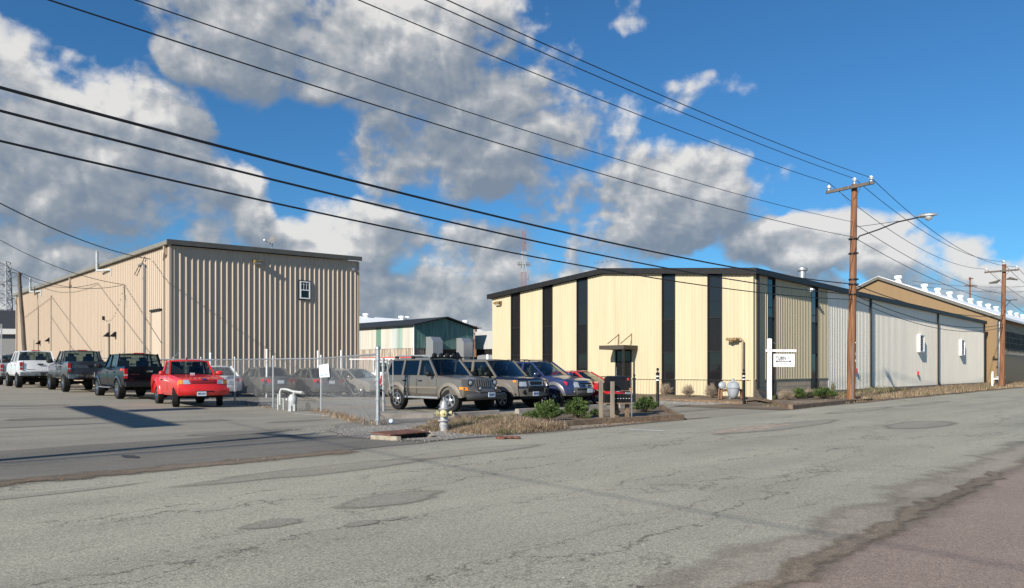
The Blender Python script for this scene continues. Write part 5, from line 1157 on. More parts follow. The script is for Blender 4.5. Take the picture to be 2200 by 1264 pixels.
for px in (924, 989):
    x = sg(px); za, zb = tz(724, 80), tz(766, 80); m = MB(); m.prism([(x - .7, -1.3, zb), (x - .7, -.1, zb), (x - .7, -.1, za), (x - .7, -.9, za), (x - .7, -1.3, za - .5)], (1.4, 0, 0)); m.bb(x - .5, x + .5, -1.1, -.3, 0, zb); m.build('duct_hood', 'galvanised', GB)

# ------------------------------------------------------------------ far white-roofed buildings
def gable(name, label, cat, o, rz, wid, length, eave, ridge, wallm, roofm, ov=.3, grp=None):
    """local x along the ridge, local y across; origin at one corner"""
    b = thing(name, label, cat, o, rz, grp)
    m = MB(); m.bb(0, length, 0, .05, 0, eave); m.bb(0, length, wid - .05, wid, 0, eave)
    m.prism([(0, .05, 0), (0, wid - .05, 0), (0, wid - .05, eave), (0, wid / 2, ridge - .05), (0, .05, eave)], (.05, 0, 0)); m.prism([(length - .05, .05, 0), (length - .05, wid - .05, 0), (length - .05, wid - .05, eave), (length - .05, wid / 2, ridge - .05), (length - .05, .05, eave)], (.05, 0, 0)); m.build('wall', wallm, b)
    k = (ridge - eave) / (wid / 2)
    m = MB()
    for sg_ in (0, 1):
        y0 = -ov if sg_ == 0 else wid + ov; z0 = eave - ov * k + .05
        m.prism([(-ov, y0, z0), (-ov, wid / 2, ridge), (-ov, wid / 2, ridge + .16), (-ov, y0, z0 + .16)], (length + 2 * ov, 0, 0))
    m.build('roof', roofm, b); return b
def roof_vent(parent, x, y, z, r=.5):
    m = MB(); m.lathe([(r * 1.25, -.45), (r * .62, .08), (r * .60, .22), (r * .98, .24), (r, .52), (r * .2, .58)], (x, y, z), 14); m.build('roof_vent', 'white_paint', parent, smooth=35)
p2 = at(768, 108); s2, t2 = to_st(p2.x, p2.y); rz2 = tz(682, 108)
FB = gable('far_warehouse', 'long low warehouse with white metal roof and round vents beyond the green workshop', 'building', st(s2 - 30, t2 - 8), ANG, 16, 30 + 21.5, rz2 - 2.9, rz2, 'pale_grey_metal', 'white_roof')
for px in (786.5, 863, 875.5, 1000): 
    r = (px - CX) / F; k = (p2.y * r - p2.x) / (E1.x - E1.y * r); roof_vent(FB, 30 + k, 8, rz2 + .1, .5 if px != 875.5 else .4)
p3 = at(1021, 88); G3 = thing('grey_annex', 'light grey metal annex with dark open lower half between workshop and cream building', 'building', (p3.x, p3.y, 0), ANG)
m = MB(); m.bb(0, .3, -12, 0, tz(751, 88), tz(713, 88)); m.build('wall', 'pale_grey_metal', G3)
m = MB(); m.bb(.2, .4, -12, 0, 0, tz(751, 88)); m.build('opening', 'dark_trim', G3)
m = MB(); m.bb(.3, 9, -12, 0, tz(713, 88) - .2, tz(713, 88) - .05); m.build('roof', 'white_roof', G3)
# low grey shed roof with white pipes seen over the wagons
p4 = at(1030, 52); G4 = thing('low_shed', 'low grey metal shed with two white vent pipes behind the wagons', 'shed', (p4.x, p4.y, 0), ANG)
m = MB(); z = tz(763, 52); m.prism([(0, -3.2, 0), (0, .6, 0), (0, .2, z - .05), (0, -.3, z), (0, -3.2, z)], (2.5, 0, 0)); m.build('body', 'galvanised', G4)
m = MB(); [m.tube([(-.08, y, z - .9), (-.08, y, z + .02)], .09, 8) for y in (-.9, -2.6)]; m.build('pipe', 'white_paint', G4)

# ------------------------------------------------------------------ brown building, right
s1b, t1b = 81.0, 13.9; BB = thing('brown_warehouse', 'big brown gabled warehouse with white metal roof and a row of round vents', 'building', st(s1b, t1b), ANG)
BW = 20.6; BH = 6.35; BR = 10.85; BL = 90
m = MB(); m.prism([(0, 0, 0), (0, BW, 0), (0, BW, BH), (0, BW / 2, BR), (0, 0, BH)], (.05, 0, 0)); m.build('wall', 'brown_metal', BB)
m = MB(); m.bb(.05, BL, 0, .08, 0, 2.9); m.bb(.05, BL, 0, .08, 5.2, BH); m.bb(.05, BL, BW - .05, BW, 0, BH); m.build('wall', 'brown_metal', BB)
pm('dirty_glass', (0.16, 0.15, 0.13), 0.25, var=0.5, scale=1.2, col2=(0.35, 0.33, 0.29))
for k in range(15):
    x0 = .05 + k * 6; m = MB(); m.bb(x0 + .06, x0 + 5.9, .09, .12, 2.95, 5.2); g_ = m.build('window', 'dirty_glass', BB)
    m = MB(); m.bb(x0, x0 + 5.95, -.02, .08, 2.9, 2.98)
    for j in range(9): m.bb(x0 + j * .74, x0 + j * .74 + .05, .0, .085, 2.98, 5.2)
    for z in (3.5, 4.1, 4.65): m.bb(x0 + .05, x0 + 5.9, .02, .08, z, z + .04)
    m.build('window_frame', 'gutter_brown', g_)
kk = (BR - BH) / (BW / 2)
m = MB()
for s_ in (0, 1):
    y0 = -.7 if s_ == 0 else BW + .7
    m.prism([(-.25, y0, BH - .7 * kk + .05), (-.25, BW / 2, BR + .02), (-.25, BW / 2, BR + .22), (-.25, y0, BH - .7 * kk + .25)], (BL, 0, 0))
m.build('roof', 'white_roof', BB)
m = MB()
for s_ in (0, 1):
    y0 = -.7 if s_ == 0 else BW + .7
    m.prism([(-.32, y0, BH - .7 * kk - .1), (-.32, BW / 2, BR - .12), (-.32, BW / 2, BR + .18), (-.32, y0, BH - .7 * kk + .2)], (.06, 0, 0))
m.bb(-.05, .05, -.06, .02, 0, BH); m.build('rake_trim', 'gutter_brown', BB)
for x_ in [6.6] + [17.1 + 6.0 * k for k in range(12)]: roof_vent(BB, x_, BW / 2, BR + .34, .40)
m = MB(); m.bb(-.03, -.001, 3.0, 5.6, 0, 2.85); m.build('doorway', 'black_rubber', BB)

# ------------------------------------------------------------------ dark roofed building at far left, lattice tower, radio tower
p5 = at(-120, 95); LB = thing('dark_roof_building', 'dark shingle roofed building cut off by the left edge', 'building', (p5.x, p5.y, 0), R(8))
z1, z0 = tz(706, 95), tz(654, 95)
pm('shingle', (0.022, 0.022, 0.026), 0.8, var=.2)
m = MB(); m.prism([(0, 0, z1), (0, 9, z0), (0, 18, z1)], (22, 0, 0)); m.build('roof', 'shingle', LB)
m = MB(); m.bb(0, 22, -.3, 0, z1 - .7, z1); m.build('fascia', 'pale_grey_metal', LB)
m = MB(); m.bb(.2, 21.8, .5, 18, 0, z1 - .01); m.build('wall', 'grey_plastic', LB)
p6 = ground(3, 830); FP = thing('white_pole', 'thin white steel pole beside the silver pickup at the left edge', 'pole', (at(3, 47).x, 47, .45)); m = MB(); m.tube([(0, 0, 0), (0, 0, tz(700, 47) - .45)], .045, 8); m.build('shaft', 'galvanised', FP); m = MB(); m.lathe([(.05, 0), (.08, .04), (.02, .12)], (0, 0, tz(700, 47) - .45), 8); m.build('cap', 'galvanised', FP)
def lattice(root, H, w0, w1, nb, mats, th, arms=()):
    for b in range(nb):
        za, zb = H * b / nb, H * (b + 1) / nb; wa, wb = lerp(w0, w1, b / nb) / 2, lerp(w0, w1, (b + 1) / nb) / 2; m = MB()
        cs = [(-1, -1), (1, -1), (1, 1), (-1, 1)]; sub = 3
        for q in range(sub):
            a_, b_ = lerp(za, zb, q / sub), lerp(za, zb, (q + 1) / sub); ua, ub = lerp(wa, wb, q / sub), lerp(wa, wb, (q + 1) / sub)
            for i in range(4):
                A = cs[i]; B = cs[(i + 1) % 4]
                m.beam((A[0] * ua, A[1] * ua, a_), (A[0] * ub, A[1] * ub, b_), th * 1.3); m.beam((A[0] * ua, A[1] * ua, a_), (B[0] * ub, B[1] * ub, b_), th * .8); m.beam((B[0] * ua, B[1] * ua, a_), (A[0] * ub, A[1] * ub, b_), th * .8); m.beam((A[0] * ub, A[1] * ub, b_), (B[0] * ub, B[1] * ub, b_), th * .8)
        m.build('lattice_section', mats[b % len(mats)], root)
pm('tower_red', (0.30, 0.14, 0.11), 0.6); pm('tower_white', (0.45, 0.45, 0.45), 0.6)
D = 250; p = at(1125, D); RT = thing('radio_tower', 'tall red and white lattice radio tower rising behind the cream building', 'tower', (p.x, p.y, 0), R(20))
lattice(RT, tz(497, D), 2.4, 1.0, 7, ['tower_red', 'tower_white', 'tower_white', 'tower_red', 'tower_red', 'tower_white', 'tower_red'], .055)
m = MB(); z = tz(569, D); m.beam((-2.2, 0, z), (2.2, 0, z), .2); [m.beam((x, -.3, z - .6), (x, -.3, z + .9), .22) for x in (-2.2, -1.6, -.9, 1.0, 1.6, 2.2)]; m.beam((1.0, .3, tz(600, D)), (1.9, .3, tz(598, D)), .15); m.beam((1.9, .3, tz(602, D)), (1.9, .3, tz(592, D)), .12); m.build('antenna_array', 'gutter_olive', RT)
D = 220; p = at(4, D); TT = thing('transmission_tower', 'grey steel lattice transmission tower cut off by the left edge', 'tower', (p.x, p.y, 0), R(12))
pm('tower_grey', (0.30, 0.31, 0.32), 0.6); lattice(TT, tz(563, D), 5.2, 3.2, 4, ['tower_grey'], .2)
for y in (583, 612, 640):
    z = tz(y, D); m = MB()
    for sy in (-1, 1): m.beam((0, 1.6 * sy, z), (5.4, 0, z - .3), .2); m.beam((0, 1.6 * sy, z), (-5.4, 0, z - .3), .2); m.beam((0, 1.6 * sy, z + 1.6), (5.4, 0, z - .3), .12); m.beam((0, 1.6 * sy, z + 1.6), (-5.4, 0, z - .3), .12)
    a_ = m.build('cross_arm', 'tower_grey', TT); m = MB(); m.tube([(5.3, 0, z - .4), (4.6, 0, z - 2.2)], .25, 6); m.tube([(-5.3, 0, z - .4), (-5.8, 0, z - 2.2)], .25, 6); m.build('insulator', 'gutter_brown', a_)

# ------------------------------------------------------------------ utility poles and wires
pm('cable', (0.012, 0.012, 0.013), 0.6); pm('insulator_white', (0.72, 0.72, 0.72), 0.3)
def wood_pole(name, label, base, H, r0, r1, lean=(0, 0), mat='pole_wood', group=None, rz=ANG):
    o = thing(name, label, 'utility pole', base, rz, group)
    pts = [(lean[0] * k / 8 + .012 * math.sin(k * 1.7), lean[1] * k / 8, H * k / 8) for k in range(9)]
    m = MB(); m.tube(pts, [lerp(r0, r1, k / 8) for k in range(9)], 12); m.build('pole', mat, o, smooth=50); return o
def crossarm(o, z, half, x=0.0, ins=(-1, 1), top=True, tilt=0.0, mat='grey_wood'):
    m = MB(); m.beam((x, -half, z - tilt), (x, half, z + tilt), .11, .13); a = m.build('crossarm', mat, o)
    m = MB(); [m.beam((x, sy * half * .45, z - .06), (0, 0, z - .75), .03, .008) for sy in (1, -1)]; m.build('brace', 'grey_wood', a)
    for k in ins:
        m = MB(); y = k * (half - .12); m.lathe([(.03, .05), (.035, .14), (.11, .16), (.06, .2), (.10, .23), (.05, .30), (.02, .32)], (x, y, z + k * tilt), 10); m.build('insulator', 'insulator_white', a, smooth=40)
    return a
P1c = ground(1828, 862); P1H = EYE + (HY - 396) / F * P1c.y
P1 = wood_pole('utility_pole', 'tall brown utility pole with crossarm and street lamp by the cream building corner bed', P1c, P1H, .19, .125, lean=(.1, -.12), group='poles along the street')
# in the pole's own frame x runs along the road, y away from it
crossarm(P1, P1H - .18, 1.02, -.16, tilt=-.05); m = MB(); m.lathe([(.03, 0), (.035, .12), (.11, .14), (.06, .18), (.10, .21), (.05, .28)], (.1, -.12, P1H), 10); m.build('insulator', 'insulator_white', P1, smooth=40)
zl_ = EYE + (HY - 515) / F * P1c.y; ze = EYE + (HY - 490) / F * P1c.y
# street lamp arm reaches over the road
m = MB(); m.tube([(.05, -.14, zl_ - .15), (.06, -.35, zl_ + .12), (.08, -1.1, zl_ + .30), (.1, -1.9, ze + .02), (.1, -2.7, ze + .10)], .03, 8); am = m.build('lamp_arm', 'dark_trim', P1, smooth=40); m = MB(); m.tube([(.05, -.14, ze + .02), (.1, -1.95, ze + .05)], .012, 5); m.build('stay_wire', 'cable', am)
m = MB()
def lampf(u, v):
    a = 2 * math.pi * u; L_ = v; w = .20 * math.sin(math.pi * min(1, L_ * .92 + .06)) ** .7; h = .11 * math.sin(math.pi * min(1, L_ * .9 + .06)) ** .6
    return Vector((.1 + w * math.cos(a), -2.6 - .82 * L_, ze + .12 + h * math.sin(a) * (1.1 if math.sin(a) > 0 else .6)))
m.grid(lampf, 14, 12); m.build('lamp_head', 'galvanised', P1, smooth=60, merge=True); m = MB(); m.lathe([(.15, .0), (.15, -.06), (.10, -.14), (.01, -.17)], (.1, -3.08, ze + .08), 14); m.build('lamp_glass', 'clear_lens', am, smooth=50)
m = MB(); m.tube([(.20, 0, .05), (.19, -.02, 3), (.175, -.06, 6), (.15, -.1, P1H - .6)], .008, 4); m.build('ground_wire', 'cable', P1)
m = MB(); m.tube([(-.14, -.14, .05), (-.14, -.15, 2.6)], .03, 6); m.build('conduit', 'grey_plastic', P1)
for z_, w_, h_, mt_ in ((2.1, .10, .14, 'galvanised'), (2.6, .07, .05, 'white_paint'), (1.8, .06, .10, 'plate_white')): m = MB(); m.box((0, -.205, z_), (w_, .012, h_)); m.build('pole_tag', mt_, P1)
for z_ in (4.75, 5.2, 5.42, P1H - 2.45, P1H - 3.1): m = MB(); m.lathe([(.185, -.03), (.185, .03)], (.05, -.07, z_), 12); m.box((.06, -.25, z_), (.07, .10, .07)); m.build('wire_clamp', 'dark_trim', P1)
P2c = at(2152, 57.5); P2c.z = 0; P2H = EYE + (HY - 568) / F * 57.5
P2 = wood_pole('utility_pole', 'second utility pole by the brown warehouse with dark cable splices', P2c, P2H, .21, .13, lean=(.1, -.15), group='poles along the street')
crossarm(P2, P2H - .55, 1.12, -.16, tilt=-.0); m = MB(); m.lathe([(.03, 0), (.035, .12), (.12, .14), (.06, .18), (.11, .21), (.05, .28)], (.1, -.12, P2H), 10); m.build('insulator', 'insulator_white', P2, smooth=40)
z = EYE + (HY - 601) / F * 57.5
for sy in (1, -1): 
    m = MB(); m.tube([(.05, -.1 + sy * .2, z), (.05, -.1 + sy * .45, z + .06 - (.22 if sy > 0 else 0)), (.05, -.1 + sy * .95, z - .1 - (.1 if sy > 0 else 0))], [.05, .13, .06], 6); m.build('cable_splice', 'gutter_brown', P2)
z = EYE + (HY - 646) / F * 57.5; m = MB(); m.beam((.05, -.1, z), (.05, -1.0, z), .06); m.beam((.05, -.1, z - .7), (.05, -.6, z), .04); m.build('bracket', 'dark_trim', P2)
m = MB(); m.tube([(.05, .15, 5.2), (.05, .16, .1)], .06, 6); m.build('riser_pipe', 'galvanised', P2)
# previous pole, left of and behind the camera: its shadow crosses the driveway
P0c = st(-10.0, 11.4); P0 = wood_pole('utility_pole', 'utility pole outside the photo whose long shadow crosses the driveway', P0c, 9.6, .20, .13, group='poles along the street'); crossarm(P0, 9.3, 1.05, -.16)
# middle small pole, far right pole, leaning pole by the tan wall
pq = at(1022, 95); q_ = wood_pole('utility_pole', 'small distant utility pole between the green workshop and the cream building', (pq.x, pq.y, 0), EYE + (HY - 701) / F * 95, .22, .18, group='distant poles', rz=R(20)); h_ = EYE + (HY - 705) / F * 95
for zz, hw in ((h_, .75), (h_ - .75, .8), (h_ - 1.6, .75)): m = MB(); m.beam((-hw, -.1, zz), (hw, -.1, zz), .12); m.build('crossarm', 'pole_wood', q_); 
pq = at(2084, 125); q_ = wood_pole('utility_pole', 'distant utility pole rising behind the white roof vents', (pq.x, pq.y, 0), EYE + (HY - 596) / F * 125, .17, .13, group='distant poles', rz=R(10))
for yy, hw in ((614, 1.15), (599, .4)): zz = EYE + (HY - yy) / F * 125; m = MB(); m.beam((-hw, -.2, zz), (hw, -.2, zz), .16); m.build('crossarm', 'pole_wood', q_)
g_ = at(58, 56.5); zt_ = EYE + (HY - 586) / F * 56.5
q_ = wood_pole('leaning_pole', 'short grey wood pole leaning left in front of the tan wall', (g_.x, g_.y, .4), zt_ - .4, .165, .125, lean=(-.62, 0), mat='grey_wood', rz=0)
LPTOP = Vector((g_.x - .62, g_.y, zt_ - .1))

WN = [0]
def wire(a, b, sag, r, label, group='overhead wires', n=28):
    m = MB(); a = Vector(a); pts = [p - a for p in sag_pts(a, b, sag, n)]
    if group == 'x': group = None
    m.tube(pts, r, 5); o = m.build('overhead_wire', 'cable', None, smooth=60); o.location = a; tag(o, label, 'wire', group); return o
def P1pt(x, y, z): return P1.matrix_world @ Vector((x, y, z)) if False else P1c + E1 * x + E2 * y + Vector((0, 0, z))
def P2pt(x, y, z): return P2c + E1 * x + E2 * y + Vector((0, 0, z))
def ray_tplane(px, py, t):
    """world point seen at (px,py) on the vertical plane at distance t from the road axis"""
    d = Vector(((px - CX) / F, 1, (HY - py) / F)); k = t / (d.x * E2.x + d.y * E2.y); return Vector((0, 0, EYE)) + d * k
def span(a, through, t_end, s_end, sag, r, label, n=30):
    """wire from a through the photo point to the previous pole at s_end, staying on its own line"""
    ta = to_st(a.x, a.y)[1]; sa_ = to_st(a.x, a.y)[0]
    # height of the far end chosen so that the wire passes through the photo point
    te = t_end; best = None
    q = ray_tplane(through[0], through[1], ta + (te - ta) * .5); sq = to_st(q.x, q.y)[0]
    for _ in range(6):
        f = (sa_ - sq) / (sa_ - s_end); tq = ta + (te - ta) * f; q = ray_tplane(through[0], through[1], tq); sq = to_st(q.x, q.y)[0]
    f = (sa_ - sq) / (sa_ - s_end); zq = q.z + sag * 4 * f * (1 - f); ze_ = a.z + (zq - a.z) / f
    b = st(s_end, te, ze_); return wire(a, b, sag, r, label, n=n)
SE = -10.0
iL = P1pt(-.16, .9, P1H + .18); iR = P1pt(-.16, -.9, P1H + .10); iT = P1pt(.1, -.12, P1H + .25)
span(iL, (770, 0), 11.4 + .9, SE, .55, .012, 'thin wire from the left end of the pole crossarm up over the sky')
span(iT, (912, 0), 11.4, SE, .55, .012, 'thin wire from the top insulator of the street pole, middle of the upper three')
span(iR, (960, 0), 11.4 - .9, SE, .55, .012, 'thin wire from the right crossarm end, highest of the upper three')
span(P1pt(0, -.1, EYE + (HY - 478) / F * P1c.y), (290, 0), 11.35, SE, .6, .010, 'twisted thin wire meeting the pole just above the street lamp')
span(P1pt(0, -.1, EYE + (HY - 510) / F * P1c.y), (105, 0), 11.35, SE, .6, .012, 'thin wire meeting the pole at the street lamp bracket')
span(P1pt(0, -.1, EYE + (HY - 611) / F * P1c.y), (0, 188), 11.3, SE, .75, .024, 'thickest black cable, uppermost of the lower three')
span(P1pt(0, -.1, EYE + (HY - 633) / F * P1c.y), (0, 238), 11.3, SE, .78, .020, 'thick black cable, middle of the lower three')
span(P1pt(0, -.1, EYE + (HY - 644) / F * P1c.y), (0, 303), 11.3, SE, .85, .017, 'black cable, lowest of the lower three')
for (a, b, sg_, lb, r) in ((iL, P2pt(-.16, 1.0, P2H - .3), .95, 'wire between the left crossarm ends of the two street poles', .014), (iT, P2pt(.1, -.12, P2H + .2), .9, 'wire between the top insulators of the two street poles', .014), (iR, P2pt(-.16, -1.0, P2H - .3), 1.0, 'wire between the right crossarm ends, passing behind the street lamp', .014),
    (P1pt(0, -.1, EYE + (HY - 480) / F * P1c.y), P2pt(0, -.1, EYE + (HY - 632) / F * 57.5), .55, 'wire from above the street lamp down to the second pole', .014),
    (P1pt(0, -.1, EYE + (HY - 510) / F * P1c.y), P2pt(0, -.1, EYE + (HY - 650) / F * 57.5), .45, 'wire from the lamp bracket to the bracket of the second pole', .014),
    (P1pt(0, -.1, EYE + (HY - 611) / F * P1c.y), P2pt(0, -.1, EYE + (HY - 678) / F * 57.5), .55, 'upper cable crossing in front of the white wall', .022), (P1pt(0, -.1, EYE + (HY - 633) / F * P1c.y), P2pt(0, -.1, EYE + (HY - 697) / F * 57.5), .75, 'middle cable crossing in front of the white wall', .020),
    (P1pt(0, -.1, EYE + (HY - 644) / F * P1c.y), P2pt(0, -.1, EYE + (HY - 703) / F * 57.5), .8, 'lower cable crossing in front of the white wall', .018)):
    wire(a, b, sg_, r, lb)
for dz_, dy, lb in ((-.3, 1.0, 'wire leaving the left crossarm end of the second pole'), (.2, 0, 'wire leaving the top of the second pole'), (-.3, -1.0, 'wire leaving the right crossarm end of the second pole'), (-2.4, 0, 'wire leaving the second pole below its splices'), (-4.2, 0, 'cable leaving the second pole at roof height'), (-4.7, 0, 'lowest cable leaving the second pole')):
    a = P2pt(0, dy, P2H + dz_); b = st(67.8 + 42, 11.4 + dy, P2H + dz_ - .3); wire(a, b, 1.0, .018, lb)
# service drops at the left
ymast = ty(325); ma = TB.matrix_world
def TBpt(x, y, z): return c0 + V * x + U * y + Vector((0, 0, z - c0.z))
c0.z = 0
A = TBpt(-.15, ymast - .3, TH - .45)
def far_left(px, py, D): q = at(px, D, py); return q
wire(A, at(-60, 24, 405), .35, .022, 'thick service cable sagging to the top of the tan wall', 'service wires at the left')
wire(TBpt(-.1, ty(270), EYE + (HY - 612) / F * (c0.y + U.y * ty(270))), at(-60, 36, 480), .5, .016, 'thin service wire from the sky to the tan wall conduit', 'service wires at the left')
wire(TBpt(-.1, ty(268), EYE + (HY - 613) / F * (c0.y + U.y * ty(268))), at(-60, 40, 525), 1.0, .016, 'lower sagging wire reaching the tan wall conduit', 'service wires at the left')
wire(LPTOP, at(-60, 70, 540), .4, .016, 'wire from the leaning pole up to the left edge', 'service wires at the left'); wire(LPTOP, at(-40, 90, 616), .4, .018, 'wire from the leaning pole down toward the transmission tower', 'service wires at the left')
wire(LPTOP, TBpt(-.1, ty(213), EYE + (HY - 609) / F * (c0.y + U.y * ty(213))), .6, .016, 'wire from the leaning pole across the tan wall', 'service wires at the left')
for (ya, yb, l) in ((598, 600, 'upper'), (607, 612, 'lower')): wire(at(1960, 125, ya + 6), at(2350, 125, yb), 1.2, .03, l + ' faint distant wire past the far pole behind the white roof', 'distant wires')
# the diagonal shadow on the grey wall: a stay wire standing by the road
# elevated board left of the camera whose shadow lies on the parking lot
d2_ = Vector((SUN_D.x, SUN_D.y, 0)); k_ = 1 / -SUN_D.z
def cast(pt, z): return Vector((pt[0], pt[1], 0)) - d2_ * (k_ * z)
z0 = 6.0; A = cast((-15.2, 25.4), z0); B = cast((-8.8, 17.1), z0)
bd = thing('elevated_board', 'long narrow board on posts outside the photo whose shadow lies on the lot', 'sign board', (A.x, A.y, 0)); w = B - A
m = MB(); m.prism([(0, 0, z0), w + Vector((0, 0, z0)), w + Vector((0, 0, z0 + .60)), (0, 0, z0 + .60)], Vector((.06, .08, 0))); m.build('board', 'grey_wood', bd)
m = MB(); q = w * .28; m.prism([q + Vector((.1, .12, z0 + .6)), q + w * .12 + Vector((.1, .12, z0 + .6)), q + w * .12 + Vector((.1, .12, z0 + 1.9)), q + Vector((.1, .12, z0 + 1.9))], Vector((.06, .08, 0))); m.build('upright_panel', 'grey_wood', bd)
for f_ in (.06, .80): m = MB(); m.beam(w * f_ - Vector((.06, .08, 0)), w * f_ - Vector((.06, .08, -z0 - .5)), .09); m.build('post', 'galvanised', bd)

wire((-14.6, 9.3, 6.3), (4.0, -13.7, 6.3), .3, .010, 'cable bundle crossing the street outside the photo that shades the road', None)
# ------------------------------------------------------------------ chain link fence
FA = ground(812, 915); FB_ = Vector((-11.4, 30.3, 0)); FB_.z = gz(FB_.x, FB_.y); FC = Vector((-17.0, 37.0, 0)); FC.z = gz(FC.x, FC.y)
FH = 1.78; pm('fence_wire', (0.33, 0.34, 0.345), 0.6, 0.2)
CF = thing('chain_link_fence', 'galvanised chain link fence with leaning mesh running back past the red pickup', 'fence', FA)
def mesh_run(a, b, h, parent, off=Vector((0, 0, 0)), sp=.062, r=.0012):
    a = a - FA; b = b - FA; d = b - a; L_ = Vector((d.x, d.y, 0)).length; u = d / L_; m = MB(); n = int(L_ / sp)
    k0 = -int(h / sp)
    nn = Vector((-u.y, u.x, 0)) * .004
    for sg_ in (1, -1):
        for k in range(k0, n + 1):
            x0 = k * sp if sg_ > 0 else (k - k0) * sp + 0; 
            if sg_ > 0: xa, za, xb, zb = k * sp, 0, k * sp + h, h
            else: xa, za, xb, zb = k * sp + h, 0, k * sp, h
            # clip to 0..L
            def clip(x, z, x2, z2):
                if x < 0: z += (0 - x) * (z2 - z) / (x2 - x); x = 0
                if x > L_: z += (L_ - x) * (z2 - z) / (x2 - x); x = L_
                return x, z
            p = clip(xa, za, xb, zb); q = clip(xb, zb, xa, za)
            if abs(p[0] - q[0]) < .01: continue
            A_ = a + u * p[0] + Vector((0, 0, p[1] + .04)) + nn * sg_; B2 = a + u * q[0] + Vector((0, 0, q[1] + .04)) + nn * sg_
            m.beam(A_, B2, r * 2, r * 2)
    return m.build('wire_mesh', 'fence_wire', parent, fixn=False)
posts = [FA, ground(690, 884), ground(587, 877), FB_, FB_.lerp(FC, .5), FC]
for i, p in enumerate(posts): p.z = gz(p.x, p.y)
for i, p in enumerate(posts):
    q = p - FA; big = i == 0; m = MB(); m.tube([q, q + Vector((0, 0, FH + (.10 if big else .02)))], .050 if big else .030, 10); po = m.build('post', 'galvanised', CF, smooth=40)
    m = MB(); rr_ = .065 if big else .036; m.lathe([(rr_, 0), (rr_, .03), (rr_ * .7, .07), (.004, .10)], q + Vector((0, 0, FH + (.10 if big else .02))), 10); m.build('cap', 'galvanised', po, smooth=50)
for i in range(len(posts) - 1):
    a, b = posts[i], posts[i + 1]; m = MB(); m.tube([a - FA + Vector((0, 0, FH - .02)), b - FA + Vector((0, 0, FH - .02))], .024, 8); m.build('top_rail', 'galvanised', CF, smooth=40)
    mesh_run(a, b, FH - .06, CF)
m = MB(); m.tube([posts[0] - FA + Vector((0, 0, .55)), posts[1] - FA + Vector((0, 0, .60))], .006, 5); m.tube([posts[0] - FA + Vector((-.3, .4, .15)), posts[1] - FA + Vector((.8, -1.1, FH - .35))], .008, 5); m.build('brace_wire', 'galvanised', CF)
for z in (.12, .62, 1.1, 1.6): m = MB(); m.lathe([(.07, 0), (.07, .05)], (0, 0, z), 10); m.build('clamp', 'galvanised', CF)
FL = thing('fence_rail', 'galvanised pipe rails along the foot of the tan wall behind the pickups', 'fence', FC)
r0, r1 = FC, TBpt(-1.0, 9, .35); m = MB()
for z in (1.35, 1.75): m.tube([(0, 0, z), r1 - r0 + Vector((0, 0, z))], .03, 6)
m.build('rail', 'galvanised', FL, smooth=40)
for k in range(4): q = (r1 - r0) * (k / 3); m = MB(); m.tube([q, q + Vector((0, 0, 1.85))], .035, 6); m.beam(q + Vector((0, 0, 1.85)), q + Vector((.3, .15, 2.2)), .025); m.build('post', 'galvanised', FL)
# white pipe bollards against the tan front wall
for k, (px, top, D, lb) in enumerate(((573, 754, 35.5, 'white steel pipe bollard behind the grey-green sedan'), (683, 757, 39, 'thin white pipe by the tan wall just left of the fence sign'), (733, 756, 41, 'white steel pipe bollard right of the fence sign'), (452, 762, 33, 'white pipe bollard behind the cab of the red pickup'))):
    p = at(px, D); p.z = gz(p.x, p.y); o = thing('pipe_bollard', lb, 'bollard', p, 0, 'white pipe bollards by the tan wall'); h = EYE + (HY - top) / F * D - p.z; m = MB(); m.tube([(0, 0, 0), (0, 0, h)], .045, 8); m.build('pipe', 'white_paint', o, smooth=40); m = MB(); m.lathe([(.055, 0), (.055, .05), (.02, .09)], (0, 0, h), 8); m.build('cap', 'white_paint', o)
# gate post with clamps beyond the corner post
p = at(831, 24.5); GP = thing('gate_post', 'galvanised gate post with hinges and a short leaning rail beside the taupe wagon', 'post', (p.x, p.y, 0))
m = MB(); m.tube([(-.10, 0, 0), (-.12, 0, 1.78)], .05, 8); m.tube([(.12, .05, .6), (.0, 0, 1.75)], .03, 6); m.tube([(.20, .1, .5), (.19, .1, 1.7)], .02, 6); m.build('post', 'galvanised', GP, smooth=40); m = MB(); [m.lathe([(.07, 0), (.07, .06)], (-.115, 0, z), 8) for z in (.9, 1.5, 1.68)]; m.build('hinge', 'galvanised', GP)
# visitors parking sign on the fence
pa, pb = ground(690, 884), FA; u = (FA - posts[1]).normalized(); uu = Vector((u.x, u.y, 0)).normalized()
sgo = None
rr = (707 - CX) / F; k_ = (posts[1].y * rr - posts[1].x) / (uu.x - uu.y * rr); sp_ = posts[1] + uu * k_; nrm = Vector((uu.y, -uu.x, 0))
if nrm.dot(Vector((0, 0, 0)) - sp_) < 0: nrm = -nrm
SG = thing('fence_sign', 'white visitors parking sign with blue arrow hanging on the fence', 'sign', sp_ + Vector((0, 0, 1.35)) + nrm * .03)
rt = Vector((-nrm.y, nrm.x, 0)); nrm = (Matrix.Rotation(R(-38), 3, 'Z') @ nrm) if (Matrix.Rotation(R(-38), 3, 'Z') @ nrm).dot(-sp_.normalized()) > (Matrix.Rotation(R(38), 3, 'Z') @ nrm).dot(-sp_.normalized()) else (Matrix.Rotation(R(38), 3, 'Z') @ nrm)
SG.location = SG.location + nrm * .18; rt = Vector((-nrm.y, nrm.x, 0)); Mf = face_mat((0, 0, 0), rt, (0, 0, 1)) @ Matrix.Rotation(R(5), 4, 'Z')
bw, bh = .40, .42
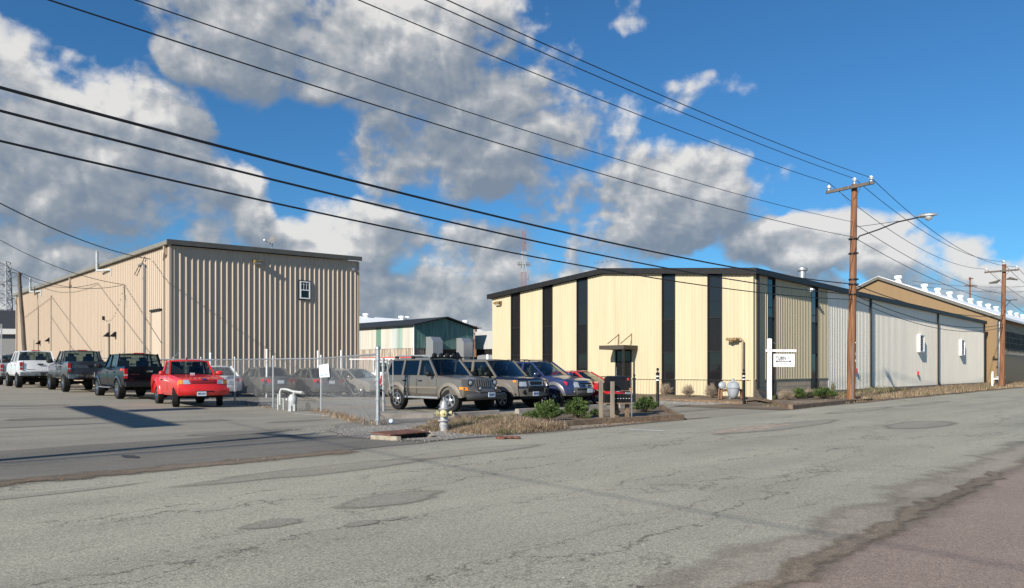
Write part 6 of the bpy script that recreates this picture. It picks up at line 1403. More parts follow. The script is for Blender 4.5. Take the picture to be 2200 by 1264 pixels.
m = MB(); m.add([Mf @ Vector(v) for v in ((-bw / 2, -bh / 2 + .02, 0), (bw / 2, -bh / 2, 0), (bw / 2 - .02, bh / 2, 0), (-bw / 2, bh / 2 - .02, 0), (-bw / 2, -bh / 2 + .02, .006), (bw / 2, -bh / 2, .006), (bw / 2 - .02, bh / 2, .006), (-bw / 2, bh / 2 - .02, .006))], [(3, 2, 1, 0), (4, 5, 6, 7), (0, 1, 5, 4), (1, 2, 6, 5), (2, 3, 7, 6), (3, 0, 4, 7)]); bo = m.build('board', 'white_paint', SG)
pm('faded_blue', (0.22, 0.42, 0.60), 0.6); pm('arrow_blue', (0.05, 0.16, 0.50), 0.6)
T3 = lambda x, y, z: Matrix.Translation((x, y, z))
text('lettering', 'VISITORS', .085, 'faded_blue', SG, Mf @ T3(0, .13, .008), .001, sx=.82, bold=.001); text('lettering', 'PARKING', .09, 'faded_blue', SG, Mf @ T3(0, .02, .008), .001, sx=.82, bold=.001)
m = MB(); A3 = lambda pts: [Mf @ Vector((x, y, .007)) for x, y in pts]
m.prism(A3([(-.10, -.115), (.13, -.115), (.16, -.09), (.13, -.13), (.16, -.17), (.13, -.145), (-.10, -.145)]), nrm * .002); m.prism(A3([(-.165, -.13), (-.10, -.095), (-.10, -.165)]), nrm * .002); m.build('arrow', 'arrow_blue', SG)

# ------------------------------------------------------------------ gas meter by the fence
pm('meter_grey', (0.36, 0.38, 0.38), 0.5); p = ground(600, 881); GM = thing('gas_meter', 'white gas pipes with a small grey meter in front of the chain link fence', 'gas meter', p)
D = p.y; X = lambda px: (px - 600) / F * D; Zp = lambda py: EYE + (HY - py) / F * D - p.z
m = MB(); m.tube([(X(602), 0, Zp(870)), (X(602), 0, Zp(842)), (X(604), 0, Zp(837)), (X(608), 0, Zp(836.5)), (X(618), 0, Zp(837.5)), (X(640), -.5, Zp(841)), (X(668), -1.0, Zp(842))], .042, 8); m.tube([(X(597.5), 0, 0), (X(597.5), 0, Zp(848)), (X(602), 0, Zp(848))], .028, 7); m.tube([(X(609), 0, 0), (X(609), 0, Zp(857)), (X(602), 0, Zp(857))], .024, 7); m.build('pipe', 'pale_pipe', GM, smooth=45)
m = MB(); m.tube([(X(645.5), -.75, Zp(843)), (X(645.5), -.75, Zp(862))], .035, 8); m.tube([(X(645), -.75, Zp(849)), (X(637), -.75, Zp(849)), (X(637), -.75, Zp(858))], .03, 7); m.build('riser', 'pale_pipe', GM, smooth=45)
m = MB(); mx_ = X(643)
for zz, w_, d_ in ((0, .22, .14), ): pass
m.lathe([(.06, -.02), (.13, .03), (.15, .18), (.16, .24), (.15, .26), (.15, .32), (.08, .42)], (mx_, -.75, .14), 12); m.box((mx_ - .06, -.80, .12), (.10, .2, .24), taper=.9); m.box((mx_ + .08, -.80, .12), (.08, .2, .22), taper=.9); m.lathe([(.05, -.03), (.05, .03)], (mx_ - .20, -.75, .38), 10, Matrix.Rotation(R(90), 3, 'Y')); m.build('meter', 'meter_grey', GM, smooth=45)

# ------------------------------------------------------------------ fire hydrant
p = ground(954, 928); HT = thing('fire_hydrant', 'silver fire hydrant with pale gold side caps on the dry verge', 'fire hydrant', p, R(10)); pm('silver_paint', (0.36, 0.36, 0.36), 0.45, 0.2, var=0.15, scale=20); pm('gold_paint', (0.48, 0.42, 0.22), 0.5, 0.1, var=0.2, scale=18)
sc = .75 / .86
m = MB(); m.lathe([(x * sc, z * sc) for x, z in [(.115, -.05), (.115, .16), (.125, .165), (.125, .20), (.105, .205), (.10, .27), (.155, .275), (.155, .31), (.10, .315), (.09, .42), (.095, .56), (.14, .57), (.145, .60), (.105, .61), (.10, .68), (.07, .78), (.035, .82), (.035, .87), (.02, .88)]], (0, 0, 0), 24); hb = m.build('barrel', 'silver_paint', HT, smooth=35)
m = MB(); [m.beam((.1 * sc * math.cos(a), .1 * sc * math.sin(a), .62 * sc), (.065 * sc * math.cos(a), .065 * sc * math.sin(a), .78 * sc), .018) for a in [k * math.pi / 4 for k in range(8)]]; m.build('bonnet_rib', 'silver_paint', HT)
for a, r_ in ((R(180), .055), (R(0), .055), (R(-100), .07)):
    Mx = Matrix.Rotation(a, 3, 'Z') @ Matrix.Rotation(R(90), 3, 'Y'); m = MB(); m.lathe([(r_ * .8, .05), (r_ * .8, .12)], (0, 0, .47 * sc), 14, Mx); no = m.build('nozzle', 'silver_paint', HT); m = MB(); m.lathe([(r_ * 1.15, .115), (r_ * 1.2, .13), (r_ * 1.2, .165), (r_ * .8, .18), (.022, .185), (.02, .21)], (0, 0, .47 * sc), 8, Mx); m.build('cap', 'gold_paint', no)

# ------------------------------------------------------------------ storm drain inlet
p = ground(878, 944); DR = thing('storm_drain', 'rusty steel plate over a dark storm drain opening with broken concrete curb', 'storm drain', p, ANG - R(6)); pm('rusty_plate', (0.14, 0.055, 0.035), 0.8, var=.4, scale=12); pm('pale_concrete', (0.30, 0.26, 0.20), 0.9, var=.2, scale=9, bump=.8)
m = MB(); m.prism([(-.46, -.06, .10), (.42, -.08, .12), (.36, .55, .13), (-.50, .60, .11)], (0, 0, .02)); m.build('plate', 'rusty_plate', DR)
m = MB(); m.bb(-.36, .38, -.02, .4, .012, .10); m.build('opening', 'black_rubber', DR)
m = MB(); m.prism([(-.40, -.20, .0), (-.32, -.22, .0), (-.52, .42, .0), (-.62, .40, .0)], (0, 0, .09)); m.build('curb', 'pale_concrete', DR)
rnd = random.Random(5)
def rock(m, c, r, rnd, sq=.7):
    o = len(m.v); vs = []
    for i in range(5):
        th = math.pi * (i + .5) / 5
        for j in range(7):
            a = 2 * math.pi * j / 7 + i * .4; k = r * rnd.uniform(.75, 1.2); vs.append((c[0] + k * math.sin(th) * math.cos(a), c[1] + k * math.sin(th) * math.sin(a), c[2] + sq * k * math.cos(th)))
    m.add(vs, [(i * 7 + j, i * 7 + (j + 1) % 7, (i + 1) * 7 + (j + 1) % 7, (i + 1) * 7 + j) for i in range(4) for j in range(7)] + [tuple(range(6, -1, -1)), tuple(28 + j for j in range(7))])
m = MB(); rock(m, (.50, .0, .05), .11, rnd); rock(m, (.46, .16, .07), .10, rnd); m.build('broken_curb', 'pale_concrete', DR)

# ------------------------------------------------------------------ wheel stops
g0_ = ground(1022, 895)
for i, lab in enumerate(('long weathered concrete wheel stop lying free left of the hydrant', 'shaded concrete wheel stop in front of the taupe wagon', 'concrete wheel stop in front of the boxy wagon', 'concrete wheel stop in front of the blue crossover', 'concrete wheel stop in front of the red coupe')):
    g = ground(872, 899) if i == 0 else g0_ + E1 * 2.75 * (i - 1); m = MB(); L_ = 1.8 if i else 1.55
    pr = [(-L_ / 2, -.11, 0), (-L_ / 2, .11, 0), (-L_ / 2, .085, .14), (-L_ / 2, .05, .155), (-L_ / 2, -.05, .155), (-L_ / 2, -.085, .14)]
    m.prism(pr, (L_, 0, 0)); o = m.build('wheel_stop', 'concrete'); o.location = g; o.rotation_euler = (0, 0, ANG - R(3) if i else R(14)); tag(o, lab, 'wheel stop', 'concrete wheel stops')

# ------------------------------------------------------------------ timber edging
def timber(name, lab, a, b, h=.15, w=.14, mat='timber', z=0.0, grp='timber edging'):
    m = MB(); m.beam((0, 0, h / 2), Vector(b) - Vector(a) + Vector((0, 0, h / 2)), w, h); o = m.build('edging_timber', mat); o.location = Vector(a) + Vector((0, 0, z)); tag(o, lab, 'timber', grp)
k1 = ground(1163, 921); k2 = ground(1290, 912); k3 = ground(1466, 902.5); k4 = ground(1100, 897); k5 = ground(1420, 876)
timber('t', 'front edging timber of the mailbox bed, left half by the dry grass', k1, k2); timber('t', 'front edging timber of the mailbox bed, right half ending at the driveway', k2, k3); timber('t', 'left side edging timber of the mailbox bed', k4, k1 + (k4 - k1).normalized() * .1, .12); timber('t', 'right side edging timber of the mailbox bed near the bollard', k3 + (k5 - k3).normalized() * .1, k5, .10)
j1, j2, j3, j4 = ground(1640, 865), ground(1699, 880), ground(1830, 866), ground(1597, 869)
timber('t', 'loose edging timber beside the white sign post', j1, j2 + (j1 - j2).normalized() * .1, .17); timber('t', 'front edging timber of the corner bed along the street', j2, j3); timber('t', 'low timber in front of the gas regulator', j4, st(28.6, 19.5), .12)
timber('t', 'short timber beside the black bollard at the building corner', j4 + Vector((.1, .1, 0)), st(30.9, 14.9), .14)

# ------------------------------------------------------------------ black bollards with ball caps
def bollard(px, py, top, lab, bands=True, H=None):
    g = ground(px, py); D = g.y; h = H or (py - top) / F * D; o = thing('bollard', lab, 'bollard', g, 0, 'black posts with ball caps'); s = .055
    m = MB(); m.lathe([(s, 0), (s, h * .82), (s * 1.25, h * .825), (s * 1.25, h * .86), (s * .5, h * .875), (s * .45, h * .90)], n=12); m.build('shaft', 'black_paint', o, smooth=40)
    m = MB(); m.lathe([(.005, -.055), (.035, -.045), (.055, 0), (.035, .045), (.005, .055)], (0, 0, h * .945), 12); m.build('ball_cap', 'black_paint', o, smooth=60)
    if bands:
        for f_ in (.69, .78): m = MB(); m.lathe([(s + .004, h * f_ - .02), (s + .004, h * f_ + .02)], n=12); m.build('white_band', 'white_paint', o)
bollard(1413, 879, 789, 'black post with white bands at the right side of the mailbox bed'); bollard(1598, 869, 791, 'black post with white bands beside the gas regulator'); bollard(1362.5, 872, 803, 'plain black post behind the mailboxes', False)
bollard(1385, 853, 833, 'short black post near the canopy with a thin chain', False)

# ------------------------------------------------------------------ mailbox cluster
g = ground(1303, 905); MX = thing('mailbox_stand', 'black mailbox bank on timber legs in the planting bed', 'mailboxes', g, ANG - R(90) + R(42)); D = g.y
# local x to the right of the picture, local y away
MX.rotation_euler = (0, 0, R(14)); XX = lambda px: (px - 1303) / F * D; ZZ = lambda py: EYE + (HY - py) / F * D
for px in (1298, 1316.5):
    m = MB(); m.box((XX(px), .25 if px < 1300 else 0, ZZ(820) / 2 + (.02 if px < 1300 else 0)), (.088, .088, ZZ(820))); m.build('post', 'old_timber', MX)
m = MB(); m.box((XX(1343), .55, .3), (.10, .12, .62)); m.box((XX(1359), .25, .3), (.09, .1, .62)); m.build('leg', 'timber', MX)
m = MB(); m.bb(XX(1302), XX(1363), .06, .75, ZZ(869), ZZ(866)); m.build('shelf', 'timber', MX)
m = MB(); m.bb(XX(1302), XX(1363), .10, .55, ZZ(866), ZZ(848)); lower = m.build('lower_boxes', 'black_paint', MX)
for k in range(7):
    x0 = XX(1320.5) + (XX(1362) - XX(1320.5)) * k / 6.2; m = MB(); m.box((x0 + .05, .085, (ZZ(866) + ZZ(848)) / 2), (.075, .02, .2)); d_ = m.build('mailbox_door', 'black_paint', lower); m = MB(); m.box((x0 + .05, .07, ZZ(857)), (.035, .008, .012)); m.build('number_plate', 'plate_white', d_)
m = MB(); m.bb(XX(1302), XX(1363), .2, .75, ZZ(841.5), ZZ(838.5)); m.build('shelf', 'timber', MX)
m = MB(); zb, zt = ZZ(838.5), ZZ(813); w_ = .24
def bigbox(u, v):
    a = math.pi * u; return Vector((lerp(XX(1318), XX(1361), v), .42 - w_ * math.cos(a), zb + .22 + .16 * math.sin(a)))
m.grid(bigbox, 14, 1); m.bb(XX(1318), XX(1361), .42 - w_, .42 + w_, zb, zb + .22)
for v in (0, 1): m.add([bigbox(k / 14, v) for k in range(15)], [tuple(range(15))])
m.build('large_mailbox', 'black_paint', MX, smooth=30)
m = MB(); m.bb(XX(1302), XX(1317), .15, .6, zb, ZZ(823)); m.build('small_mailbox', 'black_paint', MX)
m = MB(); m.box((XX(1358), .16, zt - .03), (.05, .012, .06)); m.build('flag', 'red_decal', MX)
m = MB(); m.bb(XX(1361.5), XX(1363), .02, .06, 0, ZZ(815)); m.build('metal_strip', 'galvanised', MX)

# ------------------------------------------------------------------ street sign post 3310
g = ground(1653, 864.5); D = g.y; SP = thing('sign_post', 'white hanging sign on a white post numbered 3310', 'sign', g, 0); Zs = lambda py: EYE + (HY - py) / F * D - g.z
ang_s = R(8); SP.rotation_euler = (0, 0, ang_s)
m = MB(); m.box((0, 0, Zs(729) / 2), (.145, .145, Zs(729))); m.box((0, 0, Zs(729) + .01), (.12, .12, .03)); m.build('post', 'white_paint', SP)
m = MB(); m.beam((-.16, 0, Zs(753.5)), (1.22, 0, Zs(753.5)), .06, .10); m.build('arm', 'white_paint', SP)
x0, x1 = .19, 1.15; zb, zt = Zs(788.5), Zs(760.5)
m = MB(); m.bb(x0, x1, -.01, .01, zb, zt); m.build('sign_board', 'white_paint', SP)
m = MB(); [m.beam((x, 0, zt), (x, 0, Zs(753.5) - .05), .01) for x in (x0 + .15, x1 - .2)]; m.build('hanger', 'galvanised', SP)
FM = lambda x, z: face_mat((x, -.012, z), (1, 0, 0), (0, 0, 1))
for k, ch in enumerate('TURN'): text('lettering', ch, .205, 'black_paint', SP, FM(x0 + .145 + .118 * k, zb + (zt - zb) * .65), .001, sx=.82, bold=.0035)
m = MB(); m.beam((x0 + .66, -.012, zb + (zt - zb) * .56), (x0 + .70, -.012, zb + (zt - zb) * .84), .003, .02); m.beam((x0 + .74, -.012, zb + (zt - zb) * .60), (x0 + .77, -.012, zb + (zt - zb) * .80), .003, .012); m.build('emblem', 'alloy', SP)
m = MB(); m.bb(x0 + .10, x1 - .16, -.014, -.0105, zb + (zt - zb) * .38, zb + (zt - zb) * .48); m.build('name_bar', 'black_paint', SP)
text('lettering', 'PROMOTIONS', .06, 'white_paint', SP, face_mat((x0 + .45, -.0155, zb + (zt - zb) * .43), (1, 0, 0), (0, 0, 1)), .0005, sx=1.35, bold=.001)
text('lettering', '543-7060', .065, 'grey_plastic', SP, FM(x0 + .46, zb + (zt - zb) * .26), .0005)
for k, ch in enumerate('3310'): text('number', ch, .15, 'grey_plastic', SP, face_mat((0, -.075, Zs(741 + 9.2 * k)), (1, 0, 0), (0, 0, 1)), .001)
m = MB(); m.tube(sag_pts((.06, 0, Zs(733)), (.95, 0, Zs(751)), .04, 8), .006, 5); m.build('chain', 'galvanised', SP)

# ------------------------------------------------------------------ big gas regulator by the wall
def gat(px, py, z): D = F * (EYE - z) / (py - HY); return Vector(((px - CX) / F * D, D, z))
g = gat(1575, 857, .17); D = g.y; GR = thing('gas_regulator', 'large grey dome gas meter with rusty pipes against the cream wall', 'gas meter', g, 0); pm('grey_enamel', (0.30, 0.32, 0.345), 0.4, var=.06); Zr = lambda py: EYE + (HY - py) / F * D - g.z; k_ = D / F
m = MB(); m.lathe([(k_ * r_, Zr(y_)) for r_, y_ in [(2, 857), (7, 855), (11, 848), (13, 838), (13.3, 834.5)]], (0, 0, 0), 24); gb = m.build('lower_body', 'grey_enamel', GR, smooth=45)
m = MB(); m.lathe([(k_ * r_, Zr(y_)) for r_, y_ in [(14.5, 834.5), (14.8, 833), (13, 831), (12, 825), (9, 821.5), (3.5, 820), (2.6, 816), (2.6, 813.5), (1, 813)]], (0, 0, 0), 24); m.build('dome', 'grey_enamel', GR, smooth=40)
m = MB(); M9 = Matrix.Rotation(R(80), 3, 'X'); m.lathe([(.001, -.06), (.08, -.06), (.15, -.02), (.16, .0), (.15, .02), (.08, .06), (.001, .06)], (-k_ * 24.5, -.1, Zr(828)), 18, M9); m.build('diaphragm', 'grey_enamel', GR, smooth=45)
pm('rust_pipe', (0.16, 0.075, 0.035), 0.7, var=.3, scale=20)
m = MB(); m.tube([(-k_ * 25, 0, 0), (-k_ * 25, 0, Zr(840)), (-k_ * 12, 0, Zr(838))], .06, 8); m.tube([(k_ * 12, 0, Zr(838)), (k_ * 19, .1, Zr(838)), (k_ * 20, .1, 0)], .06, 8); m.tube([(-k_ * 31, 0, 0), (-k_ * 30, 0, Zr(835)), (-k_ * 25, 0, Zr(835))], .04, 8); m.build('pipe', 'rust_pipe', GR, smooth=45)
m = MB(); m.beam((-.15, 0, 0), (-.12, 0, .1), .05); m.beam((.15, 0, 0), (.12, 0, .1), .05); m.build('foot', 'grey_enamel', GR)

# ------------------------------------------------------------------ single mailbox, posts at the far right
g = at(2142, 58); MB2 = thing('roadside_mailbox', 'small grey roadside mailbox on a pale post beside the second pole', 'mailbox', (g.x, g.y, 0), ANG)
Zm = lambda py: EYE + (HY - py) / F * 58
m = MB(); m.box((0, .3, .65), (.12, .12, 1.3)); m.beam((0, .3, Zm(814)), (0, -.35, Zm(814)), .1); m.build('post', 'white_paint', MB2)
m = MB(); m.prism([(-.12, -.55, Zm(814) + .05), (.12, -.55, Zm(814) + .05), (.12, -.55, Zm(810)), (.07, -.55, Zm(808.5)), (-.07, -.55, Zm(808.5)), (-.12, -.55, Zm(810))], (0, .6, 0)); m.build('box', 'grey_enamel', MB2)
g = at(2147, 60); NB = thing('newspaper_box', 'small black box standing under the second pole', 'box', (g.x, g.y, 0), ANG); m = MB(); m.box((0, 0, .3), (.5, .5, .6)); m.box((0, 0, .62), (.56, .56, .06)); m.build('case', 'black_paint', NB); m = MB(); m.box((-.26, 0, .35), (.02, .4, .35)); m.build('door', 'dark_trim', NB)
for px, top, D, lb, mt in ((2121, 782, 70, 'pale leaning pipe post in the gap before the brown warehouse', 'pale_pipe'), (2126, 784, 71, 'galvanised post in the gap, middle of three', 'galvanised'), (2130.5, 788, 72, 'grey gate post nearest the brown wall', 'grey_wood')):
    p = at(px, D); o = thing('gate_post', lb, 'post', (p.x, p.y, 0), 0, 'posts in the gap'); h = EYE + (HY - top) / F * D; m = MB(); m.tube([(-.15 if mt == 'pale_pipe' else 0, 0, 0), (.02, 0, h)], .09, 7); m.build('shaft', mt, o); m = MB(); m.lathe([(.11, 0), (.03, .1)], (.02, 0, h), 7); m.build('cap', mt, o)

# ------------------------------------------------------------------ plants, grass, gravel
pm('leaf_dark', (0.026, 0.052, 0.012), 0.6, var=.4, scale=9); pm('leaf_mid', (0.072, 0.118, 0.024), 0.6, var=.35, scale=9); pm('leaf_lime', (0.12, 0.17, 0.035), 0.6, var=.3, scale=9)
pm('twig', (0.17, 0.125, 0.085), 0.85, var=.3, scale=12); pm('twig_pale', (0.30, 0.235, 0.17), 0.85, var=.25, scale=12)
pm('dry_a', (0.26, 0.185, 0.115), 0.9, var=.3, scale=5); pm('dry_b', (0.39, 0.31, 0.21), 0.9, var=.25, scale=5); pm('dry_c', (0.155, 0.085, 0.045), 0.9, var=.3, scale=5); pm('weed_green', (0.09, 0.12, 0.035), 0.8, var=.3, scale=5)
def leaf(m, p, d, up, ln, wd, mi):
    s = d.cross(up)
    if s.length < .01: s = d.cross(Vector((1, 0, 0)))
    s = s.normalized() * wd; o = len(m.v)
    m.v += [tuple(p), tuple(p + d * ln * .5 + s), tuple(p + d * ln), tuple(p + d * ln * .5 - s)]; m.f.append((o, o + 1, o + 2, o + 3)); m.m.append(mi)
def rdir(rnd, zlo=-.2):
    while True:
        v = Vector((rnd.uniform(-1, 1), rnd.uniform(-1, 1), rnd.uniform(zlo, 1)))
        if .1 < v.length < 1: return v.normalized()
def shrub(label, px, py, w, h, seed, kind='green', z=0.0, n=2600, grp='shrubs', gz_=None):
    g = ground(px, py) if gz_ is None else gat(px, py, gz_); g.z += z; rnd = random.Random(seed); o = thing('shrub', label, 'shrub', g, 0, grp)
    st_ = MB(); fo = MB(); tips = []
    K = 80 if kind == 'green' else 150
    for k in range(K):
        d = rdir(rnd, .05); d.z = abs(d.z) * 1.1 + (.25 if kind != 'ball' else .05); d.normalize()
        L_ = rnd.uniform(.72, 1.0) if kind == 'green' else rnd.uniform(.6, 1.05)
        tip = Vector((d.x * w / 2, d.y * w / 2, d.z * h)) * L_; mid = tip * .5 + Vector((rnd.uniform(-.03, .03), rnd.uniform(-.03, .03), .04))
        st_.tube([(0, 0, 0), mid, tip], [.009, .006, .003], 4, caps=False); tips.append((mid, tip, d))
        if kind != 'green':
            for j in range(7):
                q = mid.lerp(tip, rnd.random()); e_ = q + (d + rdir(rnd) * 1.1).normalized() * rnd.uniform(.07, .16); e_.z = max(.01, e_.z); st_.tube([q, e_], [.0035, .002], 3, caps=False)
    st_.build('stem', 'twig' if kind == 'green' else 'twig_pale', o, fixn=False)
    if kind == 'green':
        for k in range(n):
            mid, tip, d = rnd.choice(tips); f = rnd.random() ** .5; p = mid.lerp(tip, f) * rnd.uniform(.96, 1.06) + rdir(rnd, -1) * rnd.uniform(.0, .06); dd = (d * .9 + rdir(rnd, -.3)).normalized()
            if p.z < .02: continue
            shade = rnd.random(); leaf(fo, p, dd, rdir(rnd, -1), rnd.uniform(.035, .07), rnd.uniform(.006, .012), 0 if shade < .35 else (1 if shade < .80 else 2))
        fo.build('foliage', ['leaf_dark', 'leaf_mid', 'leaf_lime'], o, fixn=False)
    return o
shrub('round green shrub at the left end of the mailbox bed', 1175, 913, .90, .58, 1, z=.05, n=9500); shrub('round green shrub between the left shrub and the timber mailbox posts', 1240, 905, .86, .56, 2, z=.05, n=9500)
shrub('darker spreading shrub right of the mailboxes', 1387, 892, .88, .54, 3, z=.05, n=6500)
shrub('small lime green weed left of the round shrubs', 1133, 902, .28, .16, 4, z=.03, n=500, grp='weeds'); shrub('small lime green weed just left of the timber posts', 1278, 900, .34, .22, 5, z=.05, n=600, grp='weeds'); shrub('tiny green weed under the mailboxes', 1325, 897, .22, .14, 6, z=.05, n=300, grp='weeds')
shrub('low green weed at the foot of the middle shrub', 1258, 906, .3, .15, 16, z=.05, n=300, grp='weeds')
shrub('bare brown round bush at the left of the wall base', 1430, 851, .72, .62, 7, 'twiggy', gz_=.19); shrub('bare brown round bush, second along the cream wall', 1478, 853, .70, .55, 8, 'twiggy', gz_=.19); shrub('bare brown round bush beside the gas regulator', 1527, 855, .68, .60, 9, 'twiggy', gz_=.19)
shrub('bare brown bush right of the white sign post', 1689, 864, .85, .48, 10, 'twiggy', z=.05); shrub('leafy green bush between bare bush and the low spreading one', 1716, 862, .70, .52, 11, z=.08, n=4500); shrub('low wide green bush next to the street pole', 1770, 861, 1.25, .52, 12, z=.08, n=8000)
shrub('tiny green plant at the foot of the white sign post', 1665, 862, .3, .2, 13, z=.05, n=300, grp='weeds'); shrub('yellow-green weed tall beside the grey wall', 1790, 852, .3, .75, 14, z=.05, n=350, grp='weeds')
shrub('bare bush behind the leafy bush near the stone base', 1740, 858, .6, .42, 15, 'twiggy', z=.05)
def grass(name, mats, pts, seed):
    """pts: (x, y, z, height, width, material index)"""
    rnd = random.Random(seed); m = MB()
    for (x, y, z, h, w, mi) in pts:
        a = rnd.uniform(0, 6.28); b = rnd.uniform(.25, 1.5) * h; dx, dy = math.cos(a), math.sin(a); sx, sy = -dy * w, dx * w; o = len(m.v)
        m.v += [(x - sx, y - sy, z), (x + sx, y + sy, z), (x + dx * b * .35 + sx * .7, y + dy * b * .35 + sy * .7, z + h * .6), (x + dx * b * .35 - sx * .7, y + dy * b * .35 - sy * .7, z + h * .6), (x + dx * b, y + dy * b, z + h)]
        m.f += [(o, o + 1, o + 2, o + 3), (o + 3, o + 2, o + 4)]; m.m += [mi, mi]
    return struct(m.build(name, mats, fixn=False), 'stuff')
rnd = random.Random(11); G4_ = ['dry_a', 'dry_b', 'dry_c', 'weed_green']
from mathutils import noise as mnoise
def scatter(n, s0, s1, tf0, tf1, hmin, hmax, w, dens=.0, fr=1.2, green=.05, z=0.0):
    out_ = []; k = 0
    while len(out_) < n and k < n * 12:
        k += 1; s = rnd.uniform(s0, s1); a, b = tf0(s), tf1(s)
        if b <= a: continue
        t = rnd.uniform(a, b); q = mnoise.noise((s * fr, t * fr * 1.4, 3.3))
        if q < dens + rnd.uniform(-.18, .18): continue
        p = st(s, t); gq = mnoise.noise((s * .9, t * .9, 20.0)) > .32
        mi = 3 if (gq and rnd.random() < .5) or rnd.random() < green else rnd.choice((0, 0, 1, 1, 2))
        out_.append((p.x, p.y, gz(p.x, p.y) + z, rnd.uniform(hmin, hmax) * (1 + .8 * max(0, q)), w * rnd.uniform(.7, 1.3), mi))
    return out_
grass('dry_grass', G4_, scatter(30000, 10.6, 15.2, lambda s: (10.6 + max(0, (11.2 - s)) * .8) if s < 13.3 else 11.55 + (s - 13.35) * 1.46, lambda s: 14.6 if s > 12.2 else 13.2, .04, .15, .0036, dens=-.08, fr=1.6, green=.02), 1)
grass('dry_grass', G4_, scatter(4200, 11.8, 13.5, lambda s: 10.7, lambda s: 12.8, .08, .24, .004, dens=-.15, fr=1.6, green=.01), 2)
grass('dry_grass', G4_, scatter(26000, 34.6, 80, lambda s: 10.9, lambda s: 14.4, .08, .30, .009, dens=-.28, fr=.45, green=.04), 3)
grass('dry_grass', G4_, scatter(2500, 35.0, 52, lambda s: 12.8, lambda s: 14.5, .15, .42, .009, dens=-.2, fr=.5, green=.55), 4)
grass('dry_grass', G4_, scatter(3500, 80.0, 120, lambda s: 10.9, lambda s: 13.6, .10, .4, .016, dens=-.3, fr=.4), 5)
grass('dry_grass', G4_, scatter(1400, 26.5, 34, lambda s: 10.5, lambda s: 12.0, .04, .14, .006, dens=.05), 6)
# weeds at the fence foot
wp = []
for k in range(3200):
    i = rnd.choice((0, 0, 0, 1, 1, 2)); f_ = rnd.random(); q = posts[i].lerp(posts[i + 1], f_); x = q.x + rnd.gauss(0, .16) ; y = q.y + rnd.gauss(0, .22) - .1
    if mnoise.noise((x * 1.5, y * 1.5, 1)) < -.05 + (.2 if i else 0): continue
    wp.append((x, y, gz(x, y), rnd.uniform(.04, .20), .005, rnd.choice((0, 0, 2, 1))))
grass('fence_weeds', G4_, wp, 7)
# gravel stones and fallen leaves
pm('stone_grey', (0.20, 0.19, 0.175), 0.9, var=.35, scale=30); pm('stone_pale', (0.26, 0.245, 0.22), 0.9, var=.2, scale=30); pm('leaf_litter', (0.22, 0.10, 0.045), 0.9, var=.4, scale=30)
m = MB()
for k in range(4200):
    s = rnd.gauss(10.3, 1.1); t = rnd.gauss(12.6, 1.2)
    if not (8.6 < s < 13.5 and 10.6 < t < 15.6): continue
    p = st(s, t); r_ = rnd.uniform(.006, .018); o = len(m.v); m.mi = rnd.choice((0, 0, 1)); a = rnd.uniform(0, 6)
    z = gz(p.x, p.y) + .018
    m.add([(p.x + r_ * math.cos(a + j * 1.57) * rnd.uniform(.7, 1.2), p.y + r_ * math.sin(a + j * 1.57) * rnd.uniform(.7, 1.2), z) for j in range(4)] + [(p.x, p.y, z + r_ * 1.1)], [(0, 1, 4), (1, 2, 4), (2, 3, 4), (3, 0, 4)])
for k in range(2600):
    s = rnd.uniform(25.8, 28.2); t = rnd.uniform(14, 22)
    p = st(s, t); r_ = rnd.uniform(.01, .028); m.mi = rnd.choice((0, 1)); z = .02
    m.add([(p.x + r_ * math.cos(j * 1.57), p.y + r_ * math.sin(j * 1.57), z) for j in range(4)] + [(p.x, p.y, z + r_)], [(0, 1, 4), (1, 2, 4), (2, 3, 4), (3, 0, 4)])
struct(m.build('gravel', ['stone_grey', 'stone_pale'], fixn=False), 'stuff')
m = MB()
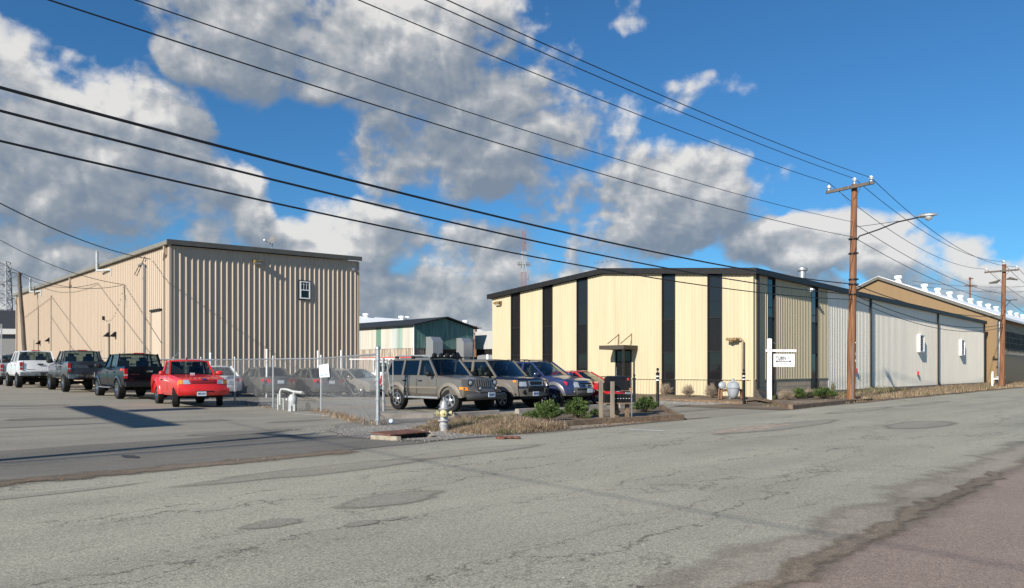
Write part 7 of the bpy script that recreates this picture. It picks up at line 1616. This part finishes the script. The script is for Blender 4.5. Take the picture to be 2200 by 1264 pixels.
def lf(x, y, z, r_):
    a = rnd.uniform(0, 6.28); d = Vector((math.cos(a), math.sin(a), rnd.uniform(-.1, .5))).normalized(); leaf(m, Vector((x, y, z)), d, Vector((0, 0, 1)), r_ * 2, r_ * .6, rnd.choice((0, 0, 1, 2)))
for k in range(900): p = st(rnd.uniform(11.5, 17.5), 10.35 + abs(rnd.gauss(0, .35)) + .0); lf(p.x, p.y, .024, rnd.uniform(.012, .03))
for k in range(500): p = st(rnd.uniform(-6, 7), 10.35 + rnd.gauss(0, .14)); lf(p.x, p.y, gz(p.x, p.y) + .02, rnd.uniform(.008, .02))
for k in range(700): p = st(rnd.uniform(25, 70), 10.5 + abs(rnd.gauss(0, .3))); lf(p.x, p.y, .02, rnd.uniform(.02, .05))
for k in range(500): p = st(rnd.uniform(14, 22), rnd.uniform(11.3, 13.8)); lf(p.x, p.y, .095, rnd.uniform(.012, .03))
for k in range(300): p = st(rnd.uniform(27, 31), rnd.uniform(15, 26)); lf(p.x, p.y, .22 if p.dot(E1) > 29 else .1, rnd.uniform(.02, .05))
struct(m.build('fallen_leaves', ['leaf_litter', 'dry_a', 'dry_c'], fixn=False), 'stuff')
# scraps
pm('pale_blue', (0.45, 0.58, 0.72), 0.6)
g = ground(841, 914); m = MB(); m.lathe([(.05, 0), (.055, .10), (.045, .11)], (0, 0, .04), 8, Matrix.Rotation(R(70), 3, 'X')); o = m.build('paper_cup', 'pale_blue'); o.location = g + Vector((0, 0, .04)); tag(o, 'pale blue crushed cup lying on the gravel by the corner fence post', 'cup')
g = ground(1078, 944); m = MB(); rock(m, (0, 0, .03), .12, rnd, .3); rock(m, (.16, .05, .03), .10, rnd, .35); rock(m, (.3, .03, .03), .09, rnd, .3); o = m.build('rotten_wood', 'rusty_plate'); o.location = g; tag(o, 'piece of rotten reddish wood at the road edge by dry grass', 'wood piece')
g = ground(1166, 1110); g = ground(1326, 1110); m = MB(); leaf(m, Vector((0, 0, .01)), Vector((1, .2, .15)).normalized(), Vector((0, 0, 1)), .08, .012, 0); o = m.build('dry_leaf', 'dry_a', fixn=False); o.location = g + Vector((0, 0, .005)); tag(o, 'single dry brown leaf lying alone on the road', 'leaf')
